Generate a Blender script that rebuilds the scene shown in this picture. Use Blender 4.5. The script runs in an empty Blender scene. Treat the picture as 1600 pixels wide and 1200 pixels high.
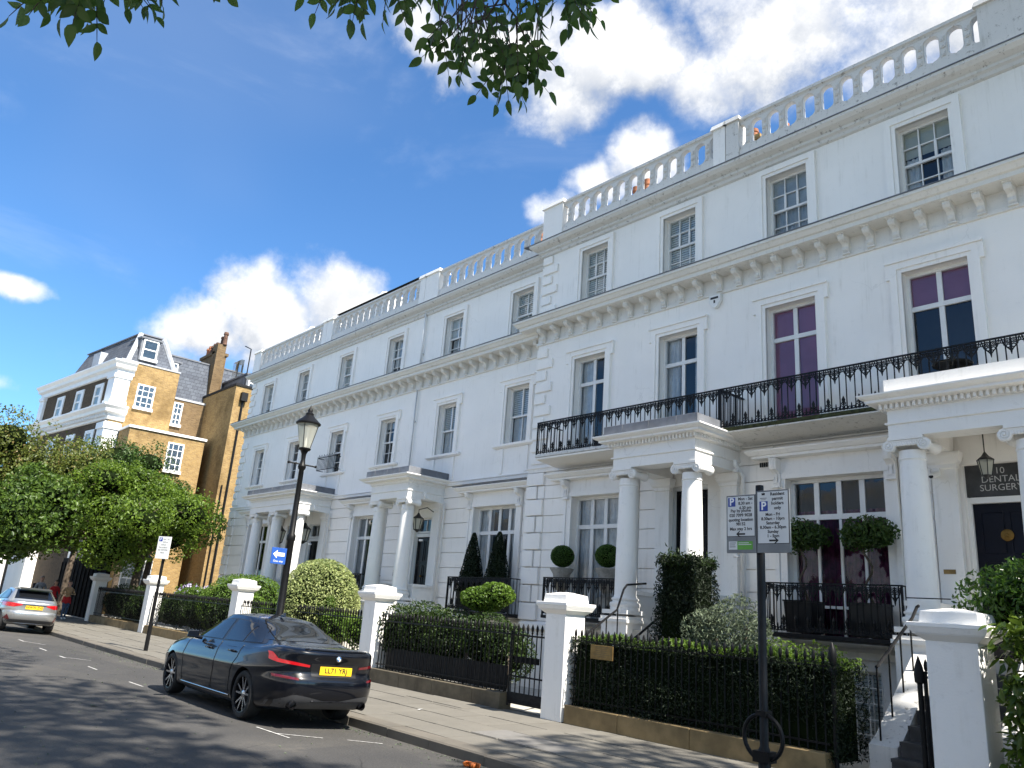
import bpy, math, random
import numpy as np
from mathutils import Vector, Matrix, noise as mnoise
from mathutils.bvhtree import BVHTree

scene = bpy.context.scene
COL = scene.collection
rad = math.radians
random.seed(7)

# ------------------------------------------------------------------ camera
CAM = (0.0, 0.0, 1.72)
cam_data = bpy.data.cameras.new("camera")
cam_data.sensor_width = 36.0
cam_data.lens = 27.18488
cam_data.clip_start = 0.05
cam_data.clip_end = 3000.0
cam = bpy.data.objects.new("camera", cam_data)
COL.objects.link(cam)
RX, RY, RZ = ((0.667168, 0.741362, 0.072589), (0.165464, -0.242503, 0.955936), (0.726298, -0.625759, -0.284459))
cam.matrix_world = Matrix(((RX[0], RY[0], RZ[0], CAM[0]),
                           (RX[1], RY[1], RZ[1], CAM[1]),
                           (RX[2], RY[2], RZ[2], CAM[2]),
                           (0, 0, 0, 1)))
scene.camera = cam

# ------------------------------------------------------------------ sky, sun, exposure
SUN_EL, SUN_AZ = 50.0, 4.0            # azimuth from +X (along the street) towards +Y (behind the houses)
SKY_STRENGTH = 0.12
SKYTINT = (0.40, 0.63, 0.82, 1)
CLOUDLO, CLOUDHI = (1.75, 1.95, 2.3, 1), (4.2, 4.2, 4.2, 1)
scene.view_settings.view_transform = 'Standard'
scene.view_settings.look = 'None'
scene.view_settings.exposure = 1.28
scene.view_settings.gamma = 1.0
scene.view_settings.use_curve_mapping = False
scene.render.engine = 'CYCLES'
scene.cycles.max_bounces = 8
scene.cycles.transparent_max_bounces = 16

sun_dir = Vector((math.cos(rad(SUN_EL)) * math.cos(rad(SUN_AZ)),
                  math.cos(rad(SUN_EL)) * math.sin(rad(SUN_AZ)), math.sin(rad(SUN_EL))))
sd = bpy.data.lights.new("sun", 'SUN')
sd.energy = 5.0
sd.angle = rad(0.53)
sd.color = (1.0, 0.94, 0.85)
sun = bpy.data.objects.new("sun", sd)
sun.rotation_euler = sun_dir.to_track_quat('Z', 'Y').to_euler()
sun.location = (40, 10, 60)
COL.objects.link(sun)


class NT:
    """small node-tree helper"""
    def __init__(s, tree):
        s.t = tree; s.n = tree.nodes; s.l = tree.links
    def add(s, typ, **kw):
        nd = s.n.new(typ)
        for k, v in kw.items():
            setattr(nd, k, v)
        return nd
    def put(s, sock, v):
        if isinstance(v, bpy.types.NodeSocket): s.l.new(v, sock)
        elif v is not None: sock.default_value = v
    def math(s, op, a, b=None, c=None, clamp=False):
        nd = s.add('ShaderNodeMath', operation=op, use_clamp=clamp)
        for i, v in enumerate((a, b, c)):
            if v is not None: s.put(nd.inputs[i], v)
        return nd.outputs[0]
    def vmath(s, op, a, b=None):
        nd = s.add('ShaderNodeVectorMath', operation=op)
        s.put(nd.inputs[0], a)
        if b is not None: s.put(nd.inputs[1], b)
        return nd.outputs['Value'] if op in ('LENGTH', 'DOT_PRODUCT') else nd.outputs[0]
    def mapr(s, v, a, b, c=0.0, d=1.0, smooth=True):
        nd = s.add('ShaderNodeMapRange', interpolation_type='SMOOTHSTEP' if smooth else 'LINEAR')
        s.put(nd.inputs[0], v)
        for i, x in enumerate((a, b, c, d)): s.put(nd.inputs[i + 1], x)
        return nd.outputs[0]
    def noise(s, vec, scale, detail=4.0, rough=0.55, dist=0.0):
        nd = s.add('ShaderNodeTexNoise')
        s.put(nd.inputs['Vector'], vec)
        nd.inputs['Scale'].default_value = scale; nd.inputs['Detail'].default_value = detail
        nd.inputs['Roughness'].default_value = rough; nd.inputs['Distortion'].default_value = dist
        return nd.outputs[0]
    def mix(s, f, a, b, mode='MIX'):
        nd = s.add('ShaderNodeMix', data_type='RGBA', blend_type=mode)
        s.put(nd.inputs[0], f)
        for sock, v in ((nd.inputs[6], a), (nd.inputs[7], b)):
            if isinstance(v, tuple) and len(v) == 3: v = v + (1.0,)
            s.put(sock, v)
        return nd.outputs[2]
    def mapping(s, vec, scale=(1, 1, 1), rot=(0, 0, 0), loc=(0, 0, 0)):
        nd = s.add('ShaderNodeMapping')
        s.put(nd.inputs[0], vec)
        nd.inputs['Scale'].default_value = scale; nd.inputs['Rotation'].default_value = rot
        nd.inputs['Location'].default_value = loc
        return nd.outputs[0]


world = bpy.data.worlds.new("World")
scene.world = world
world.use_nodes = True
W = NT(world.node_tree)
W.n.clear()
wout = W.add('ShaderNodeOutputWorld')
wbg = W.add('ShaderNodeBackground')
W.l.new(wbg.outputs[0], wout.inputs[0])
wbg.inputs['Strength'].default_value = SKY_STRENGTH
sky = W.add('ShaderNodeTexSky', sky_type='NISHITA')
sky.sun_disc = False
sky.sun_elevation = rad(SUN_EL)
sky.sun_rotation = rad(90 - SUN_AZ)
sky.altitude = 20
sky.air_density = 1.0; sky.dust_density = 0.6; sky.ozone_density = 2.2
wtc = W.add('ShaderNodeTexCoord')
D = wtc.outputs['Generated']
# cumulus: each (direction, horizontal radius, vertical radius, density)
CUM = [((-.900, .29, .288), .085, .050, 1.0), ((-.865, .355, .325), .080, .062, 1.05), ((-.825, .435, .350), .085, .070, 1.1),
       ((-.790, .480, .335), .070, .055, 1.05), ((-.85, .41, .29), .12, .06, 1.0), ((-.93, .26, .255), .06, .030, .8),
       ((-.575, .615, .520), .055, .048, 1.1), ((-.53, .645, .545), .065, .045, 1.1), ((-.615, .60, .475), .055, .05, .95),
       ((-.655, .395, .645), .065, .040, .86), ((-.60, .475, .640), .12, .055, .92), ((-.575, .545, .600), .085, .045, .92), ((-.52, .58, .635), .14, .05, .92),
       ((-.43, .645, .615), .10, .050, .95), ((-.36, .69, .635), .13, .070, .92), ((-.25, .74, .63), .14, .085, .92), ((-.36, .62, .70), .16, .05, .72),
       ((-.952, .088, .290), .035, .018, .85), ((-.972, .10, .195), .06, .022, .72), ((-.98, .02, .24), .05, .03, .7)]
rr = random.Random(5)
for k in range(38):                      # the same kind of cloud outside the view, cover raised for fill light
    a = rr.uniform(rad(-158), rad(50)); e = rr.uniform(rad(9), rad(65))
    CUM.append(((math.cos(e) * math.cos(a), math.cos(e) * math.sin(a), math.sin(e)), rr.uniform(.14, .34), rr.uniform(.05, .12), rr.uniform(.75, 1.1)))
dens = None
n1 = W.noise(D, 6.5, 10.0, 0.64)
n1b = W.noise(W.vmath('ADD', D, (0.018, -0.006, 0.028)), 6.5, 10.0, 0.64)
warp = W.add('ShaderNodeTexNoise'); W.put(warp.inputs['Vector'], D); warp.inputs['Scale'].default_value = 11.0; warp.inputs['Detail'].default_value = 3.0
wv = W.vmath('SCALE', W.vmath('SUBTRACT', warp.outputs['Color'], (.5, .5, .5)))
wv.node.inputs['Scale'].default_value = 0.085
DW = W.vmath('ADD', D, wv)
for c, rh, rv, am in CUM:
    q = W.vmath('MULTIPLY', W.vmath('SUBTRACT', DW, c), (1 / rh, 1 / rh, 1 / rv))
    b = W.mapr(W.vmath('LENGTH', q), 0.0, 1.7, am, 0.0)
    dens = b if dens is None else W.math('MAXIMUM', dens, b)
dens_up = None                           # the same field sampled a little higher: tops light, undersides grey
DU = W.vmath('ADD', DW, (0, 0, 0.028))
for c, rh, rv, am in CUM[:22]:
    q = W.vmath('MULTIPLY', W.vmath('SUBTRACT', DU, c), (1 / rh, 1 / rh, 1 / rv))
    b = W.mapr(W.vmath('LENGTH', q), 0.0, 1.7, am, 0.0)
    dens_up = b if dens_up is None else W.math('MAXIMUM', dens_up, b)
cov = W.math('ADD', dens, W.math('MULTIPLY', W.math('SUBTRACT', n1, 0.5), 1.5))
covb = W.math('ADD', dens, W.math('MULTIPLY', W.math('SUBTRACT', n1b, 0.5), 1.5))
mask = W.mapr(cov, 0.34, 0.86)
# thin veils and streaks of high cloud
st = W.noise(W.mapping(D, (1.6, 1.6, 4.0), (0.5, 0.3, 0.2)), 2.2, 7.0, 0.58, 0.5)
cir = W.math('MULTIPLY', W.mapr(st, 0.52, 0.88), 0.24)
veil = W.math('MULTIPLY', W.mapr(W.noise(W.mapping(D, (1, 1, 1.6), (0, 0, .4)), 1.3, 3.0, 0.5), 0.45, 0.72), 0.07)
thin = W.math('ADD', cir, veil)
side = W.mapr(W.math('SUBTRACT', n1, n1b), -0.11, 0.11)
grad = W.math('MULTIPLY', W.math('SUBTRACT', dens, dens_up), 1.15)
lit = W.math('ADD', grad, W.math('ADD', 0.36, W.math('MULTIPLY', side, 0.55)), clamp=True)
ccol = W.mix(lit, CLOUDLO, CLOUDHI)
skyc = W.mix(1.0, sky.outputs[0], SKYTINT, 'MULTIPLY')
skyc = W.mix(thin, skyc, (4.0, 4.25, 4.6, 1))
W.l.new(W.mix(mask, skyc, ccol), wbg.inputs['Color'])

# ------------------------------------------------------------------ materials
MATS = {}


def new_mat(name):
    m = bpy.data.materials.new(name)
    m.use_nodes = True
    N = NT(m.node_tree)
    N.n.clear()
    out = N.add('ShaderNodeOutputMaterial')
    p = N.add('ShaderNodeBsdfPrincipled')
    N.l.new(p.outputs[0], out.inputs[0])
    tc = N.add('ShaderNodeTexCoord')
    MATS[name] = m
    return m, N, p, tc.outputs['Object'], out


def bump(N, p, h, dist, strength=1.0):
    b = N.add('ShaderNodeBump')
    b.inputs['Distance'].default_value = dist; b.inputs['Strength'].default_value = strength
    N.put(b.inputs['Height'], h)
    N.l.new(b.outputs[0], p.inputs['Normal'])


def mat(name, col, rough=0.6, var=0.12, scale=4.0, bumpd=0.0, bscale=60.0, metal=0.0, spec=0.5, coat=0.0, col2=None):
    m, N, p, co, out = new_mat(name)
    c2 = col2 or tuple(max(0.0, c * (1 - 2 * var)) for c in col)
    n = N.noise(co, scale, 6.0, 0.6)
    N.put(p.inputs['Base Color'], N.mix(N.mapr(n, 0.3, 0.7), c2, col))
    N.put(p.inputs['Roughness'], N.mapr(n, 0.2, 0.8, min(1, rough * 1.12), rough * 0.88))
    p.inputs['Metallic'].default_value = metal
    p.inputs['Specular IOR Level'].default_value = spec
    if coat:
        p.inputs['Coat Weight'].default_value = coat; p.inputs['Coat Roughness'].default_value = 0.03
    if bumpd: bump(N, p, N.noise(co, bscale, 3.0, 0.6), bumpd)
    return m


def stucco(name, col, dirt, grime, amount, speck=0.0):
    """painted render: faint patches, vertical rain streaks, optional peeled specks"""
    m, N, p, co, out = new_mat(name)
    big = N.noise(co, 0.7, 4.0, 0.6)
    c = N.mix(N.mapr(big, 0.35, 0.7), col, tuple(x * 0.955 for x in col))
    streak = N.noise(N.mapping(co, (7.0, 7.0, 0.35)), 1.6, 5.0, 0.65)
    mid = N.noise(co, 2.3, 5.0, 0.6)
    f = N.math('MULTIPLY', N.mapr(streak, 0.5, 0.78), N.mapr(mid, 0.38, 0.72))
    c = N.mix(N.math('MULTIPLY', f, amount), c, dirt)
    if speck:
        sp = N.noise(co, 9.0, 8.0, 0.72)
        c = N.mix(N.math('MULTIPLY', N.mapr(sp, 0.57, 0.66), speck), c, grime)
        sp2 = N.noise(co, 34.0, 5.0, 0.7)
        c = N.mix(N.math('MULTIPLY', N.mapr(sp2, 0.60, 0.72), speck * 0.8), c, grime)
    cv = N.add('ShaderNodeTexVoronoi', feature='DISTANCE_TO_EDGE')
    wn = N.add('ShaderNodeTexNoise'); N.put(wn.inputs['Vector'], co); wn.inputs['Scale'].default_value = 2.5; wn.inputs['Detail'].default_value = 5.0
    N.put(cv.inputs['Vector'], N.vmath('ADD', co, N.vmath('MULTIPLY', wn.outputs['Color'], (.5, .5, .5)))); cv.inputs['Scale'].default_value = 0.55
    ck = N.math('MULTIPLY', N.mapr(cv.outputs[0], 0.0, 0.006, 1, 0), N.mapr(N.noise(co, 0.5, 2.0, 0.5), 0.53, 0.62, 0, .22))
    c = N.mix(ck, c, grime)
    N.put(p.inputs['Base Color'], c)
    p.inputs['Roughness'].default_value = 0.55
    p.inputs['Specular IOR Level'].default_value = 0.3
    bump(N, p, N.math('ADD', N.noise(co, 40.0, 4.0, 0.6), N.math('MULTIPLY', big, 3.0)), 0.004, 0.6)
    return m


stucco('stucco', (.885, .86, .815), (.56, .54, .48), (.44, .43, .39), 0.6, 0.08)
stucco('stucco_trim', (.86, .845, .81), (.50, .48, .42), (.35, .34, .30), 0.5, 0.12)
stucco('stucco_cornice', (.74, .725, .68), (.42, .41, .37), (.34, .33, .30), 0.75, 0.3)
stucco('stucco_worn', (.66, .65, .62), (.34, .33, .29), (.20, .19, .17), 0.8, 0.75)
stucco('stucco_far', (.73, .745, .75), (.50, .50, .47), (.3, .3, .28), 0.3)
stucco('stucco_grey', (.52, .535, .54), (.38, .38, .36), (.3, .3, .28), 0.3)
mat('white_paint', (.80, .80, .78), 0.35, 0.03, 3.0)
mat('window_paint', (.76, .76, .74), 0.35, 0.04, 6.0)
mat('iron', (.007, .007, .0075), 0.45, 0.2, 8.0, 0.001, 120.0, spec=0.22)
mat('iron_worn', (.012, .012, .013), 0.55, 0.3, 14.0, 0.0015, 90.0, spec=0.25)
mat('lead', (.16, .17, .19), 0.5, 0.18, 3.0, 0.002, 25.0)
mat('lead_pale', (.42, .44, .47), 0.5, 0.12, 3.0, 0.002, 25.0)
mat('black_gloss', (.006, .006, .008), 0.3, 0.1, 2.0, spec=0.25)
mat('blue_door', (.003, .004, .011), 0.4, 0.15, 3.0, spec=0.2)
mat('brass', (.22, .13, .035), 0.5, 0.2, 12.0, metal=0.9)
mat('bronze_plate', (.30, .19, .06), 0.45, 0.2, 9.0, metal=0.35)
mat('terracotta', (.42, .16, .07), 0.8, 0.2, 6.0, 0.003, 40.0)
mat('terracotta_dark', (.13, .065, .04), 0.85, 0.3, 7.0, 0.003, 40.0)
mat('york_stone', (.27, .19, .085), 0.8, 0.2, 2.5, 0.004, 45.0)
mat('stone_dark', (.15, .122, .078), 0.85, 0.25, 2.0, 0.004, 45.0)
mat('pale_stone', (.50, .48, .43), 0.75, 0.12, 3.0, 0.003, 40.0)
mat('step_dark', (.045, .047, .05), 0.5, 0.25, 4.0, 0.002, 60.0)
mat('room_dark', (.03, .028, .027), 0.9, 0.1, 1.0)  # near-black, so the rooms behind the glass read as unlit
mat('curtain_white', (.82, .82, .82), 0.9, 0.10, 5.0)
mat('curtain_grey', (.58, .59, .60), 0.9, 0.10, 5.0)
mat('blind_purple', (.42, .165, .28), 0.75, 0.10, 1.0)
mat('curtain_purple', (.16, .018, .085), 0.85, 0.30, 6.0)
mat('blind_slat', (.80, .80, .78), 0.5, 0.05, 3.0)
mat('blind_cream', (.60, .58, .48), 0.8, 0.05, 3.0)
mat('soil', (.05, .035, .022), 0.95, 0.3, 8.0, 0.01, 30.0)
mat('planter_black', (.010, .010, .011), 0.4, 0.2, 5.0)
mat('urn_stone', (.38, .365, .33), 0.85, 0.2, 7.0, 0.004, 50.0)
mat('rubber', (.014, .014, .014), 0.75, 0.15, 9.0)
mat('alloy_dark', (.045, .045, .05), 0.28, 0.1, 4.0, metal=0.9)
mat('alloy_bright', (.62, .63, .65), 0.22, 0.05, 4.0, metal=1.0)
mat('chrome', (.75, .76, .78), 0.12, 0.03, 4.0, metal=1.0)
mat('car_trim', (.012, .012, .013), 0.35, 0.1, 4.0)
mat('car_grey', (.055, .056, .06), 0.45, 0.1, 4.0)
mat('plate_yellow', (.80, .50, .015), 0.35, 0.03, 4.0)
mat('ink', (.01, .01, .01), 0.5, 0.0, 4.0)
mat('ink_white', (.82, .82, .82), 0.5, 0.0, 4.0)
mat('sign_white', (.66, .67, .66), 0.45, 0.04, 6.0)
mat('sign_grey', (.19, .20, .205), 0.5, 0.06, 6.0)
mat('sign_blue', (.018, .05, .30), 0.4, 0.05, 6.0)
mat('sign_oneway', (.018, .085, .36), 0.4, 0.08, 6.0)
mat('sign_green', (.12, .36, .045), 0.45, 0.05, 6.0)
mat('emblem_blue', (.05, .20, .60), 0.3, 0.0, 4.0)
mat('bark', (.10, .075, .052), 0.9, 0.3, 9.0, 0.012, 22.0)
mat('twig', (.055, .042, .030), 0.9, 0.3, 20.0, 0.003, 60.0)
mat('road_line', (.62, .61, .58), 0.7, 0.12, 14.0, col2=(.25, .245, .235))
mat('red_cloth', (.55, .018, .022), 0.85, 0.15, 9.0, 0.003, 60.0)
mat('tan_cloth', (.50, .32, .17), 0.85, 0.12, 9.0, 0.003, 60.0)
mat('grey_cloth', (.33, .34, .36), 0.85, 0.12, 9.0, 0.003, 60.0)
mat('denim', (.075, .12, .20), 0.9, 0.2, 14.0, 0.003, 90.0)
mat('dark_cloth', (.03, .032, .045), 0.9, 0.2, 9.0)
mat('skin', (.52, .30, .21), 0.55, 0.08, 9.0)
mat('hair_brown', (.10, .055, .03), 0.6, 0.2, 30.0)
mat('hair_grey', (.20, .17, .15), 0.6, 0.2, 30.0)
mat('shoe_white', (.70, .70, .68), 0.6, 0.05, 9.0)
mat('orange_peel', (.70, .19, .04), 0.5, 0.2, 30.0)
mat('flower', (.45, .40, .62), 0.7, 0.2, 30.0)
mat('lantern_frame', (.015, .015, .015), 0.45, 0.1, 5.0)
mat('number_black', (.012, .012, .012), 0.5, 0.0, 4.0)
mat('letter_silver', (.50, .50, .48), 0.4, 0.05, 8.0)
mat('shade_black', (.004, .004, .004), 0.9, 0.1, 3.0, spec=0.1)  # deep shade under the trees put into the doorway's colour
mat('moss', (.055, .065, .018), 0.95, 0.35, 14.0, 0.008, 40.0)


def glossy_glass(name, tint, trans=0.7, rough=0.0):
    m, N, p, co, out = new_mat(name)
    g = N.add('ShaderNodeBsdfGlossy'); g.inputs['Roughness'].default_value = rough
    g.inputs['Color'].default_value = (.95, .97, 1, 1)
    bb = N.add('ShaderNodeBump'); bb.inputs['Distance'].default_value = .004; bb.inputs['Strength'].default_value = .5; N.put(bb.inputs['Height'], N.noise(co, 2.6, 2.0, 0.5)); N.l.new(bb.outputs[0], g.inputs['Normal'])
    t = N.add('ShaderNodeBsdfTransparent'); t.inputs['Color'].default_value = tint + (1,)
    fr = N.add('ShaderNodeFresnel'); fr.inputs['IOR'].default_value = 1.62
    mx = N.add('ShaderNodeMixShader')
    N.l.new(fr.outputs[0], mx.inputs[0]); N.l.new(t.outputs[0], mx.inputs[1]); N.l.new(g.outputs[0], mx.inputs[2])
    N.l.new(mx.outputs[0], out.inputs[0])
    return m


glossy_glass('glass', (.86, .90, .90))
m, N, p, co, out = new_mat('glass_lamp')
p.inputs['Base Color'].default_value = (.80, .78, .66, 1); p.inputs['Roughness'].default_value = 0.25
t_ = N.add('ShaderNodeBsdfTranslucent'); t_.inputs['Color'].default_value = (.9, .88, .76, 1)
tr_ = N.add('ShaderNodeBsdfTransparent'); tr_.inputs['Color'].default_value = (.95, .95, .9, 1)
m1 = N.add('ShaderNodeMixShader'); m1.inputs[0].default_value = 0.55; m2_ = N.add('ShaderNodeMixShader'); m2_.inputs[0].default_value = 0.45
N.l.new(p.outputs[0], m1.inputs[1]); N.l.new(t_.outputs[0], m1.inputs[2]); N.l.new(m1.outputs[0], m2_.inputs[1]); N.l.new(tr_.outputs[0], m2_.inputs[2]); N.l.new(m2_.outputs[0], out.inputs[0])
glossy_glass('glass_car', (.16, .18, .19))
m, N, p, co, out = new_mat('glass_dark')
p.inputs['Base Color'].default_value = (.006, .007, .009, 1); p.inputs['Roughness'].default_value = 0.02
p.inputs['Specular IOR Level'].default_value = 0.75
m, N, p, co, out = new_mat('car_navy')
p.inputs['Base Color'].default_value = (.002, .0028, .0055, 1); p.inputs['Roughness'].default_value = 0.30
p.inputs['Specular IOR Level'].default_value = 0.15
p.inputs['Coat Weight'].default_value = 1.0; p.inputs['Coat Roughness'].default_value = 0.012; p.inputs['Coat IOR'].default_value = 1.5
bump(N, p, N.noise(co, 3.0, 2.0, 0.5), 0.0012)
m, N, p, co, out = new_mat('car_silver')
p.inputs['Base Color'].default_value = (.40, .41, .41, 1); p.inputs['Roughness'].default_value = 0.3
p.inputs['Metallic'].default_value = 0.75
p.inputs['Coat Weight'].default_value = 1.0; p.inputs['Coat Roughness'].default_value = 0.02
bump(N, p, N.noise(co, 3.0, 2.0, 0.5), 0.0012)
m, N, p, co, out = new_mat('tail_red')
p.inputs['Base Color'].default_value = (.42, .006, .010, 1); p.inputs['Roughness'].default_value = 0.12
p.inputs['Coat Weight'].default_value = 1.0
m, N, p, co, out = new_mat('tail_dark')
p.inputs['Base Color'].default_value = (.10, .003, .006, 1); p.inputs['Roughness'].default_value = 0.12
p.inputs['Coat Weight'].default_value = 1.0


def brick_mat(name, c1, c2, mort, bw=0.225, bh=0.075, soot=0.4, msize=0.012):
    m, N, p, co, out = new_mat(name)
    sx = N.add('ShaderNodeSeparateXYZ'); N.l.new(co, sx.inputs[0])
    cx = N.add('ShaderNodeCombineXYZ')
    N.put(cx.inputs[0], N.math('ADD', sx.outputs[0], sx.outputs[1])); N.put(cx.inputs[1], sx.outputs[2])
    b = N.add('ShaderNodeTexBrick')
    N.l.new(cx.outputs[0], b.inputs['Vector'])
    b.inputs['Scale'].default_value = 1.0
    b.inputs['Brick Width'].default_value = bw; b.inputs['Row Height'].default_value = bh
    b.inputs['Mortar Size'].default_value = msize; b.inputs['Bias'].default_value = 0.0
    b.inputs['Color1'].default_value = c1 + (1,); b.inputs['Color2'].default_value = c2 + (1,)
    b.inputs['Mortar'].default_value = mort + (1,)
    n = N.noise(co, 0.55, 6.0, 0.65)
    n2 = N.noise(co, 5.0, 4.0, 0.65)
    c = N.mix(N.math('MULTIPLY', N.mapr(n, 0.45, 0.72), soot), b.outputs[0], tuple(x * 0.35 for x in c2))
    c = N.mix(N.mapr(n2, 0.4, 0.75, 0, 0.4), c, tuple(x * 0.6 for x in c2))
    N.put(p.inputs['Base Color'], c)
    p.inputs['Roughness'].default_value = 0.9; p.inputs['Specular IOR Level'].default_value = 0.2
    bump(N, p, b.outputs['Fac'], -0.008)
    return m


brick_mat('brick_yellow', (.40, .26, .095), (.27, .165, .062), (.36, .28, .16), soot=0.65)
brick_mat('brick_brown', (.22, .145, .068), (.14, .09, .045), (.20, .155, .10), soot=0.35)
brick_mat('brick_shaded', (.115, .085, .055), (.07, .055, .04), (.10, .08, .06), soot=0.4)  # dark copy of the yellow brick: shade painted into the street front
brick_mat('slate', (.125, .14, .165), (.09, .10, .122), (.035, .04, .05), 0.36, 0.24, 0.25, 0.008)

# asphalt
m, N, p, co, out = new_mat('asphalt')
a = N.noise(co, 0.45, 6.0, 0.62); g = N.noise(co, 55.0, 4.0, 0.8); v = N.add('ShaderNodeTexVoronoi')
N.put(v.inputs['Vector'], co); v.inputs['Scale'].default_value = 26.0
c = N.mix(N.mapr(a, 0.3, 0.72), (.056, .0535, .050), (.088, .0825, .074))
c = N.mix(N.mapr(g, 0.40, 0.72, 0, 0.75), c, (.030, .030, .030))
c = N.mix(N.math('MULTIPLY', N.mapr(v.outputs[0], 0.0, 0.16, 1.0, 0.0), 0.7), c, (.26, .24, .21))
tr = N.noise(N.mapping(co, (0.12, 1.3, 1.0)), 2.0, 5.0, 0.6)
c = N.mix(N.mapr(tr, 0.52, 0.75, 0, 0.35), c, (.045, .045, .046))
pv = N.add('ShaderNodeTexVoronoi', feature='F1'); N.put(pv.inputs['Vector'], N.mapping(co, (0.16, 0.42, 1))); pv.inputs['Scale'].default_value = 1.0
pc = N.add('ShaderNodeSeparateColor'); N.l.new(pv.outputs['Color'], pc.inputs[0])
c = N.mix(N.mapr(pc.outputs[0], 0.70, 0.74, 0, 0.34), c, (.038, .038, .040))
c = N.mix(N.mapr(N.noise(co, 0.9, 7.0, 0.7), 0.60, 0.72, 0, 0.45), c, (.115, .105, .088))
crk = N.add('ShaderNodeTexVoronoi', feature='DISTANCE_TO_EDGE'); N.put(crk.inputs['Vector'], N.vmath('ADD', co, N.vmath('MULTIPLY', N.add('ShaderNodeTexNoise').outputs['Color'], (.3, .3, 0)))); crk.inputs['Scale'].default_value = 0.55
c = N.mix(N.math('MULTIPLY', N.mapr(crk.outputs[0], 0.0, 0.008, 1, 0), N.mapr(N.noise(co, 0.35, 2.0, 0.5), 0.48, 0.56, 0, .8)), c, (.018, .018, .018))
N.put(p.inputs['Base Color'], c); p.inputs['Roughness'].default_value = 0.82
p.inputs['Specular IOR Level'].default_value = 0.35
bump(N, p, N.math('ADD', g, v.outputs[0]), 0.006)
# paving
def slab_mat(name, ca, cb):
    m, N, p, co, out = new_mat(name)
    oi = N.add('ShaderNodeObjectInfo')
    a = N.noise(co, 1.1, 6.0, 0.65); g = N.noise(co, 80.0, 3.0, 0.7); b2 = N.noise(co, 6.0, 6.0, 0.7)
    c = N.mix(N.mapr(a, 0.3, 0.7), ca, cb)
    c = N.mix(N.math('MULTIPLY', oi.outputs['Random'], 0.45), c, tuple(x * 0.68 for x in ca))
    c = N.mix(N.mapr(b2, 0.5, 0.8, 0, 0.5), c, tuple(x * 0.55 for x in ca))
    c = N.mix(N.mapr(g, 0.5, 0.8, 0, 0.3), c, tuple(x * 0.5 for x in ca))
    N.put(p.inputs['Base Color'], c); p.inputs['Roughness'].default_value = 0.8
    p.inputs['Specular IOR Level'].default_value = 0.3
    bump(N, p, N.math('ADD', g, b2), 0.003)
slab_mat('paving', (.180, .168, .143), (.150, .140, .119))
slab_mat('granite', (.17, .152, .125), (.115, .105, .088))
slab_mat('iron_cover', (.20, .19, .175), (.15, .145, .135))
mat('joint', (.055, .05, .042), 0.95, 0.3, 9.0)


def leaf_mat(name, dark, light, trans=0.28, rough=0.45, third=None):
    m, N, p, co, out = new_mat(name)
    at = N.add('ShaderNodeAttribute', attribute_name='tint')
    big = N.noise(co, 0.9, 3.0, 0.5)
    f = N.math('ADD', N.math('MULTIPLY', at.outputs['Fac'], 0.75), N.math('MULTIPLY', N.math('SUBTRACT', big, 0.35), 0.9), clamp=True)
    c = N.mix(f, dark, light)
    if third:
        c = N.mix(N.mapr(at.outputs['Fac'], third[0], third[0] + 0.02), c, third[1])
    N.put(p.inputs['Base Color'], c)
    p.inputs['Roughness'].default_value = rough
    p.inputs['Specular IOR Level'].default_value = 0.35
    t = N.add('ShaderNodeBsdfTranslucent')
    N.put(t.inputs['Color'], N.mix(0.5, c, tuple(min(1, x * 2.0) for x in light)))
    mx = N.add('ShaderNodeMixShader'); mx.inputs[0].default_value = trans
    N.l.new(p.outputs[0], mx.inputs[1]); N.l.new(t.outputs[0], mx.inputs[2])
    N.l.new(mx.outputs[0], out.inputs[0])
    return m


leaf_mat('leaf_lime', (.032, .066, .011), (.145, .225, .022), 0.38)
leaf_mat('leaf_mid', (.026, .056, .012), (.10, .165, .022), 0.34)
leaf_mat('leaf_dark', (.018, .042, .011), (.062, .115, .018), 0.28)
leaf_mat('leaf_mottled', (.040, .062, .013), (.145, .170, .030), 0.32, third=(0.90, (.20, .15, .05)))
leaf_mat('leaf_yew', (.005, .011, .004), (.014, .028, .008), 0.10, 0.65)
mat('inner_shade', (.010, .016, .006), 1.0, 0.2, 3.0, spec=0.0)  # near-black, the shade inside foliage put into colour
leaf_mat('leaf_hedge', (.012, .026, .008), (.045, .080, .014), 0.2)
leaf_mat('leaf_olive', (.060, .085, .050), (.150, .185, .115), 0.2, 0.6)
leaf_mat('leaf_variegated', (.10, .15, .035), (.44, .48, .20), 0.25)
leaf_mat('leaf_box', (.022, .062, .008), (.070, .150, .016), 0.25)
leaf_mat('leaf_bright', (.045, .095, .012), (.130, .215, .025), 0.35)
leaf_mat('leaf_laurel', (.020, .055, .010), (.075, .150, .018), 0.28, 0.3)
leaf_mat('leaf_spotted', (.030, .065, .012), (.110, .165, .020), 0.25, 0.3)
leaf_mat('leaf_ash', (.022, .050, .010), (.065, .115, .020), 0.5, 0.4)
# ------------------------------------------------------------------ object helpers
WL = {}          # world location of every object made here
WM = {}          # and its full matrix


def reg(o, loc=(0, 0, 0)):
    WL[o.name] = Vector(loc)
    COL.objects.link(o)
    return o


def thing(name, label, cat, loc=(0, 0, 0), group=None, kind=None):
    o = bpy.data.objects.new(name, None)
    o.empty_display_size = 0.2
    o.location = loc
    reg(o, loc)
    WM[o.name] = Matrix.Translation(loc)
    return tag(o, label, cat, group, kind)


def tag(o, label=None, cat=None, group=None, kind=None):
    if label: o['label'] = label
    if cat: o['category'] = cat
    if group: o['group'] = group
    if kind: o['kind'] = kind
    return o


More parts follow.
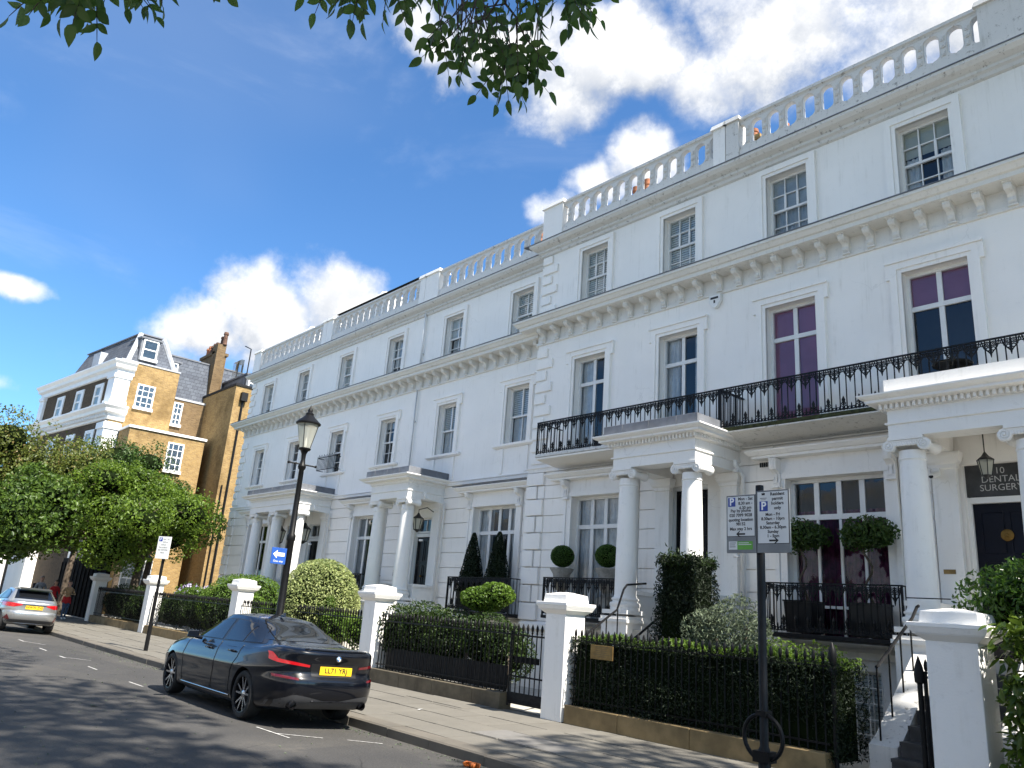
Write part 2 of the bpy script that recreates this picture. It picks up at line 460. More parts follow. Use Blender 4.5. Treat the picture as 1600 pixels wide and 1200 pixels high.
def inst(name, mesh, loc=(0, 0, 0), parent=None, rot=None, scale=None, kind=None):
    o = bpy.data.objects.new(name, mesh)
    o.location = loc
    if rot: o.rotation_euler = rot
    if scale: o.scale = scale
    reg(o, loc)
    WM[o.name] = o.matrix_basis.copy()
    if parent is not None:
        o.parent = parent
        o.matrix_parent_inverse = WM[parent.name].inverted()
    if kind: o['kind'] = kind
    return o


class MB:
    def __init__(s):
        s.v = []; s.f = []; s.mi = []; s.m = 0
    def face(s, ids):
        s.f.append(tuple(ids)); s.mi.append(s.m)
    def quad(s, *p):
        n = len(s.v); s.v += [tuple(q) for q in p]; s.face(range(n, n + len(p)))
    def box(s, x0, x1, y0, y1, z0, z1):
        n = len(s.v)
        s.v += [(x0, y0, z0), (x1, y0, z0), (x1, y1, z0), (x0, y1, z0), (x0, y0, z1), (x1, y0, z1), (x1, y1, z1), (x0, y1, z1)]
        for q in ((3, 2, 1, 0), (4, 5, 6, 7), (0, 1, 5, 4), (1, 2, 6, 5), (2, 3, 7, 6), (3, 0, 4, 7)):
            s.face(n + i for i in q)
        return s
    def cbox(s, x, y, z, sx, sy, sz):
        return s.box(x - sx / 2, x + sx / 2, y - sy / 2, y + sy / 2, z, z + sz)
    def frustum(s, x0, x1, y0, y1, z0, z1, ix, iy=None):
        iy = ix if iy is None else iy
        n = len(s.v)
        s.v += [(x0, y0, z0), (x1, y0, z0), (x1, y1, z0), (x0, y1, z0),
                (x0 + ix, y0 + iy, z1), (x1 - ix, y0 + iy, z1), (x1 - ix, y1 - iy, z1), (x0 + ix, y1 - iy, z1)]
        for q in ((3, 2, 1, 0), (4, 5, 6, 7), (0, 1, 5, 4), (1, 2, 6, 5), (2, 3, 7, 6), (3, 0, 4, 7)):
            s.face(n + i for i in q)
        return s
    def hexa(s, pts):
        n = len(s.v); s.v += [tuple(p) for p in pts]
        for q in ((3, 2, 1, 0), (4, 5, 6, 7), (0, 1, 5, 4), (1, 2, 6, 5), (2, 3, 7, 6), (3, 0, 4, 7)):
            s.face(n + i for i in q)
        return s
    def prism(s, poly, a, b, axis='y'):
        """polygon extruded along an axis: (x,z) along y, (y,z) along x, (x,y) along z"""
        def P(p, t):
            return {'y': (p[0], t, p[1]), 'x': (t, p[0], p[1]), 'z': (p[0], p[1], t)}[axis]
        n = len(s.v); k = len(poly)
        s.v += [P(p, a) for p in poly] + [P(p, b) for p in poly]
        s.face(range(n, n + k)); s.face(reversed(range(n + k, n + 2 * k)))
        for i in range(k):
            j = (i + 1) % k
            s.face((n + j, n + i, n + k + i, n + k + j))
        return s
    def tube(s, pts, r, n=6, cap=True, closed=False):
        pts = [Vector(p) for p in pts]; k = len(pts); base = len(s.v)
        rs = r if isinstance(r, (list, tuple)) else [r] * k
        ref = None
        for i, p in enumerate(pts):
            if closed: t = pts[(i + 1) % k] - pts[i - 1]
            else: t = pts[min(i + 1, k - 1)] - pts[max(i - 1, 0)]
            if t.length < 1e-9: t = Vector((0, 0, 1))
            t.normalize()
            if ref is None:
                ref = t.cross(Vector((0.31, 0.92, 0.11)))
                if ref.length < 0.1: ref = t.cross(Vector((1, 0, 0)))
            a = (ref - t * ref.dot(t)).normalized(); b = t.cross(a); ref = a
            for q in range(n):
                w = 2 * math.pi * q / n
                s.v.append(tuple(p + (a * math.cos(w) + b * math.sin(w)) * rs[i]))
        for i in range(k if closed else k - 1):
            i2 = (i + 1) % k
            for q in range(n):
                q2 = (q + 1) % n
                s.face((base + i * n + q, base + i * n + q2, base + i2 * n + q2, base + i2 * n + q))
        if cap and not closed:
            s.face(reversed(range(base, base + n))); s.face(range(base + (k - 1) * n, base + k * n))
        return s
    def ring(s, c, r, tr, axis='y', n=10, m=5, a0=0.0, a1=2 * math.pi):
        full = abs(a1 - a0 - 2 * math.pi) < 1e-6
        pts = []
        for i in range(n if full else n + 1):
            w = a0 + (a1 - a0) * i / n
            u, v = r * math.cos(w), r * math.sin(w)
            pts.append({'y': (c[0] + u, c[1], c[2] + v), 'x': (c[0], c[1] + u, c[2] + v), 'z': (c[0] + u, c[1] + v, c[2])}[axis])
        return s.tube(pts, tr, m, closed=full)
    def lathe(s, prof, cx, cy, z0=0.0, n=16, axis='z', cap=True):
        base = len(s.v); k = len(prof)
        for r, z in prof:
            for q in range(n):
                w = 2 * math.pi * q / n
                u, v = r * math.cos(w), r * math.sin(w)
                if axis == 'z': s.v.append((cx + u, cy + v, z0 + z))
                elif axis == 'y': s.v.append((cx + u, z, z0 + v) if False else (cx + u, cy + z, z0 + v))
                else: s.v.append((cx + z, cy + u, z0 + v))
        for i in range(k - 1):
            for q in range(n):
                q2 = (q + 1) % n
                s.face((base + i * n + q, base + i * n + q2, base + (i + 1) * n + q2, base + (i + 1) * n + q))
        if cap: s.face(reversed(range(base, base + n))); s.face(range(base + (k - 1) * n, base + k * n))
        return s
    def sweep(s, path, prof):
        """moulding: profile of (outward, z) run along a path in plan, outward = right-hand side... (+X run -> -Y)"""
        k = len(path); m = len(prof); base = len(s.v)
        dirs = []
        for i in range(k - 1):
            d = Vector((path[i + 1][0] - path[i][0], path[i + 1][1] - path[i][1])).normalized()
            dirs.append(Vector((d.y, -d.x)))
        for i, p in enumerate(path):
            if i == 0: nv = dirs[0]
            elif i == k - 1: nv = dirs[-1]
            else:
                b = (dirs[i - 1] + dirs[i]); nv = b / max(1e-6, b.dot(dirs[i]))
            for o, z in prof:
                s.v.append((p[0] + nv.x * o, p[1] + nv.y * o, z))
        for i in range(k - 1):
            for j in range(m - 1):
                a = base + i * m + j
                s.face((a, a + m, a + m + 1, a + 1))
            s.face((base + i * m + m - 1, base + (i + 1) * m + m - 1, base + (i + 1) * m, base + i * m))
        s.face(range(base, base + m)); s.face(reversed(range(base + (k - 1) * m, base + k * m)))
        return s
    def sphere(s, c, r, n=10, m=7, sz=1.0):
        prof = [(max(1e-4, r * math.sin(math.pi * i / m)), -r * sz * math.cos(math.pi * i / m)) for i in range(m + 1)]
        return s.lathe(prof, c[0], c[1], c[2], n)
    def mesh(s, name, mats, smooth=False, fix=True):
        me = bpy.data.meshes.new(name)
        me.from_pydata(s.v, [], s.f)
        mats = mats if isinstance(mats, (list, tuple)) else [mats]
        for q in mats: me.materials.append(MATS[q])
        if len(mats) > 1: me.polygons.foreach_set('material_index', s.mi)
        if fix:
            import bmesh
            bm = bmesh.new(); bm.from_mesh(me)
            bmesh.ops.recalc_face_normals(bm, faces=bm.faces)
            bm.to_mesh(me); bm.free()
        if smooth:
            me.polygons.foreach_set('use_smooth', [True] * len(me.polygons))
            if smooth != 'all': me.set_sharp_from_angle(angle=rad(38))
        me.update()
        return me
    def build(s, name, mats, parent=None, smooth=False, loc=(0, 0, 0), kind=None, bevel=0.0, fix=True):
        o = inst(name, s.mesh(name, mats, smooth, fix), loc, parent, kind=kind)
        if bevel:
            b = o.modifiers.new('bevel', 'BEVEL'); b.width = bevel; b.segments = 2; b.limit_method = 'ANGLE'; b.angle_limit = rad(40)
        return o


def text_mesh(body, size, mat_name, align='CENTER', extrude=0.0, shear=0.0, offset=0.0, space=1.0, line=1.0):
    cu = bpy.data.curves.new('lettering', 'FONT')
    cu.body = body; cu.size = size; cu.align_x = align; cu.align_y = 'CENTER'; cu.extrude = extrude
    cu.resolution_u = 3; cu.offset = offset; cu.space_character = space; cu.space_line = line
    ob = bpy.data.objects.new('lettering', cu); COL.objects.link(ob)
    dg = bpy.context.evaluated_depsgraph_get()
    me = bpy.data.meshes.new_from_object(ob.evaluated_get(dg))
    bpy.data.objects.remove(ob); bpy.data.curves.remove(cu)
    me.name = 'lettering'; me.materials.clear(); me.materials.append(MATS[mat_name])
    return me


def lettering(name, body, size, mat_name, loc, parent, rot=(math.pi / 2, 0, 0), **kw):
    """flat lettering standing up and facing the street (-Y) by default"""
    return inst(name, text_mesh(body, size, mat_name, **kw), loc, parent, rot=rot)


# ------------------------------------------------------------------ the setting: ground
KERB_Y, PAVE_Z, GUT_Z = 6.90, 0.02, -0.09
WALLLINE = 10.22
mb = MB()
prof = [(-5, -0.08), (-1.2, -0.06), (0.5, -0.01), (2, 0.02), (3, 0.02), (5.2, -0.025), (6.3, -0.085), (7.6, -0.15)]
xs = [-160, -90, -60] + [x for x in range(-56, 30, 4)] + [60, 120]
for i in range(len(xs) - 1):
    for j in range(len(prof) - 1):
        mb.quad((xs[i], prof[j][0], prof[j][1]), (xs[i + 1], prof[j][0], prof[j][1]), (xs[i + 1], prof[j + 1][0], prof[j + 1][1]), (xs[i], prof[j + 1][0], prof[j + 1][1]))
mb.build('road', 'asphalt', kind='structure', fix=False)
mb = MB(); mb.quad((-900, -900, -0.4), (900, -900, -0.4), (900, 900, -0.4), (-900, 900, -0.4))
mb.build('ground', 'asphalt', kind='structure', fix=False)

# pavement: every slab lies on its own above a dark bed
pave = MB(); pave.box(-130, 30, KERB_Y + 0.05, WALLLINE + 0.3, -0.2, PAVE_Z - 0.022)
pavement = pave.build('pavement', 'joint', kind='structure')
rr = random.Random(11)
rows = [(KERB_Y + 0.33, 0.62), (KERB_Y + 0.96, 0.75), (KERB_Y + 1.72, 0.75), (KERB_Y + 2.48, WALLLINE + 0.28 - KERB_Y - 2.48)]
slabs = 0
for ri, (y0, w) in enumerate(rows):
    x = 4.0 - rr.random()
    while x > -62:
        L = rr.choice([0.62, 0.75, 0.9, 0.9, 1.05])
        a, b = x - L, x
        dz = rr.uniform(-.0035, .0035); g = 0.007
        m2 = MB()
        tl = [rr.uniform(-.002, .002) for _ in range(4)]
        z = PAVE_Z + dz
        m2.hexa([(a + g, y0 + g, z - .03), (b - g, y0 + g, z - .03), (b - g, y0 + w - g, z - .03), (a + g, y0 + w - g, z - .03),
                 (a + g, y0 + g, z + tl[0]), (b - g, y0 + g, z + tl[1]), (b - g, y0 + w - g, z + tl[2]), (a + g, y0 + w - g, z + tl[3])])
        m2.build('paving_slab', 'paving', pavement)
        slabs += 1
        x = a
for x0, x1, y0, y1, nx in ((-9.5, -7.7, KERB_Y + .97, KERB_Y + 1.70, 3), (-13.55, -11.75, WALLLINE - .72, WALLLINE + .2, 2)):
    for i in range(nx):
        a = x0 + (x1 - x0) * i / nx; b = x0 + (x1 - x0) * (i + 1) / nx
        MB().box(a + .018, b - .018, y0 + .02, y1 - .02, PAVE_Z - .03, PAVE_Z + .009).build('inspection_cover', 'iron_cover' if nx == 3 else 'paving', pavement)
# granite kerb, stone by stone
x = 6.0
while x > -75:
    L = rr.uniform(0.85, 1.35); a, b = x - L, x
    dz = rr.uniform(-.004, .004); dy = rr.uniform(-.006, .006)
    k = MB()
    z1 = PAVE_Z + dz
    k.prism([(KERB_Y + dy, -0.2), (KERB_Y + dy + .012, z1 - .02), (KERB_Y + dy + .035, z1), (KERB_Y + .32, z1), (KERB_Y + .32, -0.2)], a + .006, b - .006, 'x')
    k.build('kerb_stone', 'granite', pavement)
    x = a
# opposite pavement, where the camera stands close to
mb = MB(); mb.box(-160, 60, -4.4, -1.05, -0.3, 0.05)
mb.build('opposite_pavement', 'paving', kind='structure')
mb = MB(); mb.box(-160, 60, -26.5, -4.402, -0.3, 0.052)
mb.build('bounce_yard', 'pale_stone', kind='structure')  # unseen pale ground added to bounce sunlight onto the white fronts
# parking bay lines
for pts, w in (([(-10.86, 5.20), (-9.95, 5.24)], .05), ([(-10.31, 5.24), (-9.99, 5.75)], .05), ([(-9.86, 6.05), (-9.60, 6.45)], .05),
               ([(-16.3, 5.12), (-15.55, 5.14)], .05), ([(-21.7, 5.12), (-21.2, 5.13)], .06), ([(-21.3, 5.14), (-20.9, 5.62)], .06), ([(-27.05, 5.22), (-26.3, 5.22)], .07),
               ([(-26.4, 5.22), (-25.5, 5.6)], .07), ([(-19.2, 5.13), (-18.5, 5.13)], .05), ([(-24.0, 5.15), (-23.2, 5.15)], .06)):
    (ax, ay), (bx, by) = pts
    d = Vector((bx - ax, by - ay)).normalized(); nx, ny = -d.y * w * .33, d.x * w * .33
    l = MB()
    zz = lambda y: -.025 + (-.06 * max(0, (y - 5.2) / 1.1)) + 0.006
    n = 4
    for i in range(n):
        t0, t1 = i / n, (i + 1) / n
        p = [(ax + (bx - ax) * t, ay + (by - ay) * t) for t in (t0, t1)]
        l.quad((p[0][0] - nx, p[0][1] - ny, zz(p[0][1] - ny)), (p[1][0] - nx, p[1][1] - ny, zz(p[1][1] - ny)),
               (p[1][0] + nx, p[1][1] + ny, zz(p[1][1] + ny)), (p[0][0] + nx, p[0][1] + ny, zz(p[0][1] + ny)))
    l.build('road_marking', 'road_line', kind='structure', fix=False)

# garden ground behind the railings: open flagged yard, with the sunk area of the right-hand house left out
g = MB()
for x0, x1, y0, y1 in ((-60, -8.75, WALLLINE + .3, 14.4), (-8.75, -5.25, WALLLINE + .3, 11.5), (-5.25, 6, WALLLINE + .3, 14.4)):
    g.quad((x0, y0, PAVE_Z), (x1, y0, PAVE_Z), (x1, y1, PAVE_Z), (x0, y1, PAVE_Z))
g.quad((-8.75, 11.5, -1.3), (-5.25, 11.5, -1.3), (-5.25, 14.2, -1.3), (-8.75, 14.2, -1.3))
for p, q in (((-8.75, 11.5), (-5.25, 11.5)), ((-8.75, 11.5), (-8.75, 14.2)), ((-5.25, 11.5), (-5.25, 14.2))):
    g.quad((p[0], p[1], -1.3), (q[0], q[1], -1.3), (q[0], q[1], PAVE_Z), (p[0], p[1], PAVE_Z))
g.build('front_yard', 'pale_stone', kind='structure', fix=False)
b = MB(); b.quad((-160, WALLLINE + .3, PAVE_Z - .01), (-60, WALLLINE + .3, PAVE_Z - .01), (-60, 60, PAVE_Z - .01), (-160, 60, PAVE_Z - .01))
b.quad((-60, 14.35, PAVE_Z - .01), (-36, 14.35, PAVE_Z - .01), (-36, 60, PAVE_Z - .01), (-60, 60, PAVE_Z - .01))
b.build('garden_ground', 'soil', kind='structure', fix=False)
# ------------------------------------------------------------------ white stucco terrace
FLOOR = 1.60            # ground floor level
RR = random.Random(21)


def solid_intervals(a, b, cuts):
    out = []; cur = a
    for c0, c1 in sorted(cuts):
        if c1 <= a or c0 >= b: continue
        if c0 > cur + 1e-6: out.append((cur, c0))
        cur = max(cur, c1)
    if cur < b - 1e-6: out.append((cur, b))
    return out


def facade(mb, x0, x1, z0, z1, Y, ops, reveal):
    xs = sorted({x0, x1} | {v for o in ops for v in o[:2] if x0 < v < x1})
    for a, b in zip(xs, xs[1:]):
        c = (a + b) / 2
        for p, q in solid_intervals(z0, z1, [(o[2], o[3]) for o in ops if o[0] < c < o[1]]):
            mb.quad((a, Y, p), (b, Y, p), (b, Y, q), (a, Y, q))
    for a, b, p, q in ops:
        if p < z0 or p > z1: continue
        y1 = Y + reveal
        mb.quad((a, Y, p), (a, y1, p), (a, y1, q), (a, Y, q)); mb.quad((b, Y, p), (b, Y, q), (b, y1, q), (b, y1, p))
        mb.quad((a, Y, p), (b, Y, p), (b, y1, p), (a, y1, p)); mb.quad((a, Y, q), (a, y1, q), (b, y1, q), (b, Y, q))


def curtain_mesh(x0, x1, z0, z1, y, mat_name, folds=9, amp=.022):
    mb = MB(); n = folds * 4
    for i in range(n):
        a, b = x0 + (x1 - x0) * i / n, x0 + (x1 - x0) * (i + 1) / n
        ya, yb = y + amp * math.sin(i * math.pi / 2 + .4), y + amp * math.sin((i + 1) * math.pi / 2 + .4)
        mb.quad((a, ya, z0), (b, yb, z0), (b, yb, z1), (a, ya, z1))
    return mb


def pane(win, x0, x1, z0, z1, y, tilt=.011):
    cx, cz = (x0 + x1) / 2, (z0 + z1) / 2
    dx, dz = RR.uniform(-tilt, tilt), RR.uniform(-tilt, tilt)
    mb = MB()
    f = lambda x, z: y + (x - cx) * dx + (z - cz) * dz
    mb.quad((x0, f(x0, z0), z0), (x1, f(x1, z0), z0), (x1, f(x1, z1), z1), (x0, f(x0, z1), z1))
    mb.build('pane', 'glass', win, fix=False)


def window(house, x0, x1, z0, z1, Y, lights, dress=(), bar=.022, member=.05, label=None, paint='window_paint', low=True):
    """lights: list of rows from the top: (z_bottom, z_top, [x edges]) as fractions; every light is a pane of its own"""
    mb = MB()
    mb.box(x0, x0 + member, Y, Y + .09, z0, z1); mb.box(x1 - member, x1, Y, Y + .09, z0, z1)
    mb.box(x0 + member, x1 - member, Y, Y + .09, z1 - member, z1); mb.box(x0 + member, x1 - member, Y, Y + .09, z0, z0 + member * 1.5)
    X0, X1, Z0, Z1 = x0 + member, x1 - member, z0 + member * 1.5, z1 - member
    cells = []
    for zb, zt, cols, thick, yoff in lights:
        a, b = Z0 + (Z1 - Z0) * zb, Z0 + (Z1 - Z0) * zt
        if zb > 0: mb.box(X0, X1, Y + yoff, Y + yoff + .05, a - thick / 2, a + thick / 2)
        for i in range(len(cols) - 1):
            xa, xb = X0 + (X1 - X0) * cols[i], X0 + (X1 - X0) * cols[i + 1]
            if i > 0:
                w = bar if thick < .03 or len(cols) > 5 else thick
                mb.box(xa - w / 2, xa + w / 2, Y + yoff + .002, Y + yoff + .045, a + (thick / 2 if zb > 0 else 0), b - .001)
            cells.append((xa, xb, a, b, Y + yoff + .03))
    win = mb.build('window', paint, house)
    if label: win['label'] = label
    for c in cells: pane(win, c[0] + .004, c[1] - .004, c[2] + .004, c[3] - .004, c[4])
    for d in dress:
        kind, a, b, p, q, mt = d
        xa, xb = x0 + (x1 - x0) * a, x0 + (x1 - x0) * b; za, zb = z0 + (z1 - z0) * p, z0 + (z1 - z0) * q
        if kind == 'curtain': curtain_mesh(xa, xb, za, zb, Y + .13, mt, folds=max(3, int((xb - xa) * 9))).build('curtain', mt, win, 'all', fix=False)
        elif kind == 'roller': MB().box(xa, xb, Y + .085, Y + .09, za, zb).build('blind', mt, win)
        else:
            s = MB(); n = int((zb - za) / .062)
            for i in range(n):
                z = za + (zb - za) * (i + .5) / n
                s.hexa([(xa, Y + .088, z - .029), (xb, Y + .088, z - .029), (xb, Y + .102, z + .022), (xa, Y + .102, z + .022),
                        (xa, Y + .082, z - .024), (xb, Y + .082, z - .024), (xb, Y + .096, z + .027), (xa, Y + .096, z + .027)])
            s.build('blind', mt, win)
    return win


def cols(n): return [i / n for i in range(n + 1)]


def sash(nx, ny=(2, 2), split=.5):
    rows = []
    for k in range(ny[1]): rows.append((split * k / ny[1], split * (k + 1) / ny[1], cols(nx), .022, .05))
    for k in range(ny[0]):
        a, b = split + (1 - split) * k / ny[0], split + (1 - split) * (k + 1) / ny[0]
        rows.append((a, b, cols(nx), .05 if k == 0 else .022, .012))
    return rows


def surround(win, x0, x1, z0, z1, Y, w, ears, mt):
    s = MB()
    for (a, b, d) in ((w, w * .38, .075), (w * .38 - .002, 0.0, .045)):
        s.box(x0 - a, x0 - b, Y - d, Y + .02, z0, z1 + a); s.box(x1 + b, x1 + a, Y - d, Y + .02, z0, z1 + a)
        s.box(x0 - b, x1 + b, Y - d, Y + .02, z1 + b, z1 + a)
    if ears:
        for sx in (-1, 1):
            xa = x0 - w if sx < 0 else x1 + w
            s.box(min(xa, xa + sx * .075), max(xa, xa + sx * .075), Y - .07, Y + .02, z1 - .10, z1 + w)
        s.box(x0 - w - .075, x1 + w + .075, Y - .11, Y + .02, z1 + w + .002, z1 + w + .045)
    s.build('surround', mt, win)


CORNICE = [(0, 9.00), (.05, 9.00), (.05, 9.07), (.02, 9.09), (.02, 9.40), (.42, 9.41), (.42, 9.50), (.47, 9.51), (.53, 9.585), (.57, 9.60), (.57, 9.66), (0, 9.84)]
UPPER = [(0, 11.74), (.06, 11.76), (.08, 11.83), (.14, 11.86), (.14, 11.92), (.27, 11.97), (.34, 12.04), (.34, 12.10), (0, 12.15)]
BAND = [(0, 5.36), (.05, 5.37), (.06, 5.46), (.09, 5.47), (.09, 5.50), (0, 5.53)]
PLINTHBAND = [(0, 1.40), (.08, 1.41), (.08, 1.52), (.05, 1.57), (0, 1.60)]


def shift(prof, dz): return [(o, z + dz) for o, z in prof]


def modillion_mesh():
    mb = MB()
    pr = [(0, 0), (.07, .01), (.10, .05), (.09, .12), (.13, .17), (.26, .20), (.30, .25), (.29, .31), (0, .31)]
    mb.prism([(-o, z) for o, z in pr], -.062, .062, 'x')
    mb.prism([(-o - .014, z + .002) for o, z in pr[1:-1]] + [(-.1, .305), (-.05, .1)], -.022, .022, 'x')
    mb.box(-.075, .075, -.33, 0, .312, .335)
    mb.box(-.075, .075, -.085, 0, -.035, -.002)
    return mb.mesh('modillion', 'stucco_cornice')


def baluster_mesh(p):
    """pierced parapet unit: a shaped upright between two stadium-shaped openings, with raised rims and a boss"""
    mb = MB(); h = p / 2; z0, z1 = 12.40, 13.12; Hh = z1 - z0
    ow = p * .63 / 2                               # half width of an opening
    za, zb = z0 + .10 + ow, z1 - .03 - ow
    def arc(side, top):
        pts = []
        for i in range(7):
            w = math.pi / 2 * i / 6
            if top: pts.append((side * (h - ow * math.cos(w)), zb + ow * math.sin(w)))
            else: pts.append((side * (h - ow * math.cos(w)), za - ow * math.sin(w)))
        return pts
    left = [(-h, z0)] + arc(-1, False)[::-1] + arc(-1, True) + [(-h, z1)]
    right = [(h, z0)] + arc(1, False)[::-1] + arc(1, True) + [(h, z1)]
    for y0, y1, ins in ((-.05, .055, 0.0), (-.072, -.05, .018)):
        L = [(x + (ins if i not in (0, len(left) - 1) else 0), z) for i, (x, z) in enumerate(left)]
        R_ = [(x - (ins if i not in (0, len(left) - 1) else 0), z) for i, (x, z) in enumerate(right)]
        n = len(L); b = len(mb.v)
        for x, z in L: mb.v += [(x, y0, z), (x, y1, z)]
        for x, z in R_: mb.v += [(x, y0, z), (x, y1, z)]
        o = 2 * n
        for i in range(n - 1):
            mb.face((b + 2 * i, b + o + 2 * i, b + o + 2 * i + 2, b + 2 * i + 2))
            mb.face((b + 2 * i + 1, b + 2 * i + 3, b + o + 2 * i + 3, b + o + 2 * i + 1))
            mb.face((b + 2 * i, b + 2 * i + 2, b + 2 * i + 3, b + 2 * i + 1))
            mb.face((b + o + 2 * i, b + o + 2 * i + 1, b + o + 2 * i + 3, b + o + 2 * i + 2))
    zc = (z0 + z1) / 2
    mb.lathe([(.048, -.102), (.052, -.085), (.052, -.072)], 0, 0, zc, 12, 'y')
    mb.lathe([(.024, -.115), (.028, -.102)], 0, 0, zc, 8, 'y')
    for s in (-1, 1):
        mb.box(-.035, .035, -.092, -.072, zc + s * .17 - .055, zc + s * .17 + .055)
        mb.box(-.02, .02, -.104, -.092, zc + s * .17 - .03, zc + s * .17 + .03)
    return mb.mesh('baluster', 'stucco_worn')


def railing_mesh(p, h=.88):
    """one repeat of the cast iron balcony front: two bars, a scrolled heart head and a spade foot"""
    mb = MB(); r = .0105
    for sx in (-1, 1):
        mb.tube([(sx * p * .28, 0, .03), (sx * p * .28, 0, h)], r * 1.1, 5)
    hd = h - .10
    for sx in (-1, 1):
        mb.ring((sx * p * .17, 0, hd + .035), .040, r, 'y', 9, 4); mb.ring((sx * p * .40, 0, hd + .04), .032, r, 'y', 8, 4)
        mb.ring((sx * p * .13, 0, hd - .055), .030, r, 'y', 8, 4)
        mb.tube([(sx * p * .44, 0, h - .01), (sx * p * .33, 0, hd - .03), (sx * p * .12, 0, hd - .10), (0, 0, hd - .15)], r * 1.2, 4)
        mb.ring((sx * p * .17, 0, hd + .035), .016, r, 'y', 6, 4)
    mb.tube([(0, 0, h - .01), (0, 0, hd - .02), (0, 0, hd - .16), (0, 0, hd - .21)], [.014, .024, .016, .004], 5)
    for sx in (-1, 1):
        x = sx * p * .5
        mb.ring((x - sx * .045, 0, .085), .032, r, 'y', 8, 4); mb.ring((x - sx * .02, 0, .16), .02, r, 'y', 7, 4)
    mb.tube([(p * .5, 0, .03), (p * .5, 0, .10), (p * .5, 0, .19), (p * .5, 0, .24), (p * .5, 0, .31)], [.02, .008, .026, .034, .003], 6)
    mb.tube([(0, 0, .03), (0, 0, .13), (0, 0, .17)], [.014, .012, .003], 5)
    mb.ring((-.035, 0, .065), .026, r, 'y', 7, 4); mb.ring((.035, 0, .065), .026, r, 'y', 7, 4)
    return mb.mesh('railing_panel', 'iron')


MOD = modillion_mesh()
RAIL_A = railing_mesh(.285)
RAIL_G = railing_mesh(.232, .84)


def balcony(house, name, x0, x1, yf, yb, zs, zr, mesh, pitch, slab_mat_, ret=True, soffit=0.0, gapless=()):
    s = MB()
    s.prism([(yf - .03, zs - .07), (yf - .03, zs), (yb, zs), (yb, zs - .10 - soffit)], x0, x1, 'x')
    bal = s.build(name, slab_mat_, house, bevel=.008)
    n = max(1, round((x1 - x0) / pitch)); p = (x1 - x0) / n
    for i in range(n):
        inst('railing_panel', mesh, (x0 + p * (i + .5), yf + .02, zs), bal, scale=(p / pitch, 1, (zr - zs) / (max(v.co.z for v in mesh.vertices) + .0)))
    h = MB()
    h.box(x0 - .015, x1 + .015, yf, yf + .04, zr, zr + .025); h.box(x0, x1, yf + .008, yf + .032, zs + .035, zs + .05)
    for x in (x0, x1): h.box(x - .016, x + .016, yf + .004, yf + .036, zs, zr)
    if ret:
        for x in (x0, x1):
            h.box(x - .013, x + .013, yf + .04, yb, zr, zr + .022)
            k = int((yb - yf) / .11)
            for i in range(1, k): h.box(x - .006, x + .006, yf + .04 + i * .11, yf + .052 + i * .11, zs, zr)
    h.build('handrail', 'iron', bal)
    return bal


def console(house, x, ztop, Y, h=.42, w=.15, mt='stucco_trim'):
    c = MB()
    pr = [(0, 0), (.05, 0), (.07, .04), (.05, .10), (.06, .22), (.13, .28), (.19, .30), (.21, .36), (.20, h - .03), (.23, h - .03), (.23, h), (0, h)]
    c.prism([(Y - o, ztop - h + z) for o, z in pr], x - w / 2, x + w / 2, 'x')
    c.prism([(Y - o - .012, ztop - h + z) for o, z in pr[2:9]] + [(Y - .02, ztop - .06)], x - w * .22, x + w * .22, 'x')
    c.box(x - w / 2 - .02, x + w / 2 + .02, Y - .10, Y, ztop - h - .05, ztop - h - .004)
    c.build('console', mt, house)


def hood(house, x0, x1, z, Y, lead=False):
    h = MB()
    h.sweep([(x0, Y), (x0, Y - .001), (x1, Y - .001), (x1, Y)], [(0, z), (.20, z + .01), (.20, z + .06), (.24, z + .07), (.31, z + .14), (.31, z + .17), (0, z + .20)])
    o = h.build('window_hood', 'stucco_trim', house)
    if lead:
        l = MB(); l.hexa([(x0 - .3, Y - .33, z + .178), (x1 + .3, Y - .33, z + .178), (x1 + .3, Y, z + .21), (x0 - .3, Y, z + .21),
                          (x0 - .3, Y - .33, z + .20), (x1 + .3, Y - .33, z + .20), (x1 + .3, Y, z + .27), (x0 - .3, Y, z + .27)])
        l.build('lead_flashing', 'lead', o)


def column_mesh(h, r=.225):
    mb = MB()
    prof = [(r * 1.32, 0), (r * 1.32, .06), (r * 1.38, .075), (r * 1.40, .11), (r * 1.36, .145), (r * 1.16, .16), (r * 1.14, .185), (r * 1.24, .20), (r * 1.25, .225), (r * 1.08, .25), (r, .30)]
    for i in range(1, 9):
        t = i / 8
        prof.append((r * (1 - .155 * t ** 1.7), .30 + (h - .30 - .26) * t))
    prof += [(r * .90, h - .25), (r * .92, h - .235), (r * .86, h - .22), (r * .86, h - .10)]
    mb.lathe(prof, 0, 0, 0, 28)
    mb.cbox(0, 0, -.08, r * 2.9, r * 2.9, .08)
    return mb.mesh('column', 'stucco_trim', smooth=True)


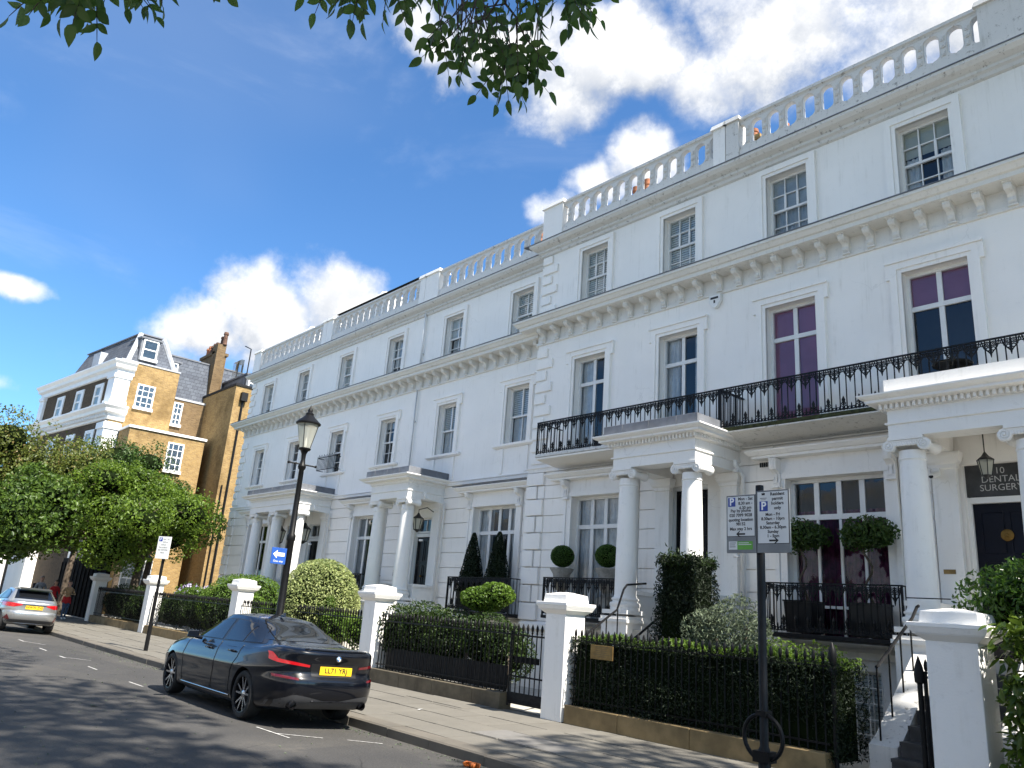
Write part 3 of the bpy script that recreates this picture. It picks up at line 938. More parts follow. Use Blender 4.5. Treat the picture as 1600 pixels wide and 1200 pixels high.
def capital_mesh(r=.225):
    mb = MB()
    mb.cbox(0, 0, .17, r * 2.35, r * 2.35, .05)
    mb.frustum(-r * 1.02, r * 1.02, -r * 1.02, r * 1.02, .09, .165, -.02)
    for sx in (-1, 1):
        mb.lathe([(.035, -r * 1.02), (.098, -r * 1.0), (.100, -r * .8), (.07, -r * .35), (.06, 0), (.07, r * .35), (.100, r * .8), (.098, r * 1.0), (.035, r * 1.02)], sx * r * 1.18, 0, .085, 14, 'y')
        for sy in (-1, 1):
            pts = []
            for i in range(22):
                w = i / 21 * 4.2 * math.pi; q = .098 * (1 - i / 25)
                pts.append((sx * (r * 1.18 + q * math.cos(w + math.pi / 2)), sy * r * 1.04, .085 + q * math.sin(w + math.pi / 2)))
            mb.tube(pts, .013, 5)
            mb.sphere((sx * r * 1.18, sy * r * 1.05, .085), .022, 8, 5)
    for i in range(9):
        x = -r * .7 + i * r * 1.4 / 8
        for sy in (-1, 1): mb.sphere((x, sy * r * 1.0, .10), .026, 6, 4, 1.25)
    return mb.mesh('capital', 'stucco_trim', smooth=True)


COLM = column_mesh(2.98 - .19); CAPM = capital_mesh()


def porch(house, x0, x1, yf, yw, colx, dent, lead, pil=True, ztop=5.50, par=None):
    """flat-roofed Ionic porch; par = height of a plain parapet in front of the balcony"""
    e = MB()
    path = [(x0, yw), (x0, yf), (x1, yf), (x1, yw)]
    za = 4.86
    e.sweep(path, [(-.42, za), (0, za), (0, za + .20), (.035, za + .21), (.035, za + .24), (0, za + .25), (0, za + .44), (.04, za + .45), (.05, za + .53), (.24, za + .545), (.24, za + .585), (.30, za + .61), (.34, za + .645), (.34, za + .67), (-.42, za + .70)])
    e.box(x0 + .40, x1 - .40, yf + .40, yw + .02, za + .30, za + .62)
    if dent:
        for a, b, y in ((x0 - .10, x1 + .10, None),):
            n = int((b - a) / .085)
            for i in range(n):
                x = a + (b - a) * (i + .5) / n
                e.box(x - .022, x + .022, yf - .115, yf - .045, za + .455, za + .535)
        n = int((yw - yf) / .085)
        for i in range(n):
            y = yf - .05 + (yw - yf) * (i + .5) / n
            for sx, xx in ((-1, x0), (1, x1)): e.box(min(xx + sx * .045, xx + sx * .115), max(xx + sx * .045, xx + sx * .115), y - .022, y + .022, za + .455, za + .535)
    p = e.build('porch', 'stucco_trim', house)
    if lead:
        l = MB(); i = -.16
        l.sweep([(x0 + i, yw), (x0 + i, yf + i), (x1 - i, yf + i), (x1 - i, yw)], [(-.05, ztop + .03), (0, ztop + .03), (0, ztop + .26), (-.05, ztop + .28)])
        for x in np.linspace(x0 + .35, x1 - .35, 3): l.box(x - .012, x + .012, yf + i - .012, yf + i + .01, ztop + .03, ztop + .262)
        l.build('roof_upstand', 'lead', p)
        MB().box(x0 + .16, x1 - .16, yf + .16, yw, ztop + .02, ztop + .2).build('roof', 'lead', p)
    if par:
        l = MB(); l.sweep([(x0 - .02, yw), (x0 - .02, yf - .02), (x1 + .02, yf - .02), (x1 + .02, yw)], [(-.10, ztop + .04), (0, ztop + .04), (0, par), (-.10, par + .01)])
        l.build('roof_parapet', 'stucco', p)
    for cx in colx:
        y = yf + .24
        inst('column', COLM, (cx, y, 1.96), p); inst('capital', CAPM, (cx, y, 4.635), p)
        d = MB(); d.cbox(cx, y, PAVE_Z, .66, .66, 1.70); d.cbox(cx, y, PAVE_Z + 1.70, .74, .74, .06); d.cbox(cx, y, PAVE_Z + 1.762, .69, .69, .055)
        d.build('pedestal', 'stucco', p)
    if pil:
        for cx in ((x0 + .20, x1 - .20) if pil is True else pil):
            q = MB(); q.box(cx - .19, cx + .19, yw - .10, yw + .01, 1.9, 4.60); q.box(cx - .215, cx + .215, yw - .13, yw + .01, 1.60, 1.90)
            q.sweep([(cx - .19, yw), (cx - .19, yw - .10), (cx + .19, yw - .10), (cx + .19, yw)], [(0, 4.58), (.03, 4.60), (.03, 4.66), (.07, 4.70), (.10, 4.80), (.10, 4.855), (0, 4.86)])
            q.build('pilaster', 'stucco_trim', p)
    # floor of the porch and low side walls between pedestal and house
    f = MB(); f.box(x0 + .05, x1 - .05, yf + .1, yw, 1.30, FLOOR); f.build('porch_floor', 'pale_stone', p)
    return p


def steps(porch_, x0, x1, yf, n=9, mt='pale_stone'):
    rise = (FLOOR - PAVE_Z) / (n + 1)
    for i in range(n):
        z = FLOOR - rise * (i + 1)
        s = MB(); s.box(x0, x1, yf - .28 * (i + 1), yf - .28 * i, PAVE_Z - .05, z - .045); s.box(x0, x1, yf - .28 * (i + 1) - .025, yf - .28 * i, z - .045 + .001, z)
        s.build('step', mt, porch_)


def door(house, x0, x1, z1, Y, mt, fan=None, fanmat='glass'):
    mb = MB()
    mb.box(x0, x1, Y, Y + .05, FLOOR + .02, z1)
    w = x1 - x0
    for a, b in ((.10, .46), (.54, .90)):
        for p, q in ((.06, .28), (.34, .62), (.67, .95)):
            za, zb = FLOOR + (z1 - FLOOR) * p, FLOOR + (z1 - FLOOR) * q
            xa, xb = x0 + w * a, x0 + w * b
            for u in ((xa, xb, za, za + .025), (xa, xb, zb - .025, zb), (xa, xa + .025, za + .025, zb - .025), (xb - .025, xb, za + .025, zb - .025)):
                mb.box(u[0], u[1], Y - .016, Y, u[2], u[3])
    d = mb.build('door', mt, house)
    k = MB(); k.lathe([(.012, 0), (.012, -.04), (.035, -.05), (.04, -.07), (.02, -.09)], x0 + w * .5, Y, FLOOR + 1.05, 12, 'y')
    k.build('handle', 'brass', d, 'all')
    f = MB(); m_ = .10
    f.box(x0 - m_, x0 - .002, Y - .06, Y + .06, FLOOR, z1 + m_); f.box(x1 + .002, x1 + m_, Y - .06, Y + .06, FLOOR, z1 + m_); f.box(x0 - .002, x1 + .002, Y - .07, Y + .06, z1 + .002, z1 + m_)
    f.build('door_frame', 'white_paint', d)
    return d


def build_house(sp):
    x0, x1, Y, dz = sp['x0'], sp['x1'], sp['Y'], sp.get('dz', 0)
    g = .0015
    H = thing('terraced_house', sp['label'], 'house', ((x0 + x1) / 2, Y, PAVE_Z), 'white terraced houses of the street')
    ops_g, ops_u = [], []
    for w in sp['ground']: ops_g.append((w['x0'], w['x1'], w.get('z0', FLOOR + .05), w.get('z1', 4.65)))
    for w in sp['first']: ops_u.append((w['x'] - w['w'] / 2, w['x'] + w['w'] / 2, w['z0'], w['z1']))
    for w in sp['top']: ops_u.append((w['x'] - w['w'] / 2, w['x'] + w['w'] / 2, 9.70 + dz, w['z1']))
    for d in sp.get('basement', ()): ops_g.append(d)
    mb = MB()
    facade(mb, x0, x1, 5.40, 12.45 + dz, Y, ops_u, .20)
    facade(mb, x0, x1, -1.4, 5.40, Y + .045, ops_g, .20)
    mb.quad((x0, Y, 5.40), (x1, Y, 5.40), (x1, Y + .045, 5.40), (x0, Y + .045, 5.40))
    for x in (x0, x1): mb.quad((x, Y, -1.4), (x, Y + 10, -1.4), (x, Y + 10, 12.3 + dz), (x, Y, 12.3 + dz))
    mb.quad((x0, Y + 10, -1.4), (x1, Y + 10, -1.4), (x1, Y + 10, 12.3 + dz), (x0, Y + 10, 12.3 + dz))
    mb.build('wall', 'stucco', H, fix=False)
    r = MB(); r.box(x0 + g, x1 - g, Y + .22, Y + 10, 12.30 + dz, 12.42 + dz); r.build('roof', 'lead', H)
    MB().box(x0 + g, x1 - g, Y + 1.1, Y + 1.2, -1.4, 12.28 + dz).build('room_shade', 'room_dark', H)  # dark sheet close behind the windows, standing in for unlit room depth
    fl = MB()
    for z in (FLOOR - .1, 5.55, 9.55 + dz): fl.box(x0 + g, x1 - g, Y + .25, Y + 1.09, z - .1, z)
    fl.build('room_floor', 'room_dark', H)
    # rusticated ground storey: every course block its own slab with open joints
    zs = [FLOOR + .436 * i for i in range(7)] + [4.65, 5.0, 5.36]
    zs = sorted(set(round(z, 4) for z in zs))
    plain = sp.get('plain', [])
    for p, q in zip(zs, zs[1:]):
        if q - p < .1: continue
        cuts = [(o[0] - .26, o[1] + .26) for o in ops_g if o[3] > p + .01 and o[2] < q - .01]
        if q > 4.7: cuts = [(o[0] - .26, o[1] + .26) for o in ops_g if o[3] > 4.0 and o[2] > 0 and o[3] < 4.7]
        cuts += plain
        if sp.get('quoin_x'): cuts.append(sp['quoin_x'])
        for a, b in solid_intervals(x0, x1, cuts):
            if b - a < .08: continue
            m2 = MB(); m2.box(a + g, b - g, Y - .002, Y + .043, p + .011, q - .011); m2.build('stucco_course', 'stucco', H)
    # mouldings
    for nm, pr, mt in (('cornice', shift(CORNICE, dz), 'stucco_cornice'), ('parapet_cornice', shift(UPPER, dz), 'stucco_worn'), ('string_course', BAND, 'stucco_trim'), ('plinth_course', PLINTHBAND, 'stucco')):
        path = [(x0 + g, Y), (x1 - g, Y)]
        if sp.get('end') == 'l' and nm != 'plinth_course': path = [(x0, Y + 1.5), (x0, Y), (x1 - g, Y)]
        m2 = MB(); m2.sweep(path, pr); m2.build(nm, mt, H)
    for z_, o_ in ((9.662 + dz, .575), (12.102 + dz, .345)):
        m2 = MB(); a_ = x0 - (.56 if sp.get('end') else -g); m2.hexa([(a_, Y - o_ - .012, z_), (x1 - g, Y - o_ - .012, z_), (x1 - g, Y - .03, z_ + .17 if o_ > .5 else z_ + .04), (a_, Y - .03, z_ + .17 if o_ > .5 else z_ + .04), (a_, Y - o_ - .012, z_ + .022), (x1 - g, Y - o_ - .012, z_ + .022), (x1 - g, Y - .03, z_ + .20 if o_ > .5 else z_ + .06), (a_, Y - .03, z_ + .20 if o_ > .5 else z_ + .06)])
        m2.build('lead_flashing', 'lead', H)
    n = round((x1 - x0) / .5)
    for i in range(n): inst('modillion', MOD, (x0 + (x1 - x0) * (i + .5) / n, Y - .022, 9.075 + dz), H)
    # windows
    for w in sp['top']:
        a, b = w['x'] - w['w'] / 2, w['x'] + w['w'] / 2
        wn = window(H, a, b, 9.84 + dz, w['z1'], Y + .17, sash(w.get('nx', 3)), w.get('dress', ()))
        surround(wn, a, b, 9.84 + dz, w['z1'], Y, .21, False, 'stucco')
    for w in sp['first']:
        a, b = w['x'] - w['w'] / 2, w['x'] + w['w'] / 2
        wn = window(H, a, b, w['z0'], w['z1'], Y + .17, w['lights'], w.get('dress', ()), member=.06)
        surround(wn, a, b, w['z0'] - (.0 if w['z0'] > 6 else -.02), w['z1'], Y, .20, True, 'stucco')
        if w['z0'] > 6:
            s = MB(); s.sweep([(a - .30, Y), (a - .30, Y - .001), (b + .30, Y - .001), (b + .30, Y)], [(0, w['z0'] - .12), (.05, w['z0'] - .11), (.11, w['z0'] - .07), (.11, w['z0'] - .01), (0, w['z0'] - .002)])
            s.box(a - .12, a + .03, Y - .04, Y, 5.56, w['z0'] - .125); s.box(b - .03, b + .12, Y - .04, Y, 5.56, w['z0'] - .125)
            s.build('sill', 'stucco', wn)
    for w in sp['ground']:
        if w.get('door'): continue
        wn = window(H, w['x0'], w['x1'], w.get('z0', FLOOR + .05), 4.65, Y + .19, w['lights'], w.get('dress', ()), member=.07)
        s = MB()
        for xx, sx in ((w['x0'], -1), (w['x1'], 1)):
            s.box(min(xx, xx + sx * .15), max(xx, xx + sx * .15), Y - .035, Y + .05, FLOOR, 4.652)
            s.box(min(xx + sx * .152, xx + sx * .24), max(xx + sx * .152, xx + sx * .24), Y - .06, Y + .05, FLOOR, 5.05)
        s.box(w['x0'] - .15, w['x1'] + .15, Y - .05, Y + .05, 4.655, 4.75); s.box(w['x0'] - .15, w['x1'] + .15, Y - .03, Y + .05, 4.753, 5.06)
        s.build('surround', 'stucco_trim', wn)
        for xx, sx in ((w['x0'], -1), (w['x1'], 1)): console(H, xx + sx * .16, 5.05, Y - .03, w.get('ch', .42))
        hood(H, w['x0'] - .42, w['x1'] + .42, 5.06, Y - .02, w.get('lead'))
    # parapet
    zb, zt = 12.45 + dz, 13.12 + dz
    piers = sp['piers']
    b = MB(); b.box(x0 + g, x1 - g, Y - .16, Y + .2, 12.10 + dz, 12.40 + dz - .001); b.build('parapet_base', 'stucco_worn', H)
    for a, c in piers:
        q = MB(); q.box(a, c, Y - .20, Y + .2, zb - .36, zt + .08)
        q.frustum(a - .05, c + .05, Y - .26, Y + .26, zt + .082, zt + .20, .03); q.build('parapet_pier', sp.get('pier_mat', 'stucco_trim'), H)
    ends = sorted(piers)
    spans = [(ends[i][1], ends[i + 1][0]) for i in range(len(ends) - 1)]
    for a, c in spans + sp.get('extra_span', []):
        n = round((c - a) / sp.get('pitch', .42)); p = (c - a) / n
        key = round(p, 4)
        if key not in BALM: BALM[key] = baluster_mesh(p)
        for i in range(n): inst('baluster', BALM[key], (a + p * (i + .5), Y - .06, dz), H)
        q = MB(); q.sweep([(a, Y), (c, Y)], [(-.01, zt), (.12, zt), (.14, zt + .04), (.18, zt + .06), (.18, zt + .13), (.08, zt + .17), (-.01, zt + .17)])
        q.build('parapet_rail', 'stucco_worn', H)
    return H


BALM = {}
CAS = [(0, .755, cols(2), .09, .03), (.755, 1, cols(2), .09, .02)]          # tall french doors under two top lights
GRD = [(0, .765, cols(4), .10, .03), (.765, 1, cols(4), .10, .02)]
white_c = ('curtain', .02, .42, 0, 1, 'curtain_white')

far_sash = lambda n: sash(n)
H2 = build_house(dict(x0=-36.0, x1=-28.7, Y=14.35, dz=-.15, end='l',
    label='white stucco terraced house at the far end of the row, against the yellow brick house',
    top=[dict(x=-34.0, w=.95, z1=11.2, nx=2, dress=[('slat', .04, .96, .3, 1, 'blind_slat')]), dict(x=-30.5, w=.95, z1=11.2, nx=2, dress=[('roller', .04, .96, .45, 1, 'curtain_grey'), ('curtain', .0, .4, 0, 1, 'curtain_grey')])],
    first=[dict(x=-33.85, w=.95, z0=6.42, z1=8.06, lights=sash(2), dress=[('curtain', .02, .98, 0, .98, 'curtain_white')]), dict(x=-30.4, w=.95, z0=6.42, z1=8.06, lights=sash(2), dress=[('curtain', .7, 1, 0, 1, 'curtain_grey')])],
    ground=[dict(x0=-33.7, x1=-31.7, lights=GRD, dress=[('curtain', 0, .2, 0, 1, 'curtain_white'), ('curtain', .8, 1, 0, 1, 'curtain_white')]), dict(door=1, x0=-30.0, x1=-29.1, z0=FLOOR, z1=4.5)],
    piers=[(-35.95, -35.2), (-29.05, -28.71)], pitch=.46, quoin_x=(-36.0, -35.45), plain=[(-30.86, -28.7)]))
H4 = build_house(dict(x0=-28.7, x1=-21.55, Y=14.35, dz=-.15,
    label='white stucco terraced house behind the street lamp, with a small window guard upstairs',
    top=[dict(x=-26.85, w=.95, z1=11.2, nx=2, dress=[('slat', .04, .96, .0, 1, 'blind_slat')]), dict(x=-23.3, w=.95, z1=11.2, nx=3, dress=[('curtain', .02, .98, .28, .98, 'curtain_white')])],
    first=[dict(x=-26.8, w=.95, z0=6.42, z1=8.06, lights=sash(2), dress=[('roller', .05, .95, .8, 1, 'curtain_grey')]), dict(x=-23.2, w=.95, z0=6.42, z1=8.06, lights=sash(3), dress=[('curtain', .66, 1, 0, 1, 'curtain_grey'), ('roller', .05, .95, .82, 1, 'curtain_grey')])],
    ground=[dict(x0=-24.72, x1=-22.85, lights=GRD, lead=True, dress=[('curtain', 0, .30, 0, 1, 'curtain_grey'), ('curtain', .72, 1, 0, 1, 'curtain_grey')]), dict(door=1, x0=-28.2, x1=-27.3, z0=FLOOR, z1=4.5)],
    piers=[(-28.69, -28.2), (-21.9, -21.56)], pitch=.46, plain=[(-28.7, -26.6)]))
H6 = build_house(dict(x0=-21.55, x1=-15.2, Y=14.35, dz=-.15,
    label='white stucco terraced house numbered 6, with cone topiaries on its window balcony',
    top=[dict(x=-19.8, w=.95, z1=11.2, nx=2, dress=[('roller', .04, .96, .55, 1, 'curtain_white'), ('curtain', .1, .95, 0, .5, 'curtain_grey')]), dict(x=-16.4, w=.95, z1=11.2, nx=2, dress=[('slat', .04, .96, .02, 1, 'blind_slat')])],
    first=[dict(x=-19.72, w=.95, z0=6.42, z1=8.10, lights=sash(2, (1, 1), .48), dress=[('slat', .05, .95, .48, 1, 'blind_slat'), ('curtain', .02, .98, 0, .5, 'curtain_white')]), dict(x=-16.33, w=.98, z0=6.42, z1=8.14, lights=sash(2, (1, 1), .48), dress=[('slat', .05, .95, .48, 1, 'blind_slat'), ('curtain', .05, .6, 0, .5, 'curtain_white')])],
    ground=[dict(x0=-17.92, x1=-16.05, lights=GRD, lead=True, dress=[('curtain', 0, .30, 0, 1, 'curtain_white'), ('curtain', .66, 1, 0, 1, 'curtain_white')]), dict(door=1, x0=-20.95, x1=-20.05, z0=FLOOR, z1=4.45)],
    piers=[(-21.54, -20.75)], extra_span=[(-20.75, -15.2)], pitch=.46, plain=[(-21.6, -19.49)]))
H8 = build_house(dict(x0=-15.2, x1=-8.97, Y=14.0, end='l',
    label='white stucco terraced house with ball topiaries in urns by its ground floor window',
    top=[dict(x=-13.18, w=.94, z1=11.47, dress=[('slat', .03, .97, 0, 1, 'blind_slat')]), dict(x=-10.4, w=.96, z1=11.47, dress=[('slat', .03, .97, 0, 1, 'blind_slat')])],
    first=[dict(x=-13.2, w=1.08, z0=5.62, z1=8.33, lights=CAS, dress=[('curtain', .02, .50, 0, 1, 'curtain_white'), ('curtain', .80, .98, 0, 1, 'curtain_grey')]),
           dict(x=-10.4, w=1.10, z0=5.62, z1=8.33, lights=CAS, dress=[('curtain', .02, .36, 0, 1, 'curtain_white'), ('curtain', .74, .98, 0, 1, 'curtain_white')])],
    ground=[dict(x0=-13.6, x1=-11.7, lights=GRD, dress=[('curtain', .01, .99, 0, 1, 'curtain_white')]), dict(door=1, x0=-10.62, x1=-9.62, z0=FLOOR, z1=4.70)],
    piers=[(-15.14, -14.36), (-9.31, -8.98)], plain=[(-10.92, -8.97)], quoin_x=(-15.2, -14.62)))
H10 = build_house(dict(x0=-8.97, x1=-1.2, Y=14.0,
    label='white stucco terraced house nearest on the right, with the dental surgery door and purple blinds',
    top=[dict(x=-7.57, w=.96, z1=11.48, dress=[('roller', .04, .96, .55, 1, 'curtain_grey'), ('curtain', .02, .98, 0, .54, 'curtain_grey')]), dict(x=-4.74, w=.97, z1=11.45, dress=[('roller', .04, .96, .62, 1, 'blind_cream'), ('curtain', .02, .30, 0, .62, 'curtain_white'), ('curtain', .70, .98, 0, .62, 'curtain_white')])],
    first=[dict(x=-7.57, w=1.12, z0=5.62, z1=8.36, lights=CAS, dress=[('roller', .05, .95, .02, .985, 'blind_purple')]),
           dict(x=-4.75, w=1.13, z0=5.62, z1=8.36, lights=CAS, dress=[('roller', .05, .95, .76, 1, 'blind_purple')])],
    ground=[dict(x0=-7.78, x1=-5.88, lights=[(0, .18, cols(4), .05, .03), (.18, .765, cols(4), .05, .03), (.765, 1, cols(4), .10, .02)], ch=.52, dress=[('curtain', .01, .99, 0, .8, 'curtain_purple')]), dict(door=1, x0=-4.62, x1=-3.55, z0=FLOOR, z1=4.66)],
    basement=[(-6.85, -6.15, -.2, 1.22)],
    piers=[(-8.96, -8.62), (-3.56, -2.72)], extra_span=[(-2.72, -1.2)], plain=[(-5.1, -3.0)], pier_mat='stucco_worn'))
# ---- porches, doors, balconies and small parts of the terrace
P8 = porch(H8, -10.92, -8.82, 12.45, 14.0, (-10.68, -9.06), True, True, ztop=5.50)
P10 = porch(H10, -5.12, -2.98, 12.45, 14.0, (-4.87, -3.23), True, False, pil=(-4.86, -3.2), ztop=5.50, par=5.82)
P6 = porch(H6, -21.56, -19.49, 13.0, 14.35, (-21.30, -19.75), False, True, ztop=5.50)
P4 = porch(H4, -30.84, -26.60, 13.05, 14.35, (-30.50, -28.72, -26.90), False, True, ztop=5.50)
steps(P8, -10.35, -9.39, 12.62, 8)
steps(P10, -4.54, -3.56, 12.45, 8, 'step_dark')
steps(P6, -20.98, -20.08, 13.2, 8)
steps(P4, -28.4, -27.25, 13.2, 8)
for P, xs, ya, yb in ((P8, (-10.80, -9.0), 12.72, 13.97), (P10, (-4.98, -3.12), 12.72, 13.97), (P6, (-21.38, -19.66), 13.55, 14.3), (P4, (-28.72, -26.9), 13.6, 14.3)):
    for i, x in enumerate(xs):
        q = MB(); q.box(x - .14, x + .14, ya, yb, PAVE_Z, 2.28); q.box(x - .19, x + .19, ya, yb, 2.283, 2.36); q.build('porch_side_wall', 'stucco', P)
# string walls beside the right-hand steps
for x in (-4.74, -3.36):
    q = MB()
    q.prism([(10.75, PAVE_Z), (10.75, .46), (10.95, .55), (12.35, 1.62), (12.35, PAVE_Z)], x - .19, x + .17, 'x')
    q.build('stair_wall', 'stucco_worn', P10)
D8 = door(H8, -10.56, -9.68, 4.62, 14.22, 'black_gloss')
D10 = door(H10, -4.56, -3.62, 4.02, 14.22, 'blue_door')
D6 = door(H6, -20.93, -20.1, 3.86, 14.55, 'black_gloss')
D4 = door(H4, -28.15, -27.35, 3.86, 14.55, 'black_gloss')
k = MB(); k.lathe([(.03, 0), (.085, -.01), (.095, -.02), (.07, -.03), (.03, -.035), (.02, -.045)], -4.09, 14.2, 3.50, 20, 'y')
k.build('door_medallion', 'brass', D10, True)
# fanlights
for Hh, x0, x1, z0, z1, Y, n in ((H6, -20.95, -20.05, 3.98, 4.45, 14.52, 2), (H4, -28.2, -27.3, 3.98, 4.5, 14.52, 2)):
    w = window(Hh, x0, x1, z0, z1, Y, [(0, 1, cols(n), .012, .02)], member=.04)
# dental surgery fanlight sign
w = MB().box(-4.62, -3.55, 14.17, 14.19, 4.13, 4.66).build('door_sign', 'step_dark', H10)
lettering('sign_lettering', "10\nDENTAL\nSURGERY", .15, 'letter_silver', (-4.10, 14.166, 4.405), w, line=.92)
# number 6 painted on the porch column
lettering('house_number', "6", .26, 'number_black', (-19.885, 13.052, 2.62), P6, rot=(math.pi / 2, 0, -.66), offset=.008)

B8 = balcony(H8, 'balcony', -14.08, -8.72, 13.10, 13.99, 5.60, 6.42, RAIL_A, .285, 'stucco_worn', soffit=.06)
B10 = balcony(H10, 'balcony', -8.68, -1.9, 13.10, 13.99, 5.60, 6.42, RAIL_A, .285, 'moss', soffit=.06)
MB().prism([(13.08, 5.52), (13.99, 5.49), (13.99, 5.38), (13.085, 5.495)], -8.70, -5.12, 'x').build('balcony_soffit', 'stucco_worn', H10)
MB().prism([(13.08, 5.515), (13.99, 5.485), (13.99, 5.38), (13.085, 5.475)], -14.06, -10.93, 'x').build('balcony_soffit', 'stucco', H8)
G8 = balcony(H8, 'window_balcony', -13.66, -11.42, 13.22, 13.97, 1.76, 2.60, RAIL_G, .232, 'iron_worn')
G10 = balcony(H10, 'window_balcony', -7.94, -5.40, 13.22, 13.97, 1.76, 2.60, RAIL_G, .232, 'iron_worn')
G6 = balcony(H6, 'window_balcony', -17.85, -15.25, 13.55, 14.32, 1.72, 2.58, RAIL_G, .232, 'iron_worn')
G4 = balcony(H4, 'window_balcony', -24.95, -22.55, 13.55, 14.32, 1.76, 2.60, RAIL_G, .232, 'iron_worn')
# small bowed guard on the upstairs window over the double porch
gd = MB()
for z in (6.50, 6.98): gd.tube([(-27.5, 14.30, z), (-27.5, 14.0, z), (-26.2, 14.0, z), (-26.2, 14.30, z)], .014, 5)
for i in range(14):
    x = -27.5 + 1.3 * i / 13; gd.tube([(x, 14.0, 6.5), (x, 14.0, 7.05 + .05 * (i % 2))], .010, 4)
gd.build('window_guard', 'iron', H4)

# quoins: long and short blocks
def quoin(H, x, Y, z0, h, w, d, mt='stucco'):
    q = MB(); q.box(x, x + w, Y - d, Y + .001, z0, z0 + h); q.build('quoin', mt, H, bevel=.018)
for H, x, Y, dz in ((H8, -15.2, 14.0, 0), (H2, -36.0, 14.35, -.15)):
    for i in range(10):
        z = 5.60 + i * .335
        if z + .26 > 8.99 + dz: break
        quoin(H, x, Y, z, .255, .62 if i % 2 == 0 else .40, .055)
    for i in range(6): 
        z = 9.90 + dz + i * .315
        if z + .25 > 11.74 + dz: break
        quoin(H, x, Y, z, .24, .60 if i % 2 == 0 else .38, .055)
    i = 0; z = FLOOR
    while z < 5.3:
        h = .436 if z < 4.6 else .355
        a = .34 if i % 2 else .58
        quoin(H, x - .06, Y + .04, z + .012, h - .024, a + .06, .115); 
        if a < .5: quoin(H, x + a + .02, Y + .04, z + .012, h - .024, .24, .08)
        z += h; i += 1

# downpipes
def pipe(H, pts, r=.05, mt='white_paint'):
    p = MB(); p.tube(pts, r, 8)
    for z in np.arange(min(q[2] for q in pts) + .4, max(q[2] for q in pts), 1.7): p.cbox(pts[0][0], pts[0][1] + .02, float(z), r * 2.6, r * 2.2, .05)
    p.build('downpipe', mt, H, 'all')
pipe(H6, [(-21.50, 14.27, 5.6), (-21.50, 14.27, 8.85)], .028, 'stucco_grey')
pipe(H6, [(-21.50, 14.27, 9.75), (-21.50, 14.27, 11.7)], .04, 'white_paint')
pipe(H6, [(-19.30, 13.5, 5.05), (-19.30, 13.5, 4.9), (-19.30, 14.24, 4.8), (-19.30, 14.24, 1.5)], .04)
pipe(H8, [(-8.66, 13.6, 5.05), (-8.66, 13.6, 4.95), (-8.68, 13.90, 4.75), (-8.68, 13.90, 1.0)], .04)
pipe(H4, [(-26.42, 13.6, 5.05), (-26.42, 13.6, 4.9), (-26.42, 14.24, 4.8), (-26.42, 14.24, 1.5)], .04)
# burglar alarm, vent grille, camera
a = MB(); a.prism([(-9.50, 8.98), (-9.20, 8.98), (-9.20, 8.82), (-9.28, 8.70), (-9.35, 8.66), (-9.42, 8.70), (-9.50, 8.82)], 13.90, 13.995, 'y')
al = a.build('alarm_box', 'white_paint', H8, bevel=.012)
c = MB(); c.prism([(-9.45, 8.93), (-9.25, 8.93), (-9.25, 8.88), (-9.45, 8.88)], 13.893, 13.898, 'y'); c.prism([(-9.37, 8.85), (-9.33, 8.85), (-9.33, 8.78), (-9.37, 8.78)], 13.893, 13.898, 'y')
c.build('alarm_mark', 'number_black', al)
v = MB()
for i in range(6): v.box(-8.32 + i * .045, -8.295 + i * .045, 13.95, 13.975, 4.93, 5.02)
v.build('air_vent', 'number_black', H10)
cc = MB(); cc.tube([(-4.95, 13.84, 4.50), (-4.95, 13.6, 4.42)], .055, 10); cc.box(-5.0, -4.90, 13.82, 13.9, 4.46, 4.60)
cc.build('security_camera', 'white_paint', H10)
MB().lathe([(.001, 0), (.035, .001), (.035, .01)], -4.95, 13.595, 4.418, 10, 'y').build('camera_lens', 'number_black', H10)
ip = MB()
for z in (3.0, 2.6): ip.box(-4.76, -4.70, 13.96, 14.0, z, z + .24)
ip.build('entry_phone', 'lead', H10)
MB().box(-4.98, -4.80, 13.885, 13.897, 2.86, 2.93).build('name_plate', 'bronze_plate', H10)
# mossy stains of the balcony edge get a white nose on the left house
# basement window with bars
bw = window(H10, -6.85, -6.15, -.2, 1.22, 14.2, [(0, 1, cols(3), .02, .02)], [('slat', .03, .97, 0, 1, 'blind_slat')], member=.05)
gr = MB()
for i in range(4): gr.box(-6.85 + .233 * i - .01, -6.85 + .233 * i + .01, 14.03, 14.05, -.2, 1.2)
for z in np.arange(-.05, 1.2, .25): gr.box(-6.86, -6.14, 14.025, 14.055, float(z), float(z) + .02)
gr.build('window_grille', 'white_paint', bw)

# chimneys
def stack(H, x0, x1, y0, y1, z0, z1, mt, pots, potmat='terracotta'):
    c = MB(); c.box(x0, x1, y0, y1, z0, z1); c.box(x0 - .06, x1 + .06, y0 - .06, y1 + .06, z1 + .001, z1 + .12); c.frustum(x0, x1, y0, y1, z1 + .121, z1 + .22, .08)
    s = c.build('chimney_stack', mt, H)
    for px, py, h in pots:
        p = MB(); p.lathe([(.15, 0), (.155, .05), (.125, .08), (.115, h * .75), (.14, h * .78), (.145, h * .86), (.12, h * .88), (.13, h), (.09, h), (.09, h - .1)], px, py, z1 + .15, 14)
        p.build('chimney_pot', potmat, s, True)
stack(H8, -11.35, -10.55, 18.0, 18.8, 12.4, 15.75, 'brick_yellow', [(-10.95, 18.4, .5)])
stack(H8, -10.4, -9.3, 18.0, 18.8, 12.4, 14.95, 'brick_brown', [(-9.83, 18.2, .85)])
stack(H8, -17.0 + 2.0, -15.5 + 2.2, 17.2, 18.0, 12.4, 14.55, 'brick_brown', [(-14.86 + .1, 17.5, .0001 + .8), (-14.3, 17.5, .9)], 'terracotta')
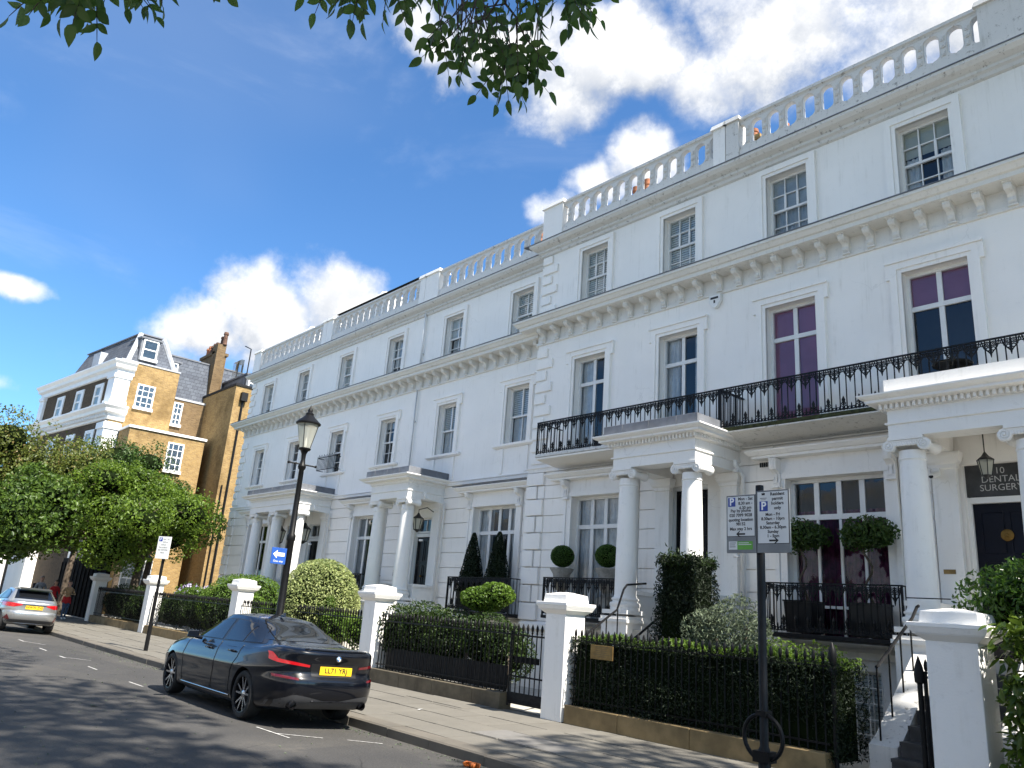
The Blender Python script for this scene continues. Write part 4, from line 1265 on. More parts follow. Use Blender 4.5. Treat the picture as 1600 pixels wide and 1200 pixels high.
stack(H6, -20.0, -19.4, 17.6, 18.2, 12.2, 14.7, 'brick_brown', [(-19.7, 17.9, .8)])
for Hh, x0, x1, y, z in ((H4, -28.5, -27.4, 16.0, 14.62), (H2, -34.3, -33.1, 15.6, 14.2)):
    q = MB(); q.box(x0, x1, y, y + .9, 12.2, z); q.frustum(x0 - .06, x1 + .06, y - .06, y + .96, z + .001, z + .12, .05); q.lathe([(.16, 0), (.17, .25), (.1, .32)], x0 + .3, y + .4, z + .1, 12)
    q.build('chimney_stack', 'stucco', Hh)
f = MB(); f.prism([(14.14, 13.142), (14.55, 13.142), (14.57, 13.165), (14.12, 13.165)], -27.9, -22.0, 'x'); f.build('roof_felt', 'iron_worn', H4)

# iron handrails beside the steps
def stair_rail(name, P, x, pts, base, mt='iron'):
    h = MB(); h.tube(pts, .022, 8)
    for (y, zt, zb) in base: h.tube([(x, y, zb), (x, y, zt)], .013, 6)
    h.build(name, mt, P)
stair_rail('handrail', P10, -4.82, [(-4.82, 10.85, 1.40), (-4.82, 10.9, 1.42), (-4.82, 12.1, 2.08), (-4.82, 12.3, 2.25), (-4.82, 12.36, 2.27)],
           [(10.86, 1.4, .50), (11.25, 1.62, .78), (11.65, 1.84, 1.08), (12.02, 2.04, 1.36)])
stair_rail('handrail', P8, -10.38, [(-10.38, 10.7, 1.15), (-10.38, 12.1, 1.95), (-10.38, 12.28, 2.35), (-10.40, 12.4, 2.45), (-10.4, 13.0, 2.52)],
           [(10.75, 1.17, .1), (11.1, 1.38, .3), (11.45, 1.58, .5), (11.8, 1.78, .7), (12.12, 1.98, .9)])
stair_rail('handrail', P8, -9.37, [(-9.37, 10.7, 1.05), (-9.37, 12.1, 1.85)], [(10.75, 1.07, .1), (11.1, 1.28, .3), (11.45, 1.48, .5), (11.8, 1.68, .7)])
tr = MB(); tr.box(-4.95, -4.35, 12.28, 12.32, 2.37, 2.385)
tr.build('boot_rail', 'iron', P10)

# lanterns hanging in the porches
def lantern(P, x, y, ztop, z, s, label, hang=True):
    L = thing('porch_lantern', label, 'lantern', (x, y, z), 'black lanterns in the porches')
    f = MB()
    if hang: f.tube([(x, y, ztop), (x, y, z + .50 * s)], .010, 5)
    else: f.tube([(x, y + .55 * s, z + .62 * s), (x, y + .3 * s, z + .72 * s), (x, y, z + .62 * s), (x, y, z + .5 * s)], .014, 6)
    f.lathe([(.02 * s, .52 * s), (.05 * s, .47 * s), (.08 * s, .43 * s), (.17 * s, .36 * s), (.18 * s, .34 * s)], x, y, z, 6)
    f.lathe([(.10 * s, .0), (.11 * s, .02 * s), (.06 * s, -.03 * s), (.01, -.07 * s)], x, y, z, 6)
    for q in range(6):
        w = math.pi / 3 * q
        f.tube([(x + .10 * s * math.cos(w), y + .10 * s * math.sin(w), z), (x + .165 * s * math.cos(w), y + .165 * s * math.sin(w), z + .35 * s)], .012 * s, 4)
    f.build('frame', 'lantern_frame', L)
    g = MB(); g.lathe([(.095 * s, .01 * s), (.155 * s, .345 * s)], x, y, z, 6); g.build('glass', 'glass_lamp', L)
lantern(P10, -4.0, 13.2, 5.0, 4.28, .72, 'black lantern hanging on a rod before the dental surgery fanlight')
lantern(P6, -19.35 - .35, 13.62, 4.85, 3.95, 1.0, 'black bracket lantern beside the column numbered 6', False)
lantern(P4, -26.95 - .3, 13.75, 4.85, 3.75, 1.35, 'black hanging lantern at the sunlit end of the double porch')
lantern(P4, -29.3, 13.75, 4.85, 3.75, 1.3, 'black hanging lantern between the middle columns of the double porch')
# terrace table on the upper balcony
t = thing('bistro_table', 'small dark round table standing on the upper balcony over the dental porch', 'table', (-4.45, 13.55, 5.6))
q = MB(); q.lathe([(.30, 0), (.31, .012), (.31, .03), (.30, .035)], -4.45, 13.55, 6.25, 20); q.build('table_top', 'iron', t)
q = MB()
for w in (0.3, 2.4, 4.5): q.tube([(-4.45 + .05 * math.cos(w), 13.55 + .05 * math.sin(w), 6.25), (-4.45 + .04 * math.cos(w), 13.55 + .04 * math.sin(w), 5.95), (-4.45 + .22 * math.cos(w), 13.55 + .22 * math.sin(w), 5.6)], .014, 5)
q.build('leg', 'iron', t)

# ------------------------------------------------------------------ yellow brick house beyond the terrace
BX, BY = -52.0, 12.0
BH = thing('brick_house', 'tall yellow brick house with slate mansard roof and white cornices', 'house', (BX - 8, BY, 0))
b = MB(); b.box(-65.2, BX, BY, BY + 3.65, -.3, 15.40); b.build('wall', ['brick_shaded', 'brick_yellow'], BH)
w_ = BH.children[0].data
for pl in w_.polygons: pl.material_index = 1 if pl.normal.x > .5 else 0  # sunny side takes the yellow brick, all other faces the shade-painted copy
MB().box(-65.2, BX - .35, BY + 3.651, BY + 6.9, -.3, 13.75).build('rear_wall', 'brick_brown', BH)
MB().box(BX - 10, -47.4, 17.8, 21.5, -.3, 14.35).build('closet_wing', 'brick_yellow', BH)
q = MB(); q.box(BX - 10, -47.34, 17.74, 21.6, 14.352, 14.50); q.build('coping', 'iron_worn', BH)
q = MB(); q.box(BX - 4, BX + .05, BY - .02, BY + 3.70, 15.402, 15.50); q.build('coping', 'lead_pale', BH)
q = MB(); q.box(BX - 8, BX - .30, BY + 3.71, BY + 6.9, 13.752, 13.88); q.build('coping', 'lead_pale', BH)
# low extension in front of the side wall
MB().box(BX + .001, BX + 2.3, 12.75, 17.3, -.3, 10.85).build('extension', 'brick_yellow', BH)
q = MB(); q.box(BX + .002, BX + 2.4, 12.68, 17.4, 10.852, 11.0); q.build('coping', 'white_paint', BH)
# white corner pilasters and cornices on the street front
for xa, xb in ((-53.0, -51.94), (-65.2, -64.35)):
    q = MB(); q.box(xa, xb, BY - .16, BY + .75, 12.45, 14.45); q.box(xa - .08, xb + .07, BY - .24, BY + .82, 14.2, 14.44); q.box(xa - .06, xb + .05, BY - .22, BY + .80, 12.45, 12.75)
    q.box(xa, xb, BY - .16, BY + .72, 3, 11.35); q.box(xa - .08, xb + .07, BY - .24, BY + .8, 10.9, 11.3)
    q.build('corner_pilaster', 'white_paint', BH)
for nm, z, s in (('cornice', 14.85, .75), ('cornice', 11.95, .85)):
    q = MB(); q.sweep([(-65.3, BY + 2), (-65.3, BY), (BX, BY), (BX, BY + .9)], [(0, z - .55 * s), (.10, z - .5 * s), (.12, z - .1), (.40 * s, z), (.44 * s, z + .18), (.62 * s, z + .36), (.62 * s, z + .45), (0, z + .55)])
    q.build(nm, 'white_paint', BH)
DEN = MB().cbox(0, 0, 0, .12, .18, .18).mesh('dentil', 'white_paint')
for i in range(44): inst('dentil', DEN, (-65.0 + i * .3, BY - .22 + (-65.0 + i * .3 - BX) * .119, 11.68), BH)
# mansard
def mansard(x0, x1, y0, y1, z0, z1, inx, iny, nm='mansard_roof'):
    q = MB(); q.frustum(x0, x1, y0, y1, z0, z1, inx, iny); return q.build(nm, 'slate', BH)
M1 = mansard(-62.6, BX - .25, BY + .45, BY + 3.4, 15.42, 17.68, .85, .75)
q = MB(); q.box(-61.9, BX - 1.0, BY + 1.1, BY + 2.75, 17.682, 17.76); q.build('roof_flat', 'lead', BH)
M2 = mansard(-64.0, BX - .9, BY + 3.2, BY + 11, 13.80, 16.9, .65, .2)
q = MB(); q.box(-64, BX - 1.5, BY + 3.3, BY + 11, 16.902, 17.0); q.build('roof_flat', 'lead', BH)
for (xa, ya, za, xb, yb, zb) in ((BX - .25, BY + .45, 15.45, BX - 1.10, BY + 1.20, 17.7), (BX - .25, BY + 3.4, 15.45, BX - 1.10, BY + 2.65, 17.7)):
    q = MB(); q.tube([(xa, ya, za), (xb, yb, zb)], .16, 6); q.build('hip_flashing', 'lead_pale', M1)
def side_window(X, y0, y1, z0, z1, nx=3, rows=4, d=.05, parent=BH, arch=False):
    """sash window in a wall facing +X"""
    m_ = .09; f = MB()
    f.box(X - .1, X + d, y0, y0 + m_, z0, z1); f.box(X - .1, X + d, y1 - m_, y1, z0, z1); f.box(X - .1, X + d, y0 + m_, y1 - m_, z1 - m_, z1); f.box(X - .1, X + d + .1, y0 - .06, y1 + .06, z0 - .1, z0 + m_)
    zm = (z0 + z1) / 2
    f.box(X - .1, X + d - .01, y0 + m_, y1 - m_, zm - .04, zm + .04)
    for i in range(1, nx): yy = y0 + (y1 - y0) * i / nx; f.box(X - .1, X + d - .02, yy - .02, yy + .02, z0, z1 - .01)
    for i in range(1, rows):
        zz = z0 + (z1 - z0) * i / rows
        if abs(zz - zm) > .1: f.box(X - .1, X + d - .022, y0 + .01, y1 - .01, zz - .02, zz + .02)
    o = f.build('window', 'white_paint', parent)
    g = MB(); g.quad((X + .004, y0 + .05, z0 + .05), (X + .004, y1 - .05, z0 + .05), (X + .004, y1 - .05, z1 - .05), (X + .004, y0 + .05, z1 - .05)); g.build('pane', 'glass', o, fix=False)
    bl = MB(); bl.quad((X + .002, y0 + .05, z0 + .05), (X + .002, y1 - .05, z0 + .05), (X + .002, y1 - .05, z1 - .05), (X + .002, y0 + .05, z1 - .05)); bl.build('blind', 'curtain_white' if nx > 1 else 'curtain_grey', o, fix=False)
    return o
side_window(BX, 13.25, 14.35, 12.55, 14.12)
side_window(BX - .35, 15.80, 16.40, 12.0, 13.55, 2)
side_window(BX + 2.3, 15.1, 16.1, 8.6, 10.4, 3)
side_window(BX + 2.3, 13.9, 15.6, 1.0, 3.2, 4)
def dormer(y0, y1, z0, z1, X0, X1):
    q = MB(); q.box(X0, X1, y0 - .12, y1 + .12, z0 - .1, z1 + .02); q.box(X0, X1 + .12, y0 - .22, y1 + .22, z1 + .021, z1 + .14)
    o = q.build('dormer', 'lead', BH)
    side_window(X1, y0, y1, z0, z1, 1, 2, .06, o) if False else None
    side_window(X1 + .02, y0, y1, z0, z1, 1, 2)
dormer(13.15, 14.10, 15.85, 17.2, BX - 2, BX - .30)
dormer(15.15, 15.75, 14.75, 16.25, BX - 2, BX - .75)
dormer(19.2, 19.9, 14.7, 15.7, -54.5, -49.2)
def front_window(x0, x1, z0, z1, blind='blind_cream'):
    f = MB(); m_ = .1
    f.box(x0, x0 + m_, BY - .05, BY + .05, z0, z1); f.box(x1 - m_, x1, BY - .05, BY + .05, z0, z1); f.box(x0 + m_, x1 - m_, BY - .05, BY + .05, z1 - m_, z1); f.box(x0 - .1, x1 + .1, BY - .14, BY + .05, z0 - .14, z0 + .05)
    f.box(x0 + m_, x1 - m_, BY - .04, BY + .04, (z0 + z1) / 2 - .05, (z0 + z1) / 2 + .05)
    f.box(x0 - .10, x0 - .001, BY - .06, BY + .02, z0, z1 + .12); f.box(x1 + .001, x1 + .34, BY - .06, BY + .02, z0, z1 + .12); f.box(x0, x1, BY - .06, BY + .02, z1 + .002, z1 + .12)
    o = f.build('window', 'white_paint', BH)
    g = MB(); g.quad((x0 + .05, BY - .012, z0), (x1 - .05, BY - .012, z0), (x1 - .05, BY - .012, z1), (x0 + .05, BY - .012, z1)); g.build('pane', 'glass', o, fix=False)
    g = MB(); g.quad((x0 + .05, BY - .004, z0), (x1 - .05, BY - .004, z0), (x1 - .05, BY - .004, z1), (x0 + .05, BY - .004, z1)); g.build('blind', blind, o, fix=False)
for x in (-61.85, -58.4, -55.15): front_window(x, x + .92, 12.65, 14.0)
for x in (-61.7, -58.3, -55.1): front_window(x, x + 1.0, 8.6, 10.9)
q = MB(); q.prism([(-58.6, 15.9), (-57.4, 15.9), (-57.4, 17.0), (-58.6, 17.0)], BY + .50, BY + 1.9, 'y'); o = q.build('dormer', 'lead_pale', BH)
# chimney with its row of pots
cs = MB(); cs.box(-55.9, -53.2, 18.1, 18.9, 13, 17.75); cs.box(-56, -53.1, 18.0, 19.0, 17.752, 17.95); cs.box(-53.6, -52.7, 18.0, 18.6, 13.0, 18.4)
st = cs.build('chimney_stack', 'brick_brown', BH)
rr = random.Random(3)
for i in range(8):
    x = -55.7 + i * .42; h = rr.uniform(.7, 1.0); z = 17.95 if i < 6 else 18.4
    p = MB(); p.lathe([(.17, 0), (.18, .05), (.15, .1), (.135, h * .75), (.175, h * .8), (.17, h * .9), (.14, h), (.1, h), (.1, h - .1)], x, 18.45, z, 10)
    p.build('chimney_pot', 'terracotta' if i in (0, 1) else 'terracotta_dark', st, True)
# the street front is not square to the side wall: it swings out towards the road at its far end
for o_ in [o_ for o_ in BH.children_recursive if o_.type == 'MESH' and not o_.name.startswith('dentil')]:
    for v_ in o_.data.vertices:
        if v_.co.x < BX and v_.co.y < 16.5: v_.co.y += (v_.co.x - BX) * .119
# flue, pipes and aerial
q = MB(); q.box(-52.4, -51.0, 19.2, 19.4, 15.7, 17.2); q.build('roof_screen', 'glass', BH)
q = MB(); q.tube([(-47.33, 18.35, 14.0), (-47.30, 18.35, 0)], .07, 6); q.box(-47.4, -47.1, 18.15, 18.55, 13.4, 13.95); q.tube([(-47.33, 18.0, 8), (-47.33, 18.0, 2)], .05, 6)
q.build('downpipe', 'iron_worn', BH)
q = MB(); q.tube([(-47.6, 18.4, 14.4), (-47.6, 18.4, 17.0), (-49.2, 18.6, 17.6)], .04, 5); q.tube([(-47.5, 20.5, 14.4), (-47.5, 20.5, 16.6)], .03, 4); q.tube([(-47.5, 20.0, 16.4), (-47.5, 21.0, 16.5)], .02, 4); q.tube([(-47.9, 20.2, 16.4), (-47.1, 20.2, 16.4)], .02, 4)
q.build('aerial', 'iron_worn', BH)

# ------------------------------------------------------------------ white house seen under the trees at the far left
WH = thing('white_house', 'white house with tall porch columns seen beneath the left tree', 'house', (-66, 13, 0))
MB().box(-80, -64, 12.6, 20, -.3, 9).build('wall', 'stucco', WH)
MB().box(-63.999, -58.5, 10.6, 17.5, -.3, 5.6).build('side_wing', 'stucco', WH)
for y in (8.6, 9.35):
    inst('column', COLM, (-58.9, y, 0.3), WH, scale=(1.3, 1.3, 1.5))
MB().box(-62, -58.4, 8.2, 10.59, 4.5, 5.6).build('porch', 'stucco', WH)
q = side_window(-58.5, 11.2, 12.6, .5, 1.7, 4, 3, .04, WH)
q = side_window(-58.5, 13.2, 14.4, 1.0, 3.2, 3, 4, .04, WH)
GW = thing('garden_door', 'dark garden doorway, its shade painted black, behind the walking people', 'door', (-46.5, 10.6, 0))
MB().box(-50.0, -41.2, 10.9, 11.1, -.1, 2.9).build('boarding', 'shade_black', GW)
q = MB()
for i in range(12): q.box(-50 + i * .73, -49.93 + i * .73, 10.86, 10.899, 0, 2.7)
q.build('batten', 'shade_black', GW)
SB = 1.03      # plot depth: how far the front boundary is set back from the kerb
# ------------------------------------------------------------------ garden piers, railings, gates
def pier_mesh():
    q = MB()
    w = .25
    q.box(-w, w, -w, w, PAVE_Z, 1.78)
    pth = [(-w, w), (-w, -w), (w, -w), (w, w), (-w, w + .0001)]
    q.frustum(-w - .10, w + .10, -w - .10, w + .10, 1.86, 1.78, .10)
    q.frustum(-w - .13, w + .13, -w - .13, w + .13, 1.93, 1.862, .035)
    q.box(-w - .135, w + .135, -w - .135, w + .135, 1.931, 1.985)
    q.frustum(-w - .04, w + .04, -w - .04, w + .04, 1.986, 2.12, .015)
    q.frustum(-w - .025, w + .025, -w - .025, w + .025, 2.121, 2.165, .20)
    return q.mesh('gate_pier', 'stucco_trim')
PIER = pier_mesh()
pier_lab = ['white rendered gate pier nearest the camera, beside the spotted laurel', 'white rendered gate pier between the dark yew hedge and the iron gate',
            'white rendered gate pier just behind the rear of the navy saloon', 'white rendered gate pier rising above the bonnet of the navy saloon',
            'white rendered gate pier beside the thin parking sign post', 'white rendered gate pier under the trees by the three walkers']
PX = [-3.54, -9.88, -15.9, -23.5, -31.5, -38.95]
for x, lab in zip(PX, pier_lab):
    o = inst('gate_pier', PIER, (x * SB, 10.15 * SB, 0), scale=(1.15, 1, 1) if x > -4 else None)
    tag(o, lab, 'gate pier', 'white gate piers along the pavement')
    o.modifiers.new('bevel', 'BEVEL').width = .006


def bar_mesh(z0, z1, ztip, r=.0115):
    q = MB()
    q.tube([(0, 0, z0), (0, 0, z1)], r, 6)
    q.lathe([(r, 0), (.020, .012), (.020, .024), (.013, .035), (.023, .06), (.026, .10), (.020, (ztip - z1) * .75), (.002, ztip - z1)], 0, 0, z1, 8)
    return q.mesh('bar', 'iron', smooth=True)
BAR = bar_mesh(.28, 1.385, 1.565); BARG = bar_mesh(.14, 1.385, 1.565)
YR = 10.08 * SB
def railing(x0, x1, label, plinth=True, spacing=.125, mt='york_stone', panel=None):
    x0 *= SB; x1 *= SB
    if panel: panel = (panel[0] * SB, panel[1] * SB)
    R_ = thing('iron_railing', label, 'railing', ((x0 + x1) / 2, YR, PAVE_Z), 'black spear-headed railings')
    n = int(round((x1 - x0) / spacing))
    for i in range(n):
        inst('bar', BAR, (x0 + (x1 - x0) * (i + .5) / n, YR, 0), R_, rot=(RR.uniform(-.006, .006), RR.uniform(-.006, .006), 0))
    q = MB(); q.box(x0, x1, YR - .016, YR + .016, 1.345, 1.375); q.build('top_rail', 'iron', R_)
    q = MB(); q.box(x0, x1, YR - .016, YR + .016, .40, .425); q.build('bottom_rail', 'iron', R_)
    x = x0
    while x < x1 - .01:
        L = min(RR.uniform(1.0, 1.5), x1 - x)
        q = MB(); q.box(x + .003, x + L - .003, YR - .15, YR + .15, PAVE_Z - .1, .31 + RR.uniform(-.006, .006)); q.build('plinth_stone', mt, R_, bevel=.012)
        x += L
    if panel:
        q = MB(); q.box(panel[0], panel[1], YR + .03, YR + .045, .33, .78); q.build('infill_panel', 'iron_worn', R_)
    return R_
railing(-9.60, -5.10, 'black spear-headed railing over a york stone kerb, holding back the dark yew hedge')
railing(-15.62, -11.22, 'black spear-headed railing in front of the loose laurel hedge behind the car', mt='stone_dark', panel=(-15.3, -11.25))
railing(-23.22, -16.18, 'black spear-headed railing hidden behind the navy saloon', mt='stone_dark')
railing(-31.22, -23.8, 'black spear-headed railing between the thin sign post and the bonnet of the saloon')
railing(-38.65, -31.8, 'black spear-headed railing in the shade under the lime green tree')

def gate(x0, x1, label, ang=0.0, parent=None):
    x0 *= SB; x1 *= SB
    G = thing('iron_gate', label, 'gate', (x0, YR, PAVE_Z), 'iron gates')
    n = int(round((x1 - x0) / .13)); ca, sa = math.cos(ang), math.sin(ang)
    P = lambda d, z: (x0 + d * ca, YR + d * sa, z)
    for i in range(n):
        inst('bar', BARG, P((x1 - x0) * (i + .5) / n, 0), G)
    for z in (1.35, .62, .2): MB().tube([P(0, z), P(x1 - x0, z)], .016, 5).build('rail', 'iron', G)
    for d in (.01, x1 - x0 - .01): MB().tube([P(d, .1), P(d, 1.42)], .022, 6).build('stile', 'iron', G)
    return G
GA = gate(-11.17, -10.18, 'closed black iron gate between the loose laurel hedge and a white pier')
q = MB(); q.box(-11.15 * SB, -10.2 * SB, YR - .012, YR + .012, .14, .34); q.build('kick_plate', 'iron_worn', GA)
q = MB(); q.box(-11.1 * SB, -10.45 * SB, YR + .02, YR + .06, .86, .97); q.build('lock_box', 'iron', GA)
GB = gate(-3.92, -2.82, 'black iron gate standing open before the dental surgery steps', math.pi / 2 * 1.04)
q = MB(); q.lathe([(.045, 0), (.05, .1), (.03, .12), (.03, 1.22), (.05, 1.24), (.055, 1.30), (.035, 1.34), (.05, 1.40), (.055, 1.50), (.045, 1.56), (.02, 1.62), (.002, 1.66)], -5.03 * SB, YR, PAVE_Z, 12)
o = q.build('gate_post', 'iron', None, True); tag(o, 'black iron gate post with urn finial at the right end of the yew hedge', 'post', 'iron gate posts')
q = MB(); q.lathe([(.045, 0), (.05, .1), (.03, .12), (.03, 1.25), (.055, 1.27), (.06, 1.36), (.045, 1.45), (.002, 1.58)], -3.98 * SB, YR, PAVE_Z, 12)
o = q.build('gate_post', 'iron', None, True); tag(o, 'black iron gate post with rounded tip close against the nearest white pier', 'post', 'iron gate posts')
q = MB(); q.box(-9.10 * SB, -8.62 * SB, YR - .105, YR - .09, 1.10, 1.325)
o = q.build('brass_plaque', 'bronze_plate', None, bevel=.004); tag(o, 'small engraved brass plaque fixed to the railing over the yew hedge', 'plaque')
q = MB()
rr = random.Random(9)
for i in range(6):
    w = rr.uniform(.10, .19) if i != 1 else .1
    q.box(-8.86 * SB - w, -8.86 * SB + w, YR - .1062, YR - .1052, 1.295 - i * .03, 1.301 - i * .03)
q.build('engraved_lines', 'stone_dark', o)


# ------------------------------------------------------------------ foliage
def fast_mesh(name, V, tris, mat_name, tint=None):
    me = bpy.data.meshes.new(name)
    me.vertices.add(len(V)); me.vertices.foreach_set('co', np.ascontiguousarray(V, np.float32).ravel())
    me.loops.add(tris.size); me.loops.foreach_set('vertex_index', tris.ravel().astype(np.int32))
    me.polygons.add(len(tris)); me.polygons.foreach_set('loop_start', np.arange(0, tris.size, 3, dtype=np.int32))
    me.materials.append(MATS[mat_name])
    me.update(calc_edges=True)
    if tint is not None:
        a = me.attributes.new('tint', 'FLOAT', 'POINT'); a.data.foreach_set('value', np.ascontiguousarray(tint, np.float32))
    return me


def unit(a): return a / np.maximum(1e-9, np.linalg.norm(a, axis=1, keepdims=True))


def leaf_mesh(name, P, Nrm, size, mat_name, rng, aspect=.5, droop=.2, wild=.7, fold=.18, lift=None):
    n = len(P)
    nn = unit(Nrm + rng.normal(size=(n, 3)) * wild)
    t = rng.normal(size=(n, 3)); t[:, 2] -= droop * 2
    if lift is not None: t = t * .6 + np.asarray(lift)
    t = unit(t - nn * (t * nn).sum(1, keepdims=True)); s = np.cross(nn, t)
    L = (size * rng.uniform(.65, 1.25, n))[:, None]; w = L * aspect * .5
    base = P - t * L * .45; tip = P + t * L * .55 - nn * L * .10
    mid = P - t * L * .02
    a = mid + s * w + nn * L * fold; b = mid - s * w + nn * L * fold
    V = np.stack([base, a, tip, b], 1).reshape(-1, 3)
    k = np.arange(n)[:, None] * 4
    T = np.concatenate([k + np.array([[0, 1, 2]]), k + np.array([[0, 2, 3]])], 1).reshape(-1, 3)
    return fast_mesh(name, V, T, mat_name, np.repeat(rng.uniform(0, 1, n), 4))


def lumps(P, rng, freq=1.6, k=7):
    v = np.zeros(len(P))
    for _ in range(k):
        d = rng.normal(size=3) * freq; v += np.sin(P @ d + rng.uniform(0, 6.28))
    return v / math.sqrt(k / 2)


def ell_points(n, ells, rng, shell=.55, rough=.12, freq=1.6, gap=None):
    vol = np.array([e[3] * e[4] * e[5] for e in ells]) ** .67; vol /= vol.sum()
    out, nor = [], []
    for e, f in zip(ells, vol):
        m = int(n * f); d = unit(rng.normal(size=(m, 3)))
        r = 1 - (1 - shell) * rng.uniform(0, 1, m) ** 1.6
        c = np.array(e[:3]); rr_ = np.array(e[3:6])
        lp = lumps(c + d * rr_, rng, freq)
        P = c + d * rr_ * (r * (1 + rough * lp))[:, None]
        N_ = unit(d / rr_)
        if gap is not None:
            keep = lumps(P, rng, freq * 1.7) > gap
            P, N_ = P[keep], N_[keep]
        out.append(P); nor.append(N_)
    return np.concatenate(out), np.concatenate(nor)


def box_points(n, b, rng, depth=.10, jitter=.03, faces='frltb'):
    x0, x1, y0, y1, z0, z1 = b
    F = {'f': ((x1 - x0) * (z1 - z0), (0, -1, 0)), 'b': ((x1 - x0) * (z1 - z0), (0, 1, 0)), 'r': ((y1 - y0) * (z1 - z0), (1, 0, 0)), 'l': ((y1 - y0) * (z1 - z0), (-1, 0, 0)), 't': ((x1 - x0) * (y1 - y0), (0, 0, 1))}
    tot = sum(F[k][0] for k in faces); out, nor = [], []
    for k in faces:
        m = int(n * F[k][0] / tot); nv = np.array(F[k][1], float)
        P = np.stack([rng.uniform(x0, x1, m), rng.uniform(y0, y1, m), rng.uniform(z0, z1, m)], 1)
        ax = int(np.argmax(np.abs(nv))); lim = (x0, x1, y0, y1, z0, z1)[ax * 2 + (1 if nv[ax] > 0 else 0)]
        P[:, ax] = lim - nv[ax] * rng.uniform(0, depth, m)
        P += nv * (lumps(P, rng, 3.2) * jitter)[:, None]
        out.append(P); nor.append(np.tile(nv, (m, 1)))
    return np.concatenate(out), np.concatenate(nor)


def core(name, ells, parent, mat_name='inner_shade', f=.72):  # dark solids standing in for the shaded inside of the leaves
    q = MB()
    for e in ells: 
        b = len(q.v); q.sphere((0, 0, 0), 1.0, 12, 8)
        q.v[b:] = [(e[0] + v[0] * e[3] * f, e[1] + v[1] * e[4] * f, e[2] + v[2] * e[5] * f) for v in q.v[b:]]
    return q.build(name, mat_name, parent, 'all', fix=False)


def bush(name, label, cat, ells, n, size, mat_name, seed, group=None, base=None, aspect=.5, rough=.05, shell=.8, wild=.7, freq=3.0, inner=.8, stem=None, droop=.2, lift=None, gap=None, innermat='inner_shade'):
    rng = np.random.default_rng(seed)
    if ells[0][1] < 11.15: ells = [(e[0] * SB, e[1] * SB, *e[2:]) for e in ells]; base = base and (base[0] * SB, base[1] * SB, base[2])
    e0 = ells[0]; b = base or (e0[0], e0[1], PAVE_Z)
    T = thing(name, label, cat, b, group)
    P, N_ = ell_points(n, ells, rng, shell, rough, freq, gap)
    ok = P[:, 2] > 0.02
    o = inst('foliage', leaf_mesh('foliage', P[ok], N_[ok], size, mat_name, rng, aspect, droop, wild, lift=lift), (0, 0, 0), T)
    if inner: core('shade_core', ells, T, innermat, inner)
    if stem:
        q = MB()
        for pts, r in stem: q.tube(pts, r, 7)
        q.build('stem', 'bark', T, 'all')
    return T


def hedge(name, label, b, n, size, mat_name, seed, group=None, jitter=.04, wild=.75, aspect=.5, faces='frlt', top=None, depth=.12, droop=.2, lift=None):
    rng = np.random.default_rng(seed)
    b = (b[0] * SB, b[1] * SB, b[2] * SB, b[3] * SB, b[4], b[5])
    T = thing(name, label, 'hedge', ((b[0] + b[1]) / 2, (b[2] + b[3]) / 2, PAVE_Z), group)
    P, N_ = box_points(n, b, rng, depth, jitter, faces)
    inst('foliage', leaf_mesh('foliage', P, N_, size, mat_name, rng, aspect, droop, wild, lift=lift), (0, 0, 0), T)
    q = MB(); q.box(b[0] + .10, b[1] - .10, b[2] + .10, b[3] - .10, b[4], b[5] - .11); q.build('shade_core', 'inner_shade', T)
    if top:
        P, N_ = box_points(top[0], (b[0], b[1], b[2] + .05, b[3], b[5] - .1, b[5] + .06), rng, .14, .04, 't')
        inst('new_growth', leaf_mesh('new_growth', P, N_ * .6, top[1], top[2], rng, .35, -.3, .9, lift=(0, 0, .9)), (0, 0, 0), T)
    return T

hedge('yew_hedge', 'clipped dark yew hedge behind the nearest railing, bright new tips along its top', (-9.60, -4.93, 10.015, 10.75, .20, 1.42), 15000, .052, 'leaf_yew', 31, jitter=.045, aspect=.34, droop=.3, top=(3800, .065, 'leaf_bright'))
bush('laurel_hedge', 'loose bushy laurel hedge behind the railing at the rear of the car', 'hedge',
     [(-15.7, 10.55, 1.15, .85, .50, .55), (-14.6, 10.6, 1.22, .9, .55, .58), (-13.4, 10.65, 1.18, .95, .55, .56), (-12.4, 10.6, 1.10, .85, .55, .55), (-11.75, 10.55, .98, .55, .48, .52), (-15.2, 10.5, .85, .8, .4, .45), (-13.9, 10.5, .9, 1.0, .4, .4)],
     15000, .075, 'leaf_hedge', 32, rough=.10, wild=.8, inner=.74, base=(-13.7, 10.6, PAVE_Z),
     stem=[([(x, 10.5, .06), (x + .1, 10.55, .5), (x, 10.6, 1.0)], .022) for x in (-15.7, -15.1, -14.5, -13.8, -13.1, -12.4, -11.8)])
bush('laurel_hedge', 'low trimmed hedge showing behind the railing between the thin sign post and the saloon', 'hedge',
     [(-30.2, 10.7, .95, 1.5, .5, .62), (-28.0, 10.7, .95, 1.6, .5, .6), (-25.8, 10.7, .95, 1.7, .5, .6), (-24.3, 10.7, .9, .8, .5, .55)], 9000, .085, 'leaf_hedge', 33, rough=.08, inner=.82, base=(-27.5, 10.7, PAVE_Z), group='low hedges behind the railings')
bush('laurel_hedge', 'low shaded hedge behind the railing below the lime green tree', 'hedge',
     [(-37.6, 10.7, .95, 1.2, .6, .75), (-35.5, 10.7, .95, 1.6, .6, .75), (-33.2, 10.7, .95, 1.7, .6, .70)], 6000, .10, 'leaf_hedge', 34, rough=.12, inner=.82, base=(-35.5, 10.7, PAVE_Z), group='low hedges behind the railings')
